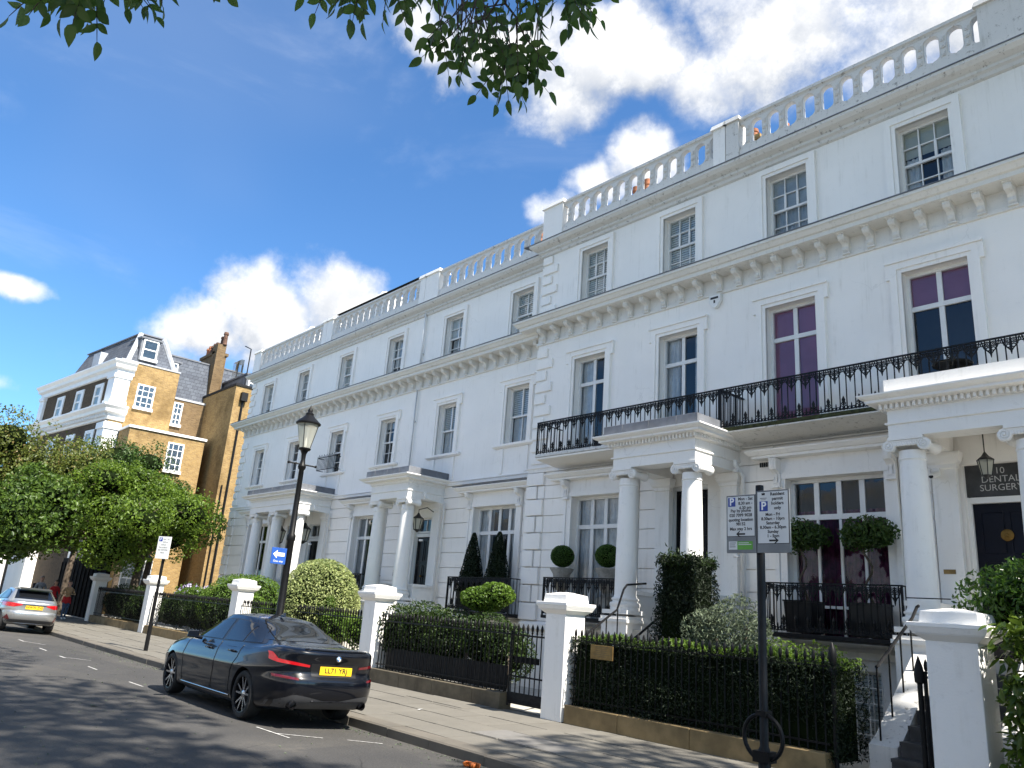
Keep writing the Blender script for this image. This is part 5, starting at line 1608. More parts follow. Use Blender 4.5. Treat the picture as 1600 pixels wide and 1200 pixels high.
bush('shrub_border', 'yellow green low shrubs topping the hedge between the sign post and the bonnet', 'shrub',
     [(-29.8, 11.1, 1.42, 1.5, .5, .42), (-27.2, 11.05, 1.42, 1.5, .5, .40), (-25.2, 11.05, 1.40, 1.0, .5, .36)], 6000, .09, 'leaf_bright', 35, rough=.15, inner=.7, base=(-27.6, 11.2, PAVE_Z))
bush('shrub_border', 'yellow green low shrubs behind the railing beside the variegated ball', 'shrub',
     [(-22.4, 10.9, 1.25, .9, .45, .45), (-20.6, 10.8, 1.12, 1.1, .45, .42), (-18.9, 10.8, 1.05, 1.0, .45, .40), (-17.4, 10.8, 1.0, .9, .45, .45)], 5500, .085, 'leaf_bright', 36, rough=.15, inner=.7, base=(-20.2, 10.8, PAVE_Z))
bush('ball_bush', 'large clipped variegated ball bush behind the street lamp', 'bush', [(-20.95, 11.35, 1.55, 1.22, 1.15, 1.32)], 15000, .070, 'leaf_variegated', 37, rough=.018, shell=.9, inner=.9, wild=.9)
bush('shrub', 'thin upright green shrub growing against the front of the variegated ball', 'shrub', [(-19.4, 10.75, 1.3, .35, .3, .62)], 1200, .08, 'leaf_mid', 38, rough=.2, inner=0)
bush('ball_bush', 'clipped green ball bush behind the white pier above the bonnet', 'bush', [(-27.5, 12.0, 1.20, 1.75, 1.5, 1.22)], 11000, .075, 'leaf_bright', 39, rough=.03, shell=.9, inner=.88)
# wildly sprouting yew block beside the porch
yw = thing('yew_column', 'tall dark square-clipped yew with ragged top in front of the black door', 'shrub', (-8.42, 11.65, PAVE_Z))
rng = np.random.default_rng(40)
P, N_ = box_points(13000, (-8.82, -7.98, 11.25, 12.0, .1, 2.88), rng, .14, .045, 'frlt')
inst('foliage', leaf_mesh('foliage', P, N_, .075, 'leaf_yew', rng, .26, .1, .8), (0, 0, 0), yw)
P = np.stack([rng.uniform(-8.80, -8.0, 1500), rng.uniform(11.28, 11.98, 1500), 2.74 + np.abs(rng.normal(0, .09, 1500))], 1)
inst('new_growth', leaf_mesh('new_growth', P, np.tile([0, -.5, .3], (1500, 1)), .10, 'leaf_hedge', rng, .2, -.4, .8, lift=(0, 0, 1.2)), (0, 0, 0), yw)
MB().box(-8.72, -8.08, 11.36, 11.9, .02, 2.76).build('shade_core', 'inner_shade', yw)
bush('olive_shrub', 'airy grey green olive shrub in front of the tall yew', 'shrub', [(-7.42, 11.25, 1.65, .72, .55, .62), (-7.75, 11.2, 1.3, .5, .4, .5), (-6.95, 11.25, 1.45, .45, .4, .5)], 6500, .085, 'leaf_olive', 41, rough=.16, shell=.35, inner=0, aspect=.22, wild=1.0, droop=-.2,
     stem=[([(-7.4, 11.25, .06), (-7.42, 11.25, .8), (-7.5, 11.2, 1.6)], .02), ([(-7.4, 11.25, .6), (-7.1, 11.3, 1.2), (-6.95, 11.2, 1.8)], .014), ([(-7.4, 11.25, .6), (-7.75, 11.2, 1.3)], .012)])
bush('shrub', 'low light green shrub above the hedge at the right of the olive shrub', 'shrub', [(-6.2, 11.0, 1.30, .55, .35, .38), (-5.6, 10.95, 1.25, .4, .35, .33)], 1800, .06, 'leaf_bright', 42, rough=.2, inner=0, shell=.4)
bush('lollipop_bush', 'round light green mop-headed bush above the loose laurel hedge', 'bush', [(-13.55, 11.3, 1.98, .56, .5, .29), (-13.2, 11.4, 2.10, .40, .4, .24)], 2600, .075, 'leaf_bright', 43, rough=.06, inner=.78, stem=[([(-13.5, 11.3, .06), (-13.5, 11.3, 1.9)], .03)])
# cone topiaries in planters on the window balcony of number 6
for x, lab in ((-17.32, 'clipped cone topiary nearer the front door on the balcony of number 6'), (-16.22, 'clipped cone topiary nearer the quoined corner on the balcony of number 6')):
    T = thing('cone_topiary', lab, 'topiary', (x, 13.95, 1.72), 'cone topiaries in black planters')
    rng = np.random.default_rng(int(-x * 100))
    n = 3600; t = rng.uniform(0, 1, n) ** 1.35; r = .43 * (1 - t) ** .8 + .03; a = rng.uniform(0, 6.283, n)
    r = r * (1 + .05 * np.sin(a * 5 + t * 9))
    P = np.stack([x + r * np.cos(a), 13.95 + r * .8 * np.sin(a), 2.22 + 1.62 * t], 1); N_ = np.stack([np.cos(a), np.sin(a), np.full(n, .35)], 1)
    inst('foliage', leaf_mesh('foliage', P, N_, .06, 'leaf_yew', rng, .45, .1, .7), (0, 0, 0), T)
    q = MB(); q.lathe([(.36, 0), (.30, .3), (.17, .9), (.02, 1.5)], x, 13.95, 2.22, 12); q.build('shade_core', 'inner_shade', T, 'all')
    q = MB(); q.frustum(x - .30, x + .30, 13.70, 14.2, 2.24, 1.73, .06); q.box(x - .32, x + .32, 13.68, 14.22, 2.241, 2.28); q.build('planter', 'planter_black', T)
# ball topiaries in stone urns
for x, lab in ((-13.42, 'clipped green ball in a pale stone urn at the left of the window'), (-11.98, 'clipped green ball in a pale stone urn half hidden behind the porch column')):
    T = thing('ball_topiary', lab, 'topiary', (x, 13.58, 1.76), 'ball topiaries in stone urns')
    rng = np.random.default_rng(int(-x * 90)); e = [(x, 13.58, 3.14, .285, .285, .26)]
    P, N_ = ell_points(3600, e, rng, .93, .01, 4); inst('foliage', leaf_mesh('foliage', P, N_, .032, 'leaf_box', rng, .55, .1, .7), (0, 0, 0), T)
    core('shade_core', e, T, 'inner_shade', .95)
    q = MB(); q.cbox(x, 13.58, 1.765, .30, .30, .45); q.lathe([(.14, .45), (.15, .48), (.09, .52), (.09, .56), (.15, .62), (.19, .78), (.21, .95), (.28, 1.05), (.29, 1.09), (.25, 1.10), (.22, 1.02)], x, 13.58, 1.765, 20); q.build('urn', 'urn_stone', T, True)
# standard trees in planters at the dental surgery window
for i, (x, lab) in enumerate(((-7.27, 'mop-headed standard tree half hidden behind the parking sign plates'), (-6.08, 'mop-headed standard tree with twisted bare stem by the porch column'))):
    T = thing('standard_tree', lab, 'potted tree', (x, 13.6, 1.76), 'standard trees in black planters')
    rng = np.random.default_rng(50 + i); e = [(x + .02, 13.6, 3.52, .46, .40, .27), (x - .12, 13.58, 3.44, .3, .3, .24), (x + .22, 13.6, 3.46, .28, .3, .22)]
    P, N_ = ell_points(1900, e, rng, .5, .12, 5); inst('foliage', leaf_mesh('foliage', P, N_, .085, 'leaf_dark', rng, .5, .3, .8), (0, 0, 0), T)
    core('shade_core', e[:1], T, 'inner_shade', .6)
    pts = [(x + .07 * math.sin(k * 1.15 + i), 13.6 + .05 * math.cos(k * 1.15 + i), 2.25 + k * .115) for k in range(11)]
    q = MB(); q.tube(pts, .021, 7); q.build('trunk', 'bark', T, 'all')
    q = MB(); q.frustum(x - .27, x + .27, 13.36, 13.84, 2.30, 1.77, .03); q.box(x - .285, x + .285, 13.345, 13.855, 2.301, 2.33); q.build('planter', 'planter_black', T)
# flowers and shrubs at the edge of the brick house garden
bush('flower_bush', 'pale mauve flowering bush behind the railing beside the thin sign post', 'bush', [(-31.5, 11.6, 1.45, .9, .5, .4), (-29.8, 11.7, 1.5, .8, .5, .35)], 900, .10, 'leaf_mid', 55, rough=.2, inner=.6)
rng = np.random.default_rng(56); P, N_ = ell_points(500, [(-31.5, 11.5, 1.5, .9, .5, .42), (-29.9, 11.6, 1.55, .8, .5, .38)], rng, .85, .15, 3)
me = leaf_mesh('blossom', P, N_, .09, 'flower', rng, .8, 0, .9)
bpy_fl = [o for o in COL.objects if o.name.startswith('flower_bush')][0]
inst('blossom', me, (0, 0, 0), bpy_fl)

# spotted laurel at the right edge: the leaves that show largest are separate parts
T = thing('spotted_laurel', 'spotted laurel spilling round the nearest white pier at the right edge', 'shrub', (-2.35, 10.3, PAVE_Z))
rng = np.random.default_rng(60)
b = (-3.08, -1.2, 10.05, 11.2, .15, 2.0)
P, N_ = box_points(2600, b, rng, .35, .09, 'flt')
inst('foliage', leaf_mesh('foliage', P, N_, .14, 'leaf_spotted', rng, .42, .5, .7), (0, 0, 0), T, kind='stuff')
MB().box(-2.8, -1.3, 10.4, 11.1, .02, 1.8).build('shade_core', 'inner_shade', T)


def leaflet_mesh(name, L, W, mat_name, tint, fold=.25, curl=.15):
    """one leaf with midrib fold, pointed tip and curl; base at origin, along +Y, face up"""
    prof = [(0, 0), (.12, .34), (.32, .50), (.55, .46), (.78, .26), (.92, .10), (1.0, 0)]
    V, T_ = [], []
    for t, w in prof:
        z = -curl * L * t * t
        V += [(-w * W, t * L, z + fold * w * W), (0, t * L, z), (w * W, t * L, z + fold * w * W)]
    for i in range(len(prof) - 1):
        a = i * 3
        for q in ((a, a + 1, a + 4), (a, a + 4, a + 3), (a + 1, a + 2, a + 5), (a + 1, a + 5, a + 4)): T_.append(q)
    return fast_mesh(name, np.array(V), np.array(T_), mat_name, np.full(len(V), tint))
LAUREL = [leaflet_mesh('leaf', .17, .062, 'leaf_spotted', k / 5 + .08) for k in range(5)]
P, N_ = box_points(330, (-3.16, -1.9, 9.98, 10.9, .2, 2.05), rng, .10, .08, 'fl')
for i in range(min(290, len(P))):
    d = Vector(N_[i] + rng.normal(size=3) * .55); d.z -= .35
    q = d.to_track_quat('Y', 'Z').to_euler(); q.rotate_axis('Y', rng.uniform(-.6, .6))
    inst('leaf', LAUREL[i % 5], tuple(P[i]), T, rot=tuple(q), scale=(s_ := rng.uniform(.75, 1.2), s_, s_))
bush('choisya_shrub', 'glossy bright green shrub overhanging the top of the nearest pier', 'shrub', [(-3.05, 10.75, 2.28, .62, .5, .50), (-2.5, 10.6, 2.45, .7, .5, .55), (-2.2, 10.5, 2.1, .6, .5, .5)], 5200, .10, 'leaf_laurel', 61, rough=.14, shell=.5, inner=.55, aspect=.36, droop=-.2, base=(-2.6, 10.7, PAVE_Z),
     stem=[([(-2.5, 10.7, .06), (-2.5, 10.7, 1.2), (-2.8, 10.75, 2.0)], .03), ([(-2.5, 10.7, 1.2), (-2.3, 10.6, 2.2)], .025)])

# ------------------------------------------------------------------ trees
def tree(name, label, trunk, ells, n, size, mat_name, seed, group=None, r0=.16, rough=.16, shell=.55, freq=1.7, wild=.75, inner=.50, gap=-.75, cat='tree', droop=.3, aspect=.62):
    rng = np.random.default_rng(seed)
    T = thing(name, label, cat, (trunk[0], trunk[1], PAVE_Z), group)
    q = MB(); fork = (trunk[0] + .1, trunk[1] + .05, trunk[2])
    q.tube([(trunk[0], trunk[1], -.05), (trunk[0], trunk[1], .3), (trunk[0] + .05, trunk[1], trunk[2] * .6), fork], [r0 * 1.35, r0 * 1.1, r0, r0 * .85], 10)
    for e in ells:
        m = ((fork[0] + e[0]) / 2 + rng.uniform(-.3, .3), (fork[1] + e[1]) / 2 + rng.uniform(-.3, .3), (fork[2] + e[2]) / 2 + .2)
        q.tube([fork, m, (e[0], e[1], e[2] + e[5] * .3)], [r0 * .7, r0 * .45, r0 * .15], 7)
        for k in range(4):
            d = unit(rng.normal(size=(1, 3)))[0] * np.array(e[3:6]) * .8
            q.tube([m, (e[0] + d[0] * .5, e[1] + d[1] * .5, e[2] + d[2] * .5), (e[0] + d[0], e[1] + d[1], e[2] + d[2])], [r0 * .3, r0 * .18, r0 * .06], 5)
    q.build('trunk', 'bark', T, 'all', fix=False)
    P, N_ = ell_points(n, ells, rng, shell, rough, freq, gap)
    inst('crown', leaf_mesh('crown', P, N_, size, mat_name, rng, aspect, droop, wild), (0, 0, 0), T)
    if inner: core('crown_shade_core', ells, T, 'inner_shade', inner)
    return T
def clump(c, r, k, seed, sub=.5):
    rng = np.random.default_rng(seed); out = [(c[0], c[1], c[2], r[0] * .8, r[1] * .8, r[2] * .8)]
    for _ in range(k):
        d = unit(rng.normal(size=(1, 3)))[0]; f = rng.uniform(.55, .78); s = rng.uniform(sub * .75, sub * 1.1)
        out.append((c[0] + d[0] * r[0] * f, c[1] + d[1] * r[1] * f, c[2] + d[2] * r[2] * f, r[0] * s, r[1] * s, r[2] * s))
    return out
G_T = 'trees in the garden and pavement at the left'
tree('broadleaf_tree', 'mottled yellow green street tree at the left edge over the walkers', (-45.8, 10.3, 3.2), clump((-41.5, 7.0, 5.6), (3.7, 3.4, 3.2), 18, 70, .46), 42000, .14, 'leaf_mottled', 71, G_T)
tree('broadleaf_tree', 'big-leaved mid green tree hanging low at the left edge above the parked hatchback', (-39.9, 12.3, 3.0), clump((-38.2, 6.6, 4.25), (3.0, 2.4, 1.95), 14, 72, .5), 20000, .19, 'leaf_mid', 73, G_T)
tree('broadleaf_tree', 'dark green tree between the mottled tree and the yellow brick wall', (-47.0, 13.0, 4.0), clump((-46.6, 12.6, 6.6), (3.3, 3.2, 2.6), 13, 74, .46), 26000, .135, 'leaf_dark', 75, G_T)
tree('broadleaf_tree', 'bright lime green tree spreading over the railing and pier by the thin sign post', (-37.6, 11.2, 2.8), clump((-37.0, 10.6, 4.7), (3.4, 3.4, 2.15), 18, 76, .46), 46000, .14, 'leaf_lime', 77, G_T, r0=.2)
# ------------------------------------------------------------------ street ash tree standing over the viewpoint
AT = thing('ash_tree', 'tall street ash tree whose leafy twigs hang into the top of the view', 'tree', (3.0, -2.2, 0.05))
rng = np.random.default_rng(90)
q = MB()
q.tube([(3.0, -2.2, -.1), (3.0, -2.2, .5), (2.9, -2.1, 3.5), (2.8, -1.8, 6.5), (3.2, -1.2, 12.5)], [.42, .34, .28, .25, .19], 12)
q.tube([(2.9, -2.05, 5.2), (1.2, -.6, 6.6), (-.8, 1.2, 6.9), (-2.4, 2.0, 6.4)], [.13, .09, .06, .025], 8)
q.tube([(1.2, -.6, 6.6), (-.6, -.2, 6.6), (-2.4, .2, 6.0), (-3.0, .35, 5.2)], [.07, .05, .03, .012], 7)
q.tube([(-.8, 1.2, 6.9), (-1.9, 1.6, 6.2), (-2.55, 1.75, 5.4)], [.05, .03, .012], 6)
for e in ((8.5, 1.5, 18), (1.6, .6, 19.2), (-2.5, 1.6, 20.8), (8.6, 8.2, 15.6), (12, 4.0, 17), (5, -5, 17)):
    q.tube([(3.1, -1.4, 11.0), ((3.1 + e[0]) / 2, (-1.4 + e[1]) / 2, (11 + e[2]) / 2 + .9), e], [.13, .08, .03], 7)
q.build('trunk', 'bark', AT, 'all', fix=False)
CROWN = [(8.5, 2.2, 18.0, 5.5, 5.0, 2.6), (2.2, 1.4, 19.2, 5.5, 4.9, 2.6), (-3.6, .9, 21.6, 4.8, 4.9, 2.3), (9.2, 9.2, 16.0, 4.6, 3.2, 2.2), (13.6, 6.0, 17.0, 4.0, 6.0, 2.8), (5.0, -5.0, 17.0, 6.0, 4.5, 3.0)]
P, N_ = ell_points(26000, CROWN, rng, .25, .12, .55, gap=-.75)
inst('crown', leaf_mesh('crown', P, N_, .42, 'leaf_ash', rng, .45, .5, .9), (0, 0, 0), AT)
SPRAYS = {
    'A': [(-3.005, 0.144, 3.915, -0.676, -0.576, -0.46), (-3.129, 0.205, 4.014, -0.005, -0.287, -0.958), (-2.996, 0.26, 3.931, -0.087, -0.192, -0.977), (-3.016, 0.31, 3.933, -0.382, 0.337, -0.861), (-2.945, 0.306, 3.975, -0.372, -0.296, -0.88), (-2.851, 0.346, 3.933, 0.327, 0.636, -0.699), (-2.843, 0.392, 3.921, 0.448, 0.617, -0.647), (-2.78, 0.431, 3.981, 0.195, 0.415, -0.889), (-2.913, 0.531, 4.196, 0.193, 0.889, -0.415), (-2.904, 0.174, 3.779, -0.666, -0.356, -0.655), (-3.043, 0.224, 4.046, -0.541, -0.26, -0.8), (-2.789, 0.453, 4.065, -0.206, 0.61, -0.766), (-2.988, 0.178, 3.937, -0.21, 0.061, -0.976), (-2.929, 0.22, 3.951, -0.302, 0.318, -0.899), (-2.866, 0.253, 3.864, -0.327, 0.042, -0.944), (-3.077, 0.334, 4.046, -0.655, -0.015, -0.756), (-3.011, 0.346, 4.054, -0.738, 0.091, -0.669), (-2.91, 0.387, 4.017, -0.58, 0.324, -0.747), (-2.949, 0.406, 3.974, 0.481, 0.62, -0.62), (-2.876, 0.487, 4.118, 0.245, 0.042, -0.969), (-2.766, 0.557, 4.063, 0.398, 0.819, -0.413), (-3.08, 0.158, 3.882, -0.747, -0.448, -0.492), (-2.847, 0.235, 3.869, -0.21, -0.321, -0.923), (-2.696, 0.443, 4.048, 0.411, 0.456, -0.789)],
    'B': [(-2.92, 1.196, 4.586, -0.77, -0.375, -0.516), (-2.812, 1.229, 4.517, -0.448, 0.111, -0.887), (-2.751, 1.267, 4.484, -0.54, 0.184, -0.821), (-2.738, 1.326, 4.499, -0.497, -0.024, -0.867), (-2.742, 1.387, 4.582, 0.454, 0.723, -0.522), (-2.669, 1.413, 4.569, 0.33, 0.897, -0.293), (-2.895, 1.327, 4.548, -0.247, 0.505, -0.827), (-2.649, 1.382, 4.442, 0.065, 0.515, -0.855), (-2.69, 1.102, 4.358, -0.581, -0.045, -0.813), (-2.863, 1.313, 4.611, -0.433, -0.392, -0.812), (-2.682, 1.172, 4.436, -0.648, 0.046, -0.761), (-2.823, 1.389, 4.644, 0.201, 0.786, -0.585), (-2.625, 1.363, 4.496, 0.126, 0.551, -0.825), (-2.765, 1.449, 4.636, 0.077, 0.471, -0.879), (-2.869, 1.264, 4.535, 0.024, 0.183, -0.983), (-2.744, 1.398, 4.542, -0.208, 0.132, -0.969)],
    'C': [(-2.519, 1.577, 4.31, -0.343, -0.135, -0.93), (-2.696, 1.727, 4.498, -0.023, 0.665, -0.747), (-2.754, 1.823, 4.576, -0.317, 0.528, -0.788), (-2.478, 1.692, 4.341, -0.618, -0.113, -0.778), (-2.525, 1.781, 4.41, -0.175, 0.482, -0.859), (-2.738, 1.781, 4.48, -0.785, -0.441, -0.435), (-2.663, 1.809, 4.435, -0.146, 0.129, -0.981), (-2.464, 1.744, 4.294, -0.503, -0.085, -0.86), (-2.54, 1.848, 4.462, 0.145, 0.253, -0.957), (-2.753, 1.734, 4.46, -0.238, 0.574, -0.783), (-2.652, 1.976, 4.553, 0.304, 0.434, -0.848), (-2.619, 1.803, 4.539, 0.558, 0.521, -0.646), (-2.467, 1.626, 4.346, -0.605, -0.497, -0.622), (-2.733, 1.758, 4.552, -0.407, -0.528, -0.745), (-2.463, 1.687, 4.337, 0.28, 0.528, -0.802), (-2.554, 1.768, 4.452, -0.612, 0.248, -0.751), (-2.76, 1.836, 4.526, -0.26, 0.35, -0.9), (-2.604, 1.945, 4.514, 0.274, 0.902, -0.332), (-2.47, 1.866, 4.342, 0.346, 0.389, -0.854), (-2.685, 1.85, 4.617, -0.054, 0.327, -0.944)],
    'E': [(-2.681, 2.022, 4.559, -0.181, 0.261, -0.948), (-2.506, 1.947, 4.429, 0.169, 0.521, -0.837), (-2.315, 1.866, 4.272, -0.282, 0.391, -0.876), (-2.479, 2.07, 4.471, 0.447, 0.736, -0.509), (-2.283, 1.966, 4.273, -0.267, 0.349, -0.898), (-2.617, 2.022, 4.443, 0.18, 0.718, -0.672), (-2.486, 1.984, 4.308, -0.058, 0.48, -0.875), (-2.596, 2.133, 4.479, -0.048, 0.048, -0.998), (-2.508, 2.122, 4.442, -0.091, 0.62, -0.779), (-2.676, 2.055, 4.417, -0.572, -0.358, -0.738), (-2.614, 2.092, 4.385, 0.25, 0.355, -0.901), (-2.539, 2.112, 4.376, 0.479, 0.611, -0.631), (-2.314, 2.007, 4.389, -0.296, 0.234, -0.926), (-2.565, 1.893, 4.403, 0.259, 0.462, -0.848), (-2.574, 2.02, 4.502, 0.313, 0.37, -0.875), (-2.506, 2.128, 4.46, -0.175, -0.007, -0.985), (-2.62, 2.05, 4.365, -0.418, 0.662, -0.622), (-2.301, 1.911, 4.279, 0.363, 0.678, -0.639), (-2.586, 2.012, 4.285, 0.101, -0.208, -0.973), (-2.368, 1.99, 4.465, -0.048, 0.008, -0.999)],
    'D': [(-2.346, 1.93, 4.641, -0.591, -0.092, -0.801), (-2.268, 1.941, 4.634, -0.092, 0.091, -0.992), (-2.283, 2.038, 4.694, -0.041, 0.049, -0.998), (-2.181, 2.029, 4.6, -0.057, 0.267, -0.962), (-2.097, 2.031, 4.563, -0.074, 0.313, -0.947), (-2.069, 2.064, 4.605, 0.553, 0.59, -0.589), (-2.208, 1.86, 4.427, -0.041, 0.437, -0.898), (-2.223, 2.051, 4.586, 0.321, 0.739, -0.592), (-2.11, 2.069, 4.524, -0.17, 0.716, -0.678), (-2.125, 1.912, 4.553, -0.524, -0.02, -0.852), (-2.364, 1.938, 4.593, -0.28, 0.35, -0.894), (-2.332, 1.986, 4.677, -0.209, -0.401, -0.892), (-2.117, 1.957, 4.617, -0.072, 0.236, -0.969), (-2.073, 1.957, 4.545, -0.158, 0.037, -0.987), (-2.214, 2.149, 4.68, -0.711, 0.249, -0.657), (-2.114, 2.083, 4.626, -0.129, 0.56, -0.819), (-2.247, 1.857, 4.448, -0.495, -0.186, -0.848), (-2.106, 1.983, 4.469, 0.427, 0.227, -0.875), (-2.148, 2.076, 4.529, 0.572, 0.371, -0.731), (-2.091, 1.817, 4.5, -0.375, -0.047, -0.926)],
    'F': [(-2.77, 1.742, 4.834, -0.747, -0.027, -0.664), (-2.722, 1.791, 4.816, -0.526, -0.176, -0.832), (-2.651, 1.819, 4.808, -0.082, 0.323, -0.943), (-2.537, 1.84, 4.706, -0.493, -0.532, -0.688), (-2.74, 1.91, 4.849, -0.142, 0.627, -0.766), (-2.453, 1.853, 4.697, 0.193, 0.271, -0.943), (-2.519, 1.856, 4.607, -0.055, 0.463, -0.885), (-2.811, 1.698, 4.773, -0.701, -0.407, -0.585), (-2.537, 1.693, 4.726, 0.174, 0.402, -0.899), (-2.761, 1.843, 4.766, -0.568, 0.249, -0.785), (-2.555, 1.948, 4.665, 0.143, 0.12, -0.982)],
}
TWIGS = [[(-2.335, 1.766, 4.732), (-2.421, 1.841, 4.617), (-2.452, 1.886, 4.561), (-2.445, 1.951, 4.523), (-2.482, 2.0, 4.455), (-2.55, 2.036, 4.364)], [(-2.453, 1.629, 4.715), (-2.551, 1.689, 4.598), (-2.612, 1.748, 4.506), (-2.656, 1.783, 4.441)], [(-2.861, 0.268, 4.051), (-2.943, 0.289, 3.943), (-2.992, 0.317, 3.873)], [(-2.649, 1.202, 4.61), (-2.761, 1.293, 4.462)], [(-2.094, 1.869, 4.709), (-2.189, 1.984, 4.563), (-2.191, 2.023, 4.534)], [(-2.826, 0.343, 4.083), (-2.862, 0.436, 4.024)], [(-2.434, 1.854, 4.597), (-2.542, 1.846, 4.507), (-2.606, 1.799, 4.478)], [(-2.452, 1.886, 4.561), (-2.553, 1.79, 4.534)]]

P, N_ = ell_points(1500, [(-2.3, 1.8, 6.3, .8, .7, .45), (-2.75, .35, 5.75, .55, .5, .35), (-1.6, 1.4, 6.7, .8, .7, .4), (-.6, .4, 7.0, 1.0, .9, .5)], np.random.default_rng(93), .2, .2, 2)
inst('foliage', leaf_mesh('foliage', P, N_, .09, 'leaf_ash', np.random.default_rng(94), .48, .5, .9), (0, 0, 0), AT, kind='stuff')
LEAF = [leaflet_mesh('leaf', .080, .040, 'leaf_ash', t, .3, .18) for t in (.05, .3, .55, .8, .95)]
rr = random.Random(91)
tw = MB()
LIMB_ENDS = [(-2.4, 2.0, 6.4), (-3.0, .35, 5.2), (-2.55, 1.75, 5.4)]
for t in TWIGS:
    e_ = min(LIMB_ENDS, key=lambda q_: (Vector(q_) - Vector(t[0])).length); m_ = tuple((np.array(e_) + np.array(t[0])) / 2 + np.array((.05, .05, .12)))
    t = [e_, m_] + list(t); n = len(t); MB().tube([tuple(np.array(p) + np.array([0, 0, 0])) for p in t], [.010 - .007 * i / (n - 1) for i in range(n)], 6).build('branch', 'twig', AT, 'all', fix=False)
cnt = 0; RP = []; rest = []
for nm, L_ in SPRAYS.items():
    for (x, y, z, dx, dy, dz) in L_:
        b = Vector((x, y, z)); d = Vector((dx, dy, dz)).normalized()
        side = d.cross(Vector((rr.uniform(-.6, .6), rr.uniform(-.6, .6), rr.uniform(.2, 1)))).normalized(); upv = side.cross(d).normalized()
        npair = rr.choice([2, 3, 3, 3]); ln = .046 * npair + .03
        pts = [b + d * ln * t + Vector((0, 0, -.03 * t * t)) for t in (0, .35, .7, 1)]
        tw.tube([b - d * .10 + Vector((0, 0, .07))] + pts, [.0035, .003, .0025, .002, .0012], 4)
        slots = [(1.0, 0)] + [(.18 + .72 * i / npair, s) for i in range(npair) for s in (-1, 1)]
        for t, s in slots:
            p = pts[0].lerp(pts[-1], t)
            ld = (d * (1.0 if s == 0 else .62) + side * s * 1.0 + upv * rr.uniform(-.35, .2) + Vector((0, 0, -.25))).normalized()
            nz = (upv + side * rr.uniform(-.5, .5) + d * rr.uniform(-.3, .3)); nz = (nz - ld * nz.dot(ld)).normalized()
            xx = ld.cross(nz).normalized()
            M = Matrix((xx, ld, nz)).transposed().to_4x4()
            sc = rr.uniform(.72, 1.12) * (.8 if t < .3 else 1.0)
            RP.append((p, M, sc, rr.randrange(5)))
tw.build('leaf_stalks', 'twig', AT, 'all', fix=False, kind='stuff')
rr.shuffle(RP)
for p, M, sc, k in RP[:295]:
    inst('leaf', LEAF[k], tuple(p), AT, rot=tuple(M.to_euler()), scale=(sc, sc, sc))
if RP[295:]:
    V, F_ = [], []; tl = []
    for p, M, sc, k in RP[295:]:
        me = LEAF[k]; b0 = len(V)
        for v in me.vertices: V.append(tuple(p + (M.to_3x3() @ v.co) * sc)); tl.append((.05, .3, .55, .8, .95)[k])
        for pl in me.polygons: F_.append([b0 + i for i in pl.vertices])
    inst('foliage', fast_mesh('foliage', np.array(V), np.array(F_), 'leaf_ash', np.array(tl)), (0, 0, 0), AT, kind='stuff')

# ------------------------------------------------------------------ white terrace across the street (seen only as reflections)
OT = thing('opposite_terrace', 'plain white terrace across the street, seen only in reflections', 'house', (-15, -11, 0))
q = MB(); q.box(-60, 25, -30, -17.0, -.2, 10.2); q.box(-60, 25, -17.25, -16.7, 10.2, 10.6); q.build('wall', 'stucco', OT)
pn = MB(); fr = MB()
for i in range(24):
    x = -58 + i * 3.5
    for z, h in ((1.2, 2.4), (4.6, 2.0), (7.4, 1.4)):
        fr.box(x - .75, x + .75, -17.0, -16.93, z - .15, z + h + .15); pn.quad((x - .55, -16.92, z), (x + .55, -16.92, z), (x + .55, -16.92, z + h), (x - .55, -16.92, z + h))
fr.build('window_surround', 'white_paint', OT); pn.build('pane', 'glass_dark', OT, fix=False)

# ------------------------------------------------------------------ cars
def smooth_interp(tab, x):
    xs = [a for a, _ in tab]; ys = [b for _, b in tab]
    if x <= xs[0]: return ys[0]
    if x >= xs[-1]: return ys[-1]
    for i in range(len(xs) - 1):
        if xs[i] <= x <= xs[i + 1]:
            h = xs[i + 1] - xs[i]; t = (x - xs[i]) / h
            def sl(j):
                if j == 0: return (ys[1] - ys[0]) / (xs[1] - xs[0])
                if j == len(xs) - 1: return (ys[-1] - ys[-2]) / (xs[-1] - xs[-2])
                a, b = (ys[j] - ys[j - 1]) / (xs[j] - xs[j - 1]), (ys[j + 1] - ys[j]) / (xs[j + 1] - xs[j])
                return 0 if a * b <= 0 else 2 * a * b / (a + b)
            m0, m1 = sl(i), sl(i + 1)
            return (2 * t ** 3 - 3 * t * t + 1) * ys[i] + (t ** 3 - 2 * t * t + t) * h * m0 + (-2 * t ** 3 + 3 * t * t) * ys[i + 1] + (t ** 3 - t * t) * h * m1


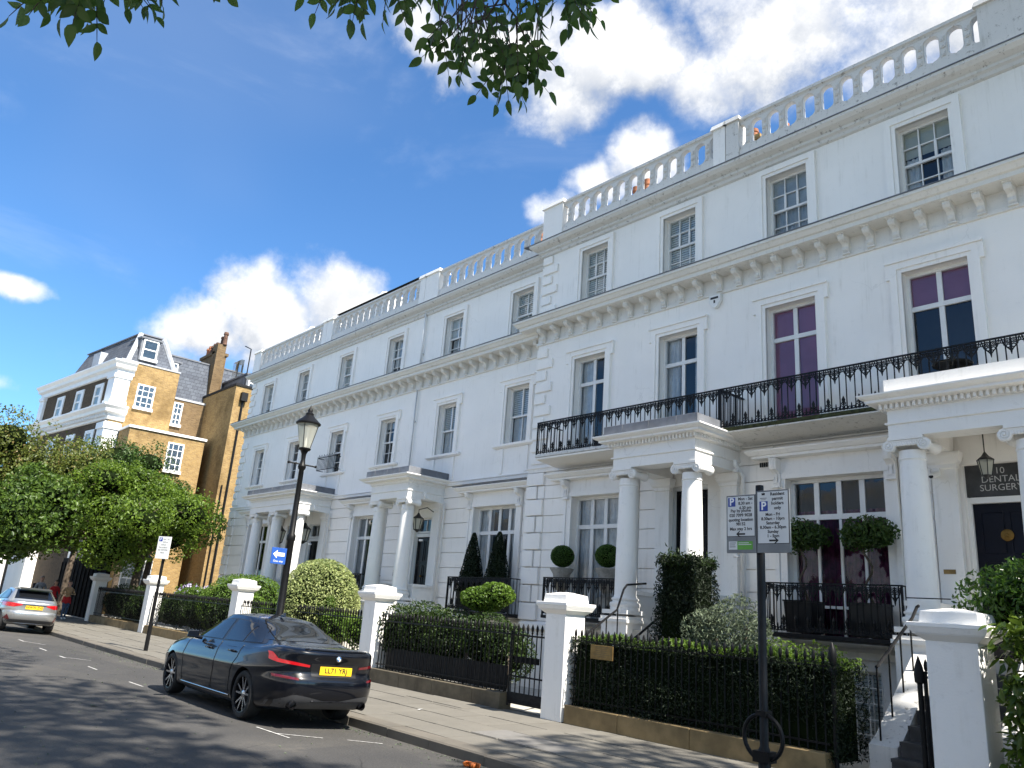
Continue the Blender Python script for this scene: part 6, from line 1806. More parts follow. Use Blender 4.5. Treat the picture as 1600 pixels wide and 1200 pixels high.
def build_car(sp):
    L, HW = sp['L'], sp['hw']
    Xr, Yc, z0 = sp['x'], sp['y'], sp['z']
    roll = .033
    def T(p): return (Xr - p[0], Yc + p[1], z0 + p[2] - p[1] * roll)
    C_ = thing('parked_car', sp['label'], 'car', (Xr - L / 2, Yc, z0), 'cars parked along the kerb')
    N = 176
    def ring(ur, uf, w, zf, n):
        out = []; uc, a = (ur + uf) / 2, (uf - ur) / 2
        for i in range(N):
            ph = 2 * math.pi * (i + .5) / N
            c, s = math.cos(ph), math.sin(ph)
            u = uc + a * math.copysign(abs(c) ** (2 / n), c); y = w * math.copysign(abs(s) ** (2 / n), s)
            out.append((u, y, zf(u)))
        return out
    def loft(rings):
        V = [p for r in rings for p in r]; F = []
        for k in range(len(rings) - 1):
            for i in range(N):
                j = (i + 1) % N; F.append((k * N + i, k * N + j, (k + 1) * N + j, (k + 1) * N + i))
        F.append(tuple(reversed(range(N)))); F.append(tuple(range((len(rings) - 1) * N, len(rings) * N)))
        me = bpy.data.meshes.new('body'); me.from_pydata(V, [], F)
        import bmesh
        bm = bmesh.new(); bm.from_mesh(me); bmesh.ops.recalc_face_normals(bm, faces=bm.faces); bm.to_mesh(me); bm.free()
        return me
    deck, zb = sp['deck'], sp['zb']
    H = lambda u: smooth_interp(deck, u); B = lambda u: smooth_interp(zb, u)
    rings = []
    ts = [0, .04, .09, .15, .22, .30, .38, .45, .51, .56, .60, .64, .68, .72, .76, .80, .84, .88, .91, .94, .965, .985, 1.0]
    for t in ts:
        rings.append(ring(smooth_interp(sp['ur'], t), smooth_interp(sp['uf'], t), HW * smooth_interp(sp['wt'], t), lambda u, t=t: B(u) + (H(u) - B(u)) * t, sp.get('n', 5.2)))
    last = rings[-1]; uc = L / 2
    for q_ in (.95, .85, .7, .5, .3, .12, .02):
        rings.append([(uc + (u - uc) * q_, y * q_, H(uc + (u - uc) * q_) + sp['crown'] * (1 - q_ * q_)) for u, y, z in last])
    lower = loft(rings)
    rings = []
    gh = sp['gh']
    for s in [-.12, 0, .08, .18, .30, .42, .54, .66, .77, .86, .93, .975, 1.0]:
        w = gh['w0'] + (gh['w1'] - gh['w0']) * (s ** 1.12 if s > 0 else s)
        ur = smooth_interp(gh['ur'], s); uf = smooth_interp(gh['uf'], s); zt = gh['z1']
        def zf(u, s=s):
            b = H(min(max(u, .3), L - .3)); a = (u - gh['uc']) / gh['ua']
            return b + (zt - gh['drop'] * a * a - b) * s
        rings.append(ring(ur, uf, w, zf, gh['n']))
    last = rings[-1]; uc = sum(p[0] for p in last) / N
    for q_ in (.96, .88, .72, .5, .25, .03):
        rings.append([(uc + (u - uc) * q_, y * q_, z + (gh['z1'] - gh['drop'] * ((uc + (u - uc) * q_ - gh['uc']) / gh['ua']) ** 2 - z) * (1 - q_) + gh['crown'] * (1 - q_ * q_)) for u, y, z in last])
    upper = loft(rings)
    # wheel arches cut out of the lower body
    for k in ('car_trim', sp['paint']): pass
    lower.materials.append(MATS[sp['paint']]); upper.materials.append(MATS[sp['paint']])
    lo = bpy.data.objects.new('lower', lower); COL.objects.link(lo)
    cut = []
    for u in sp['axles']:
        for s in (-1, 1):
            m2 = MB(); m2.lathe([(sp['arch'], s * (HW - .34)), (sp['arch'], s * (HW + .2))], u, 0, sp['wr'], 40, 'y')
            me = m2.mesh('arch', 'car_trim'); co = bpy.data.objects.new('arch', me); COL.objects.link(co); cut.append(co)
            md = lo.modifiers.new('arch', 'BOOLEAN'); md.operation = 'DIFFERENCE'; md.object = co; md.solver = 'EXACT'
            md.material_mode = 'TRANSFER'
    dg = bpy.context.evaluated_depsgraph_get()
    lower2 = bpy.data.meshes.new_from_object(lo.evaluated_get(dg))
    for co in cut: bpy.data.objects.remove(co)
    bpy.data.objects.remove(lo)
    # join lower and upper
    import bmesh
    bm = bmesh.new(); bm.from_mesh(lower2); bm.from_mesh(upper)
    for v in bm.verts: pass
    tmp = bpy.data.meshes.new('body'); bm.to_mesh(tmp)
    bvh = BVHTree.FromBMesh(bm)
    for v in bm.verts: v.co = Vector(T(v.co))
    bmesh.ops.reverse_faces(bm, faces=bm.faces)
    bm.normal_update()
    body = bpy.data.meshes.new('body'); bm.to_mesh(body); bm.free()
    for m_ in lower2.materials: body.materials.append(m_)
    if not body.materials: body.materials.append(MATS[sp['paint']])
    body.polygons.foreach_set('use_smooth', [True] * len(body.polygons)); body.set_sharp_from_angle(angle=rad(40))
    bo = inst('body', body, (0, 0, 0), C_)

    def res(curve, t):
        k = t * (len(curve) - 1); i = min(int(k), len(curve) - 2); f = k - i
        return (curve[i][0] + (curve[i + 1][0] - curve[i][0]) * f, curve[i][1] + (curve[i + 1][1] - curve[i][1]) * f)
    def cast(a, b, plane):
        if plane == 'left': o, d = (a, -3, b), (0, 1, 0)
        elif plane == 'right': o, d = (a, 3, b), (0, -1, 0)
        elif plane == 'rear': o, d = (-3, a, b), (1, 0, 0)
        elif plane == 'front': o, d = (8, a, b), (-1, 0, 0)
        else: o, d = (a, b, 4), (0, 0, -1)
        h = bvh.ray_cast(Vector(o), Vector(d))
        if h[0] is None: return None
        n = h[1]
        if n.dot(Vector(d)) > 0: n = -n
        return h[0], n
    def patch(name, lowc, topc, plane, mt, off=.004, m=14, k=8, parent=None, mirror=False):
        q = MB(); grid = []
        for j in range(k + 1):
            row = []
            for i in range(m + 1):
                a = res(lowc, i / m); b = res(topc, i / m); f = j / k
                h = cast(a[0] + (b[0] - a[0]) * f, a[1] + (b[1] - a[1]) * f, plane)
                row.append(None if h is None else T(h[0] + h[1] * off))
            grid.append(row)
        for j in range(k):
            for i in range(m):
                c = (grid[j][i], grid[j][i + 1], grid[j + 1][i + 1], grid[j + 1][i])
                if all(c): q.quad(*c)
        me = q.mesh(name, mt, False, False)
        me.polygons.foreach_set('use_smooth', [True] * len(me.polygons))
        import bmesh
        b2 = bmesh.new(); b2.from_mesh(me); bmesh.ops.remove_doubles(b2, verts=b2.verts, dist=1e-5); b2.to_mesh(me); b2.free()
        return inst(name, me, (0, 0, 0), parent or C_)
    def line(name, pts, plane, r, mt, off=.002, parent=None, n=24):
        q = MB(); P_ = []
        for i in range(n + 1):
            a = res(pts, i / n); h = cast(a[0], a[1], plane)
            if h: P_.append(T(h[0] + h[1] * off))
        if len(P_) > 2: q.tube(P_, r, 5)
        return q.build(name, mt, parent or C_, 'all')
    # wheels
    def wheel(u, s, yo):
        cx, cy, cz = u, s * yo, sp['wr']; R_ = sp['wr']; w = .225
        q = MB()
        q.lathe([(R_ * .70, -s * w), (R_ * .93, -s * w), (R_ * .985, -s * w * .88), (R_, -s * w * .7), (R_, -s * w * .3), (R_ * .985, -s * w * .1), (R_ * .93, 0), (R_ * .80, s * .008), (R_ * .745, 0), (R_ * .735, -s * .02), (R_ * .72, -s * w)], cx, cy, cz, 44, 'y')
        q.v = [T(v) for v in q.v]
        ty = q.build('wheel', 'rubber', C_, True)
        q = MB()
        q.lathe([(R_ * .745, -s * .012), (R_ * .74, s * .002), (R_ * .715, 0), (R_ * .70, -s * .025), (R_ * .69, -s * .10), (R_ * .1, -s * .10)], cx, cy, cz, 44, 'y', cap=False)
        q.m = 1
        nsp = sp.get('spokes', 5)
        for i in range(nsp):
            for dw in (-.16, .16):
                w0 = 2 * math.pi * (i + .25) / nsp + dw * .6; w1 = 2 * math.pi * (i + .25) / nsp + dw * 1.7
                pts = []
                for rr_, ang, hw in ((R_ * .10, w0, .016), (R_ * .715, w1, .012)):
                    px, pz = rr_ * math.cos(ang), rr_ * math.sin(ang); tx, tz = -math.sin(ang), math.cos(ang)
                    for sg in (-1, 1):
                        pts.append((cx + px + tx * hw * sg, cz + pz + tz * hw * sg))
                a, b, c, d = pts[0], pts[1], pts[3], pts[2]
                yo_ = cy - s * .03; yi = cy - s * .075; y1 = cy - s * .012
                q.hexa([(a[0], yi, a[1]), (b[0], yi, b[1]), (c[0], yi, c[1]), (d[0], yi, d[1]), (a[0], yo_, a[1]), (b[0], yo_, b[1]), (c[0], y1, c[1]), (d[0], y1, d[1])])
        q.lathe([(R_ * .17, -s * .09), (R_ * .17, -s * .03), (R_ * .12, -s * .018), (.001, -s * .015)], cx, cy, cz, 20, 'y')
        q.v = [T(v) for v in q.v]
        q.build('rim', ['alloy_dark', sp['rim']], ty, True)
    for u in sp['axles']:
        wheel(u, -1, HW - .035); wheel(u, 1, HW - .075)
    # glazing
    for pl in ('left', 'right'):
        patch('window_trim', sp['dlo'][0], sp['dlo'][1], pl, 'car_trim', .003, 40, 8)
        for lo_, hi_ in sp['sidewin']: patch('side_window', lo_, hi_, pl, 'glass_dark', .007, 18, 8)
    patch('rear_window', *sp['rearwin'], 'rear', 'glass_dark', .005, 24, 12)
    patch('windscreen', *sp['screen'], 'front', 'glass_dark', .005, 24, 12)
    for nm, lo_, hi_, pl, mt in sp['patches']: patch(nm, lo_, hi_, pl, mt, .005 if mt != 'car_trim' else .003, 20, 6)
    for nm, pts, pl, r, mt in sp['lines']: line(nm, pts, pl, r, mt)
    # door handles and mirrors
    for pl, s in (('left', -1), ('right', 1)):
        for (u, z) in sp['handles']:
            h = cast(u, z, pl)[0]; q = MB()
            q.tube([T((u - .10, h.y + s * .005, z)), T((u - .08, h.y + s * .035, z + .004)), T((u + .08, h.y + s * .035, z)), T((u + .10, h.y + s * .005, z - .004))], [.010, .015, .015, .010], 8)
            q.build('door_handle', sp['paint'], C_, 'all')
        u, z = sp['mirror']
        q = MB(); y0_ = s * (HW - .01); y1_ = s * (HW + .19)
        q.hexa([T(p_) for p_ in ((u - .05, y0_, z - .05), (u - .05, y1_, z - .045), (u + .07, y1_ - s * .05, z - .03), (u + .09, y0_, z - .04), (u - .05, y0_, z + .075), (u - .05, y1_ - s * .02, z + .065), (u + .05, y1_ - s * .07, z + .045), (u + .06, y0_, z + .055))])
        q.tube([T((u + .02, s * (HW - .10), z - .05)), T((u + .02, s * (HW + .02), z - .03))], .03, 8)
        q.build('wing_mirror', sp['mirrormat'], C_, bevel=.02)
    # plate
    py, pz, pu = sp['plate']
    h = cast(py, pz, 'rear')[0]
    q = MB(); q.box(-.26, .26, -.008, .0, -.056, .056)
    pm = q.mesh('number_plate', 'plate_yellow')
    ang = rad(sp.get('plate_tilt', 4))
    rot = (ang * 0, 0, math.pi / 2)
    cp = T((h.x - .014, py, pz))
    E_ = Matrix.Rotation(-roll, 4, 'X') @ Matrix.Rotation(math.pi / 2, 4, 'Z')
    pl = inst('number_plate', pm, cp, C_, rot=tuple(E_.to_euler()))
    E2 = E_ @ Matrix.Rotation(math.pi / 2, 4, 'X')
    lettering('plate_lettering', sp['reg'], .098, 'ink', (cp[0] + .0105, cp[1], cp[2] + .002), pl, rot=tuple(E2.to_euler()), offset=.0022, space=1.02)
    return C_, cast, T, patch, line


def stretch(u):
    """the saloon's long wheelbase: stations behind the rear axle by a little, the cabin by more"""
    return u * 1.075
NV_RAW = dict(L=4.70, hw=.905, x=-10.46, y=6.10, z=-.045, paint='car_navy', rim='alloy_bright', reg="LL71 YRJ",
    label='navy blue four-door saloon parked at the kerb, rear towards the viewer', crown=.045, wr=.335, arch=.372, axles=(1.02, 3.87),
    deck=[(0, 1.045), (.12, 1.075), (.35, 1.08), (.7, 1.055), (1.1, 1.01), (2.0, .985), (3.2, .965), (3.55, .955), (4.0, .90), (4.35, .83), (4.6, .75), (4.7, .70)],
    zb=[(0, .30), (.3, .24), (.8, .19), (2.3, .17), (3.9, .19), (4.4, .21), (4.7, .26)],
    ur=[(0, .22), (.06, .10), (.16, .04), (.30, .005), (.42, .0), (.50, .012), (.54, .05), (.58, .075), (.70, .06), (.82, .035), (.90, .008), (.95, .0), (.985, .04), (1.0, .10)],
    uf=[(0, 4.48), (.06, 4.62), (.16, 4.68), (.4, 4.70), (.6, 4.69), (.8, 4.64), (.92, 4.56), (1.0, 4.42)],
    wt=[(0, .885), (.05, .94), (.12, .962), (.22, .976), (.35, .985), (.45, .986), (.55, .99), (.64, 1.0), (.68, .996), (.76, .975), (.86, .952), (.93, .925), (.975, .885), (1.0, .84)],
    gh=dict(w0=.80, w1=.555, z1=1.395, drop=.055, uc=2.25, ua=1.05, n=5.0, crown=.055,
            ur=[(-.12, .30), (0, .50), (.2, .72), (.4, .95), (.6, 1.18), (.8, 1.40), (.93, 1.56), (1.0, 1.68)],
            uf=[(-.12, 3.75), (0, 3.60), (.2, 3.42), (.4, 3.22), (.6, 3.02), (.8, 2.82), (.93, 2.68), (1.0, 2.58)]),
    dlo=([(3.30, .995), (2.1, 1.01), (.86, 1.055)], [(3.24, 1.01), (2.70, 1.29), (2.3, 1.355), (1.95, 1.36), (1.55, 1.325), (1.22, 1.23), (.86, 1.075)]),
    sidewin=[([(3.16, 1.01), (2.16, 1.025)], [(3.10, 1.045), (2.70, 1.265), (2.40, 1.325), (2.16, 1.338)]),
             ([(2.07, 1.027), (1.45, 1.043)], [(2.07, 1.340), (1.75, 1.335), (1.45, 1.285)]),
             ([(1.40, 1.045), (.95, 1.060)], [(1.40, 1.272), (1.22, 1.205), (.95, 1.075)])],
    rearwin=([(-.66, 1.115), (0, 1.125), (.66, 1.115)], [(-.50, 1.372), (0, 1.392), (.50, 1.372)]),
    screen=([(-.68, 1.02), (0, 1.03), (.68, 1.02)], [(-.52, 1.36), (0, 1.38), (.52, 1.36)]),
    patches=[
        ('tail_light', [(-.815, .885), (-.795, .868), (-.765, .855), (-.40, .822)], [(-.805, .985), (-.79, .982), (-.760, .902), (-.40, .853)], 'rear', 'tail_red'),
        ('tail_light', [(.815, .885), (.795, .868), (.765, .855), (.40, .822)], [(.805, .985), (.79, .982), (.760, .902), (.40, .853)], 'rear', 'tail_dark'),
        ('reflector', [(-.80, .665), (-.55, .645)], [(-.80, .70), (-.55, .675)], 'rear', 'tail_dark'),
        ('reflector', [(.80, .665), (.55, .645)], [(.80, .70), (.55, .675)], 'rear', 'tail_dark'),
        ('bumper_diffuser', [(-.80, .27), (-.4, .26), (0, .26), (.4, .26), (.80, .27)], [(-.80, .34), (-.58, .46), (-.42, .44), (0, .36), (.42, .44), (.58, .46), (.80, .34)], 'rear', 'car_grey'),
        ('plate_recess', [(-.36, .70), (.36, .70)], [(-.38, .875), (.38, .875)], 'rear', 'car_trim'),
        ('sill_trim', [(1.45, .235), (3.45, .235)], [(1.45, .275), (3.45, .275)], 'left', 'car_trim'),
    ],
    lines=[('door_seam', [(2.12, 1.0), (2.10, .70), (2.13, .30)], 'left', .005, 'car_trim'), ('door_seam', [(1.33, 1.0), (1.36, .82), (1.50, .62), (1.50, .32)], 'left', .005, 'car_trim'),
           ('door_seam', [(3.32, .97), (3.36, .70), (3.30, .30)], 'left', .005, 'car_trim'), ('sill_strip', [(1.48, .272), (3.35, .272)], 'left', .008, 'chrome'),
           ('bumper_strip', [(-.32, .375), (.55, .375)], 'rear', .009, 'alloy_dark')],
    handles=[(2.42, .875), (1.58, .895)], mirror=(3.02, 1.02), mirrormat='car_navy', plate=(0.02, .785, 0))
NAVY = dict(NV_RAW)
ST = lambda tab: [(stretch(a_), b_) for a_, b_ in tab]
NAVY.update(L=stretch(4.70), axles=(1.13, 4.14), deck=ST(NV_RAW['deck']), zb=ST(NV_RAW['zb']), uf=[(a_, stretch(b_)) for a_, b_ in NV_RAW['uf']],
            gh=dict(NV_RAW['gh'], uc=stretch(2.25), ua=1.13, z1=1.415, ur=[(a_, stretch(b_)) for a_, b_ in NV_RAW['gh']['ur']], uf=[(a_, stretch(b_)) for a_, b_ in NV_RAW['gh']['uf']]),
            dlo=tuple(ST(c_) for c_ in NV_RAW['dlo']), sidewin=[(ST(a_), ST(b_)) for a_, b_ in NV_RAW['sidewin']],
            patches=[(n_, ST(a_) if pl_ == 'left' else a_, ST(b_) if pl_ == 'left' else b_, pl_, m_) for n_, a_, b_, pl_, m_ in NV_RAW['patches']],
            lines=[(n_, ST(p_) if pl_ == 'left' else p_, pl_, r_, m_) for n_, p_, pl_, r_, m_ in NV_RAW['lines']],
            handles=[(stretch(u_), z_) for u_, z_ in NV_RAW['handles']], mirror=(3.10, 1.03))
CAR, cast, T, patch, line = build_car(NAVY)
h = cast(0.02, .955, 'rear')[0]
q = MB(); q.lathe([(.001, -.014), (.030, -.014), (.041, -.008), (.041, 0)], 0, 0, 0, 24, 'y')
E_ = Matrix.Rotation(math.pi / 2, 4, 'Z').to_euler()
em = inst('badge', q.mesh('badge', 'chrome', True), T((h.x - .004, .02, .955)), CAR, rot=tuple(E_))
for k, mt in ((0, 'emblem_blue'), (1, 'ink_white'), (2, 'emblem_blue'), (3, 'ink_white')):
    q = MB(); pts = [(0, 0)] + [(.026 * math.cos(math.pi / 2 * (k + t / 5)), .026 * math.sin(math.pi / 2 * (k + t / 5))) for t in range(6)]
    q.prism(pts, -.0165, -.0145, 'y'); inst('badge_quarter', q.mesh('badge_quarter', mt), T((h.x - .004, .02, .955)), em, rot=tuple(E_))
# exhausts, antenna, boot lip
for s in (-1, 1):
    q = MB(); q.lathe([(.055, 0), (.058, -.16), (.050, -.17), (.046, -.165), (.044, -.02)], 0, 0, 0, 18, 'x')
    inst('exhaust', q.mesh('exhaust', 'alloy_dark', True), T((.27, s * .56, .315)), CAR, scale=(-1, 1, 1))
q = MB(); q.prism([(0, 0), (.16, 0), (.05, .065), (.02, .06)], -.018, .018, 'y')
inst('aerial_fin', q.mesh('aerial_fin', 'car_navy'), T((1.86, 0, 1.445)), CAR, scale=(-1, 1, 1))
q = MB(); pts = []
for i in range(15):
    y = -.70 + 1.40 * i / 14; hh = cast(.055 + .05 * (y / .72) ** 2, y, 'top')
    if hh and hh[0].z > 1.0: pts.append(T((.05 + .06 * (y / .72) ** 2, y, hh[0].z + .008)))
q.tube(pts, .014, 6); q.build('boot_lip', 'car_navy', CAR, 'all')

SILVER = dict(L=4.03, hw=.87, x=-30.6, y=6.15, z=-.045, paint='car_silver', rim='alloy_bright', reg="WW70 ZVS",
    label='silver five-door hatchback parked by the kerb at the left edge', crown=.03, wr=.315, arch=.35, axles=(.75, 3.30), n=5.0,
    deck=[(0, .98), (.2, 1.0), (.6, .99), (2.0, .97), (2.9, .95), (3.3, .90), (3.7, .82), (4.03, .70)],
    zb=[(0, .32), (.3, .25), (.7, .20), (2.0, .18), (3.4, .2), (4.03, .27)],
    ur=[(0, .20), (.06, .10), (.16, .035), (.30, .0), (.45, .0), (.52, .02), (.56, .06), (.70, .06), (.85, .05), (.95, .06), (1.0, .12)],
    uf=[(0, 3.85), (.06, 3.95), (.16, 4.0), (.4, 4.03), (.6, 4.02), (.8, 3.97), (.92, 3.88), (1.0, 3.75)],
    wt=[(0, .89), (.05, .94), (.12, .962), (.22, .976), (.35, .985), (.45, .986), (.55, .99), (.64, 1.0), (.70, .99), (.80, .97), (.9, .945), (.96, .91), (1.0, .86)],
    gh=dict(w0=.785, w1=.56, z1=1.375, drop=.05, uc=1.5, ua=1.3, n=5.2, crown=.05,
            ur=[(-.12, .08), (0, .14), (.25, .22), (.5, .32), (.75, .43), (.92, .52), (1.0, .62)],
            uf=[(-.12, 3.1), (0, 2.95), (.25, 2.68), (.5, 2.42), (.75, 2.15), (.92, 1.95), (1.0, 1.82)]),
    dlo=([(2.72, .99), (1.6, 1.0), (.55, 1.03)], [(2.66, 1.01), (2.2, 1.26), (1.7, 1.335), (1.1, 1.32), (.72, 1.25), (.55, 1.05)]),
    sidewin=[([(2.58, 1.005), (1.65, 1.015)], [(2.52, 1.03), (2.15, 1.25), (1.65, 1.315)]), ([(1.57, 1.017), (.62, 1.045)], [(1.57, 1.315), (1.1, 1.30), (.62, 1.16)])],
    rearwin=([(-.60, 1.06), (0, 1.06), (.60, 1.06)], [(-.50, 1.34), (0, 1.365), (.50, 1.34)]),
    screen=([(-.66, 1.0), (.66, 1.0)], [(-.5, 1.34), (.5, 1.34)]),
    patches=[('tail_light', [(-.83, .80), (-.6, .79), (-.36, .855)], [(-.81, .93), (-.62, .92), (-.36, .895)], 'rear', 'tail_red'),
             ('tail_light', [(.83, .80), (.6, .79), (.36, .855)], [(.81, .93), (.62, .92), (.36, .895)], 'rear', 'tail_red'),
             ('rear_band', [(-.36, .865), (.36, .865)], [(-.36, .895), (.36, .895)], 'rear', 'car_trim'),
             ('bumper_diffuser', [(-.75, .30), (.75, .30)], [(-.70, .40), (.70, .40)], 'rear', 'car_grey'),
             ('bumper_vent', [(-.80, .40), (-.66, .38)], [(-.72, .55), (-.64, .40)], 'rear', 'tail_dark'), ('bumper_vent', [(.80, .40), (.66, .38)], [(.72, .55), (.64, .40)], 'rear', 'tail_dark'),
             ('bumper_blade', [(-.70, .42), (.70, .42)], [(-.66, .50), (.66, .50)], 'rear', 'car_silver')],
    lines=[('door_seam', [(1.61, 1.0), (1.6, .6), (1.62, .3)], 'left', .005, 'car_trim'), ('door_seam', [(.80, 1.0), (.95, .6)], 'left', .005, 'car_trim'),
           ('bumper_strip', [(-.5, .29), (.4, .29)], 'rear', .010, 'chrome')],
    handles=[(1.85, .86), (.98, .87)], mirror=(2.5, 1.0), mirrormat='car_silver', plate=(0.0, .80, 0))
CAR2, cast, T, patch, line = build_car(SILVER)
q = MB(); q.prism([(.30, 1.36), (.62, 1.40), (.62, 1.43), (.27, 1.385)], -.48, .48, 'y'); q.v = [T(v) for v in q.v]; q.build('roof_spoiler', 'car_silver', CAR2)
# ------------------------------------------------------------------ street furniture
# gas-style street lamp
LX, LY = -15.1, 7.35
LP = thing('street_lamp', 'old-fashioned black street lamp with tapered glass lantern, behind the saloon', 'street lamp', (LX, LY, PAVE_Z))
q = MB(); q.lathe([(.16, 0), (.16, .06), (.115, .10), (.105, .9), (.12, .94), (.10, .98), (.075, 1.02), (.072, 2.8), (.088, 2.83), (.088, 2.92), (.062, 2.96), (.052, 4.28), (.075, 4.31), (.085, 4.36), (.06, 4.40), (.045, 4.5), (.05, 4.62), (.085, 4.70)], LX, LY, PAVE_Z, 16)
q.build('post', 'iron', LP, True)
q = MB(); q.tube([(LX, LY - .30, 4.42), (LX, LY + .30, 4.42)], .018, 6)
for s in (-1, 1): q.sphere((LX, LY + s * .31, 4.42), .03, 8, 5)
q.build('ladder_bar', 'iron', LP)
q = MB(); q.lathe([(.11, 0), (.225, .52)], LX, LY, 4.76, 16); q.build('lantern_glass', 'glass_lamp', LP, True)
q = MB(); q.lathe([(.06, -.06), (.12, -.03), (.13, 0), (.11, .015)], LX, LY, 4.76, 16)
q.lathe([(.235, .52), (.26, .53), (.265, .555), (.22, .60), (.13, .68), (.085, .73), (.09, .76), (.05, .80), (.055, .84), (.02, .90), (.002, .96)], LX, LY, 4.76, 18)
for k in range(4):
    w = math.pi / 2 * k + .78; q.tube([(LX + .112 * math.cos(w), LY + .112 * math.sin(w), 4.77), (LX + .228 * math.cos(w), LY + .228 * math.sin(w), 5.28)], .008, 4)
q.build('lantern_frame', 'iron', LP, True)
q = MB(); q.lathe([(.03, 0), (.035, .12), (.02, .16), (.012, .40)], LX, LY, 4.78, 10); q.build('burner', 'white_paint', LP, True)
# one-way sign fixed to the lamp post
q = MB(); q.box(LX - .095, LX - .085, LY - .42, LY - .10, 2.34, 2.66)
q.v = [(v[0] + .19, v[1], v[2]) for v in q.v]
ow = q.build('one_way_sign', 'sign_oneway', None, bevel=.003); tag(ow, 'blue sign with white left-pointing arrow fixed to the street lamp', 'sign')
q = MB(); X = LX + .108
q.prism([(LY - .385, 2.53), (LY - .30, 2.61), (LY - .30, 2.565), (LY - .14, 2.565), (LY - .14, 2.495), (LY - .30, 2.495), (LY - .30, 2.45)], X, X + .002, 'x'); q.build('arrow', 'ink_white', ow)
lettering('sign_lettering', "One way", .058, 'ink_white', (X + .002, LY - .26, 2.395), ow, rot=(math.pi / 2, 0, math.pi / 2))

# near parking sign
SX, SY = -4.36, 7.30
SP = thing('parking_sign', 'parking sign with two white plates on a black post with locking hoop', 'parking sign', (SX, SY, PAVE_Z), 'parking signs on black posts')
q = MB(); q.lathe([(.060, 0), (.060, .62), (.042, .66), (.042, 3.17), (.040, 3.185), (.001, 3.186)], SX, SY, PAVE_Z, 18); q.build('post', 'iron', SP, True)
q = MB(); pts = [(SX + .05 * math.cos(w), SY, .5) for w in ()]
ring = []
for i in range(25):
    w = -math.pi / 2 * .78 + (math.pi * 2 - math.pi / 2 * .44) * i / 24 - math.pi / 2 * .22 * 0
    ring.append((SX + .215 * math.cos(w - .0), SY, .74 + .20 * math.sin(w)))
q.ring((SX, SY - .02, .76), .205, .021, 'y', 30, 8)
q.cbox(SX, SY, .54, .17, .15, .10); q.cbox(SX, SY, .95, .11, .12, .05)
q.build('locking_hoop', 'iron', SP, True)
yF = SY - .075
def plate(x0, x1, z0, z1, foot):
    q = MB(); q.box(x0, x1, yF, yF + .02, z0 - foot, z1); b = q.build('sign_plate', 'sign_grey', SP, bevel=.004)
    q = MB(); q.box(x0 + .008, x1 - .008, yF - .0015, yF - .0005, z0 + .004, z1 - .008); q.build('sign_face', 'ink', b)
    q = MB(); q.box(x0 + .014, x1 - .014, yF - .003, yF - .002, z0 + .010, z1 - .014); q.build('sign_face', 'sign_white', b)
    return b
def write(b, s, x, z, size, mt='ink', **kw):
    lettering('lettering', s, size, mt, (x, yF - .0040, z), b, offset=.0014, **kw)
def psquare(b, x, z, s):
    q = MB(); q.box(x, x + s, yF - .0042, yF - .0034, z, z + s * 1.08); q.build('parking_symbol', 'sign_blue', b)
    lettering('lettering', "P", s * 1.22, 'ink_white', (x + s * .5, yF - .0052, z + s * .54), b, offset=.003)
def arrow(b, x, z, d):
    q = MB(); q.prism([(x + d * .055, z), (x + d * .02, z + .03), (x + d * .004, z + .03), (x + d * .026, z + .009), (x - d * .05, z + .009), (x - d * .05, z - .009), (x + d * .026, z - .009), (x + d * .004, z - .03), (x + d * .02, z - .03)], yF - .005, yF - .0042, 'y'); q.build('arrow', 'ink', b)
pa = plate(-4.715, -4.365, 2.665, 3.105, .165)
psquare(pa, -4.690, 2.985, .088)
for i, s in enumerate(("Mon - Sat", "8.30 am -", "6.30 pm")): write(pa, s, -4.483, 3.062 - i * .047, .044)
for i, s in enumerate(("Pay by phone", "020 7099 9028", "quoting location", "98152", "Max stay 2 hrs")): write(pa, s, -4.540, 2.938 - (0, .048, .095, .14, .19)[i], .0445)
arrow(pa, -4.54, 2.695, -1)
q = MB(); q.box(-4.685, -4.585, yF - .003, yF - .0005, 2.535, 2.62); q.build('sticker', 'sign_white', pa)
q = MB(); q.box(-4.584, -4.405, yF - .003, yF - .0005, 2.535, 2.62); q.build('sticker', 'sign_green', pa)
q = MB()
for x0, x1, zz in ((-4.675, -4.60, 2.60), (-4.675, -4.61, 2.58), (-4.675, -4.605, 2.56)): q.box(x0, x1, yF - .0042, yF - .0032, zz, zz + .008)
q.build('sticker_print', 'sign_grey', pa)
q = MB()
for x0, x1, zz in ((-4.57, -4.45, 2.60), (-4.57, -4.42, 2.583)): q.box(x0, x1, yF - .0042, yF - .0032, zz, zz + .007)
q.build('sticker_print', 'sign_white', pa)
pb = plate(-4.355, -3.985, 2.585, 3.135, .085)
psquare(pb, -4.318, 2.92, .095)
q = MB(); q.prism([(-4.290, 3.085), (-4.255, 3.085), (-4.252, 3.112), (-4.262, 3.104), (-4.272, 3.115), (-4.282, 3.104), (-4.293, 3.112)], yF - .0045, yF - .0038, 'y'); q.build('crest', 'ink', pb)
q = MB(); q.box(-4.31, -4.235, yF - .0042, yF - .0034, 3.050, 3.058); q.box(-4.30, -4.245, yF - .0042, yF - .0034, 3.036, 3.042); q.build('crest_print', 'sign_grey', pb)
for i, s in enumerate(("Resident", "permit", "holders", "only")): write(pb, s, -4.115, 3.092 - i * .0475, .0455)
for i, s in enumerate(("Mon - Fri", "8.30am - 10pm", "Saturday", "8.30am - 6.30pm", "Sunday", "1 - 5pm")): write(pb, s, -4.170, 2.885 - i * .0435, .043)
arrow(pb, -4.165, 2.622, 1)
q = MB(); q.box(SX - .05, SX + .05, SY - .056, SY + .05, 2.62, 2.66); q.box(SX - .05, SX + .05, SY - .056, SY + .05, 2.98, 3.02); q.build('clamp', 'iron', SP)

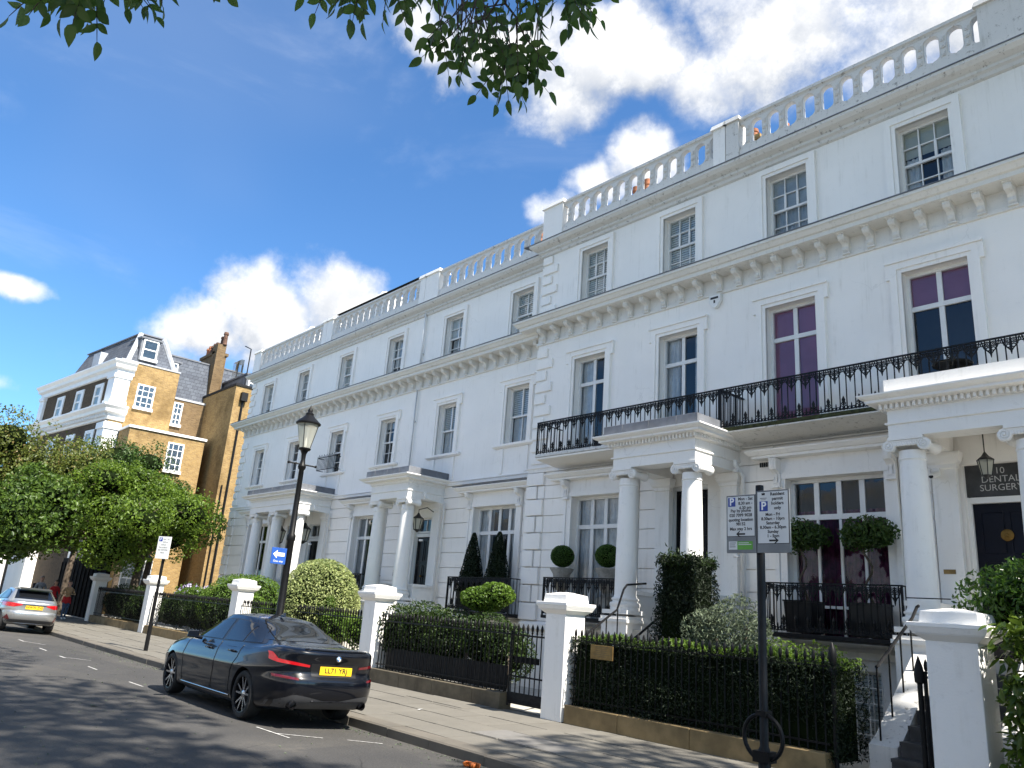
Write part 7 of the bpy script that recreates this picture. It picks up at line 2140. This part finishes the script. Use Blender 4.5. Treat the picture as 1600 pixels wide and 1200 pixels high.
# far parking sign
FX, FY = -23.4, 7.62
FS = thing('parking_sign', 'narrow white parking plate on a thin leaning black post before the far pier', 'parking sign', (FX, FY, PAVE_Z), 'parking signs on black posts')
q = MB(); q.tube([(FX, FY, PAVE_Z), (FX - .02, FY, 3.15)], .042, 10); q.tube([(FX, FY, PAVE_Z), (FX, FY, .75)], .058, 10); q.build('post', 'iron', FS)
q = MB(); q.box(FX - .06, FX - .045 + .11, FY - .235, FY - .08 + .14, 2.50, 3.12)
q = MB(); q.hexa([(FX - .20, FY - .14, 2.50), (FX + .14, FY + .10, 2.50), (FX + .13, FY + .115, 2.50), (FX - .21, FY - .125, 2.50), (FX - .20, FY - .14, 3.12), (FX + .14, FY + .10, 3.12), (FX + .13, FY + .115, 3.12), (FX - .21, FY - .125, 3.12)])
q.v = [(v[0] + .06, v[1] - .06, v[2]) for v in q.v]
fp = q.build('sign_plate', 'sign_white', FS)
def fq(name, t0, t1, z0, z1, mt):
    A = Vector((FX - .14, FY - .20)); B_ = Vector((FX + .20, FY + .04)); d = B_ - A; nrm = Vector((d.y, -d.x)).normalized() * .002
    a, b = A + d * t0 + nrm, A + d * t1 + nrm
    q = MB(); q.quad((a.x, a.y, z0), (b.x, b.y, z0), (b.x, b.y, z1), (a.x, a.y, z1)); q.build(name, mt, fp, fix=False)
fq('parking_symbol', .08, .34, 2.98, 3.09, 'sign_blue')
ang_ = math.atan2(.24, .34)
for i, s in enumerate(("Mon - Sat", "8.30 am -", "6.30 pm", "Pay by phone", "020 7099 9028", "98152")):
    lettering('lettering', s, .05, 'ink', (FX + .03 + .002 + (.05 if i < 2 else 0), FY - .08 - .004 + (.035 if i < 2 else 0), 3.04 - i * .075), fp, rot=(math.pi / 2, 0, ang_))
lettering('lettering', "P", .11, 'ink_white', (FX - .068 + .002, FY - .150 - .004, 3.035), fp, rot=(math.pi / 2, 0, ang_))
q = MB(); q.lathe([(.05, 0), (.05, 1.0), (.02, 1.15), (.002, 1.2)], -24.6, 10.1, .3, 10)
# litter in the gutter
q = MB()
for k, (dx, dy, a) in enumerate(((0, 0, 0), (.10, .03, 1.3))):
    for i in range(8):
        w = a + i * .5; q.tube([(-7.95 + dx + .055 * math.cos(w), 6.62 + dy + .04 * math.sin(w), -.098), (-7.95 + dx + .075 * math.cos(w + .2), 6.62 + dy + .055 * math.sin(w + .2), -.055), (-7.95 + dx + .045 * math.cos(w + .4), 6.62 + dy + .03 * math.sin(w + .4), -.04)], [.012, .018, .008], 5)
o = q.build('litter', 'orange_peel', None, 'all'); tag(o, 'crumpled orange scrap lying in the gutter near the kerb', 'litter')
q = MB(); q.quad((-11.75, 8.52, PAVE_Z + .008), (-11.66, 8.50, PAVE_Z + .011), (-11.64, 8.57, PAVE_Z + .030), (-11.73, 8.59, PAVE_Z + .012))
o = q.build('paper_scrap', 'shoe_white', None, fix=False); tag(o, 'small white paper scrap on the pavement behind the saloon', 'litter')
q = MB(); q.quad((-13.0, 3.62, .022), (-12.90, 3.58, .024), (-12.86, 3.66, .04), (-12.97, 3.70, .023))
o = q.build('fallen_leaf', 'leaf_bright', None, fix=False); tag(o, 'pale yellow leaf lying on the road left of the saloon', 'leaf')
# grit and small leaves scattered on road and gutter
rng = np.random.default_rng(99)
n = 900
P = np.stack([rng.uniform(-26, -3, n), np.where(rng.uniform(0, 1, n) < .55, 6.85 - np.abs(rng.normal(0, .16, n)), rng.uniform(1, 6.8, n)), np.zeros(n)], 1)
P[:, 2] = np.interp(P[:, 1], [-1.2, .5, 2, 3, 5.2, 6.3, 7.6], [-.06, -.01, .02, .02, -.025, -.085, -.15]) + .006
o = inst('leaf_litter', leaf_mesh('leaf_litter', P, np.tile([0, 0, 1], (n, 1)), .035, 'leaf_olive', rng, .6, 0, .35), (0, 0, 0), None, kind='stuff')
tag(o, 'dry leaf scraps and grit scattered along the gutter and road', 'leaf litter')


# ------------------------------------------------------------------ the three walkers
def person(label, x, y, h, face, shirt, legs, hair, hair_long, pose, skirt=None, bag=None, seed=0):
    PZ = PAVE_Z
    T_ = thing('person', label, 'person', (x, y, PZ), 'people walking on the pavement')
    k = h / 1.75
    V, E, R_ = [], [], []
    def v(p, r): V.append(p); R_.append(r); return len(V) - 1
    def chain(a, pts):
        for p, r in pts:
            b = v(p, r); E.append((a, b)); a = b
        return a
    pel = v((0, 0, .95), (.15, .11))
    ch = chain(pel, [((.0, 0, 1.10), (.135, .105)), ((.01, 0, 1.27), (.165, .115)), ((0, 0, 1.40), (.14, .09)), ((.0, 0, 1.49), (.058, .058)), ((.01, 0, 1.56), (.056, .056)), ((.015, 0, 1.625), (.078, .090)), ((.01, 0, 1.69), (.076, .092)), ((.0, 0, 1.735), (.045, .05))])
    v_ch = 3
    s_l, s_r = pose['stride'], -pose['stride']
    for s, st in ((-1, s_l), (1, s_r)):
        chain(pel, [((0, s * .095, .86), (.095, .095)), ((st * .45 + .02, s * .10, .49), (.062, .062)), ((st * .9 - .03, s * .10, .10), (.042, .042)), ((st * .9 + .05, s * .105, .05), (.045, .04)), ((st * .9 + .13, s * .11, .035), (.035, .025))])
        el, wr = pose['arm' + ('l' if s < 0 else 'r')]
        hd = chain(v_ch, [((0, s * .175, 1.39), (.062, .062)), ((el[0], s * el[1], el[2]), (.044, .044)), ((wr[0], s * wr[1], wr[2]), (.028, .028)), ((wr[0] + (wr[0] - el[0]) * .25, s * (wr[1] + (wr[1] - el[1]) * .25), wr[2] + (wr[2] - el[2]) * .25), (.036, .022))])
        d = Vector((wr[0] - el[0], s * (wr[1] - el[1]), wr[2] - el[2])).normalized(); p0 = Vector(V[hd])
        for f in range(4):
            o = Vector((.018 * (f - 1.5), 0, 0)) if abs(d.z) > .6 else Vector((0, 0, .018 * (f - 1.5)))
            ln = (.065, .078, .074, .058)[f]
            chain(hd, [(tuple(p0 + o + d * .03), (.010, .010)), (tuple(p0 + o + d * (.03 + ln * .6) + Vector((.008, 0, 0))), (.009, .009)), (tuple(p0 + o + d * (.03 + ln) + Vector((.016, 0, -.004))), (.007, .007))])
        chain(hd, [(tuple(p0 + Vector((.034, 0, 0)) + d * .005), (.011, .011)), (tuple(p0 + Vector((.045, 0, 0)) + d * .04), (.009, .009))])
    nose = None
    me = bpy.data.meshes.new('body'); me.from_pydata(V, E, [])
    ob = bpy.data.objects.new('body', me); COL.objects.link(ob)
    md = ob.modifiers.new('skin', 'SKIN'); md.use_smooth_shade = True
    for i, sv in enumerate(me.skin_vertices[0].data): sv.radius = R_[i]; sv.use_root = (i == 0)
    ss = ob.modifiers.new('sub', 'SUBSURF'); ss.levels = 2; ss.render_levels = 2
    dg = bpy.context.evaluated_depsgraph_get()
    m2 = bpy.data.meshes.new_from_object(ob.evaluated_get(dg)); bpy.data.objects.remove(ob)
    m2.materials.clear()
    for q_ in ('skin', shirt, legs, 'shoe_white'): m2.materials.append(MATS[q_])
    sl = pose.get('sleeve', 1.12)
    for pl in m2.polygons:
        c = pl.center
        arm = abs(c.y) > .20 and c.z > .55
        if c.z > 1.475 and abs(c.y) < .12: k_ = 0
        elif arm: k_ = 1 if c.z > sl else 0
        elif c.z > .93: k_ = 1
        elif c.z > .085: k_ = 2
        else: k_ = 3
        pl.material_index = k_; pl.use_smooth = True
    ca, sa = math.cos(face), math.sin(face)
    def TT(p): return (x + (p[0] * ca - p[1] * sa) * k, y + (p[0] * sa + p[1] * ca) * k, PZ + p[2] * k)
    for vv in m2.vertices: vv.co = TT(vv.co)
    inst('body', m2, (0, 0, 0), T_)
    q = MB()
    b0 = len(q.v); q.sphere((0, 0, 0), 1, 14, 9); q.v[b0:] = [(-.012 + v_[0] * .093, v_[1] * .086, 1.695 + v_[2] * .072 + (0 if v_[0] < .3 else .018)) for v_ in q.v[b0:]]
    b0 = len(q.v); q.sphere((0, 0, 0), 1, 12, 8); q.v[b0:] = [(-.055 + v_[0] * .055, v_[1] * .082, (1.645 if not hair_long else 1.58) + v_[2] * (.06 if not hair_long else .13)) for v_ in q.v[b0:]]
    q.v = [TT(p) for p in q.v]; q.build('hair', hair, T_, 'all', fix=False)
    q = MB()
    for s in (-1, 1): q.sphere((.088, s * .031, 1.655), .010, 8, 5)
    q.v = [TT(p) for p in q.v]; q.build('eyes', 'ink', T_, 'all', fix=False)
    q = MB(); q.tube([(.085, 0, 1.66), (.108, 0, 1.625), (.088, 0, 1.615)], [.008, .014, .010], 6); q.tube([(.086, -.022, 1.592), (.094, 0, 1.592), (.086, .022, 1.592)], .006, 5)
    for s in (-1, 1): q.tube([(.01, s * .083, 1.615), (0, s * .09, 1.64), (.0, s * .084, 1.665)], .012, 5)
    q.v = [TT(p) for p in q.v]; q.build('face_features', 'skin', T_, 'all', fix=False)
    if skirt:
        q = MB(); q.lathe([(.155, 1.02), (.17, .98), (.19, .86), (.20, .74), (.19, .735), (.15, .95)], 0, 0, 0, 20)
        q.v = [TT((p[0] * .82, p[1] * 1.05, p[2] + .03 * math.sin(p[1] * 30))) for p in q.v]; q.build('tied_jumper', skirt, T_, 'all')
    if bag:
        q = MB(); q.box(-.20, -.10, -.30, -.06, 1.05, 1.42); q.v = [TT(p) for p in q.v]; q.build('shoulder_bag', bag, T_, bevel=.03)
        q = MB(); q.tube([(-.12, -.2, 1.3), (.0, -.14, 1.47), (.13, -.02, 1.3), (.13, .10, 1.1)], .015, 5); q.v = [TT(p) for p in q.v]; q.build('strap', bag, T_)
down = lambda f: ((.02 - f * .10, .25, 1.12), (.06 + f * .10, .27, .86))
person('grey-haired man in grey shirt carrying a dark shoulder bag, leftmost of three walkers', -44.6, 9.00, 1.80, .2, 'grey_cloth', 'dark_cloth', 'hair_grey', False, dict(stride=.12, arml=down(.5), armr=((.05, .26, 1.12), (.26, .20, 1.08))), bag='dark_cloth')
person('woman in a red top with loose brown hair, middle of the three walkers', -42.3, 9.15, 1.66, .15, 'red_cloth', 'dark_cloth', 'hair_brown', True, dict(stride=-.12, arml=((.06, .26, 1.12), (.25, .12, 1.06)), armr=down(.3)))
person('woman in tan top with red jumper tied round her jeans, rightmost walker', -40.7, 9.38, 1.68, .1, 'tan_cloth', 'denim', 'hair_brown', False, dict(stride=.13, arml=((.08, .27, 1.14), (.24, .08, 1.20)), armr=((.06, .27, 1.14), (.24, .06, 1.16)), sleeve=1.0), skirt='red_cloth')
print("objects:", len(bpy.data.objects))
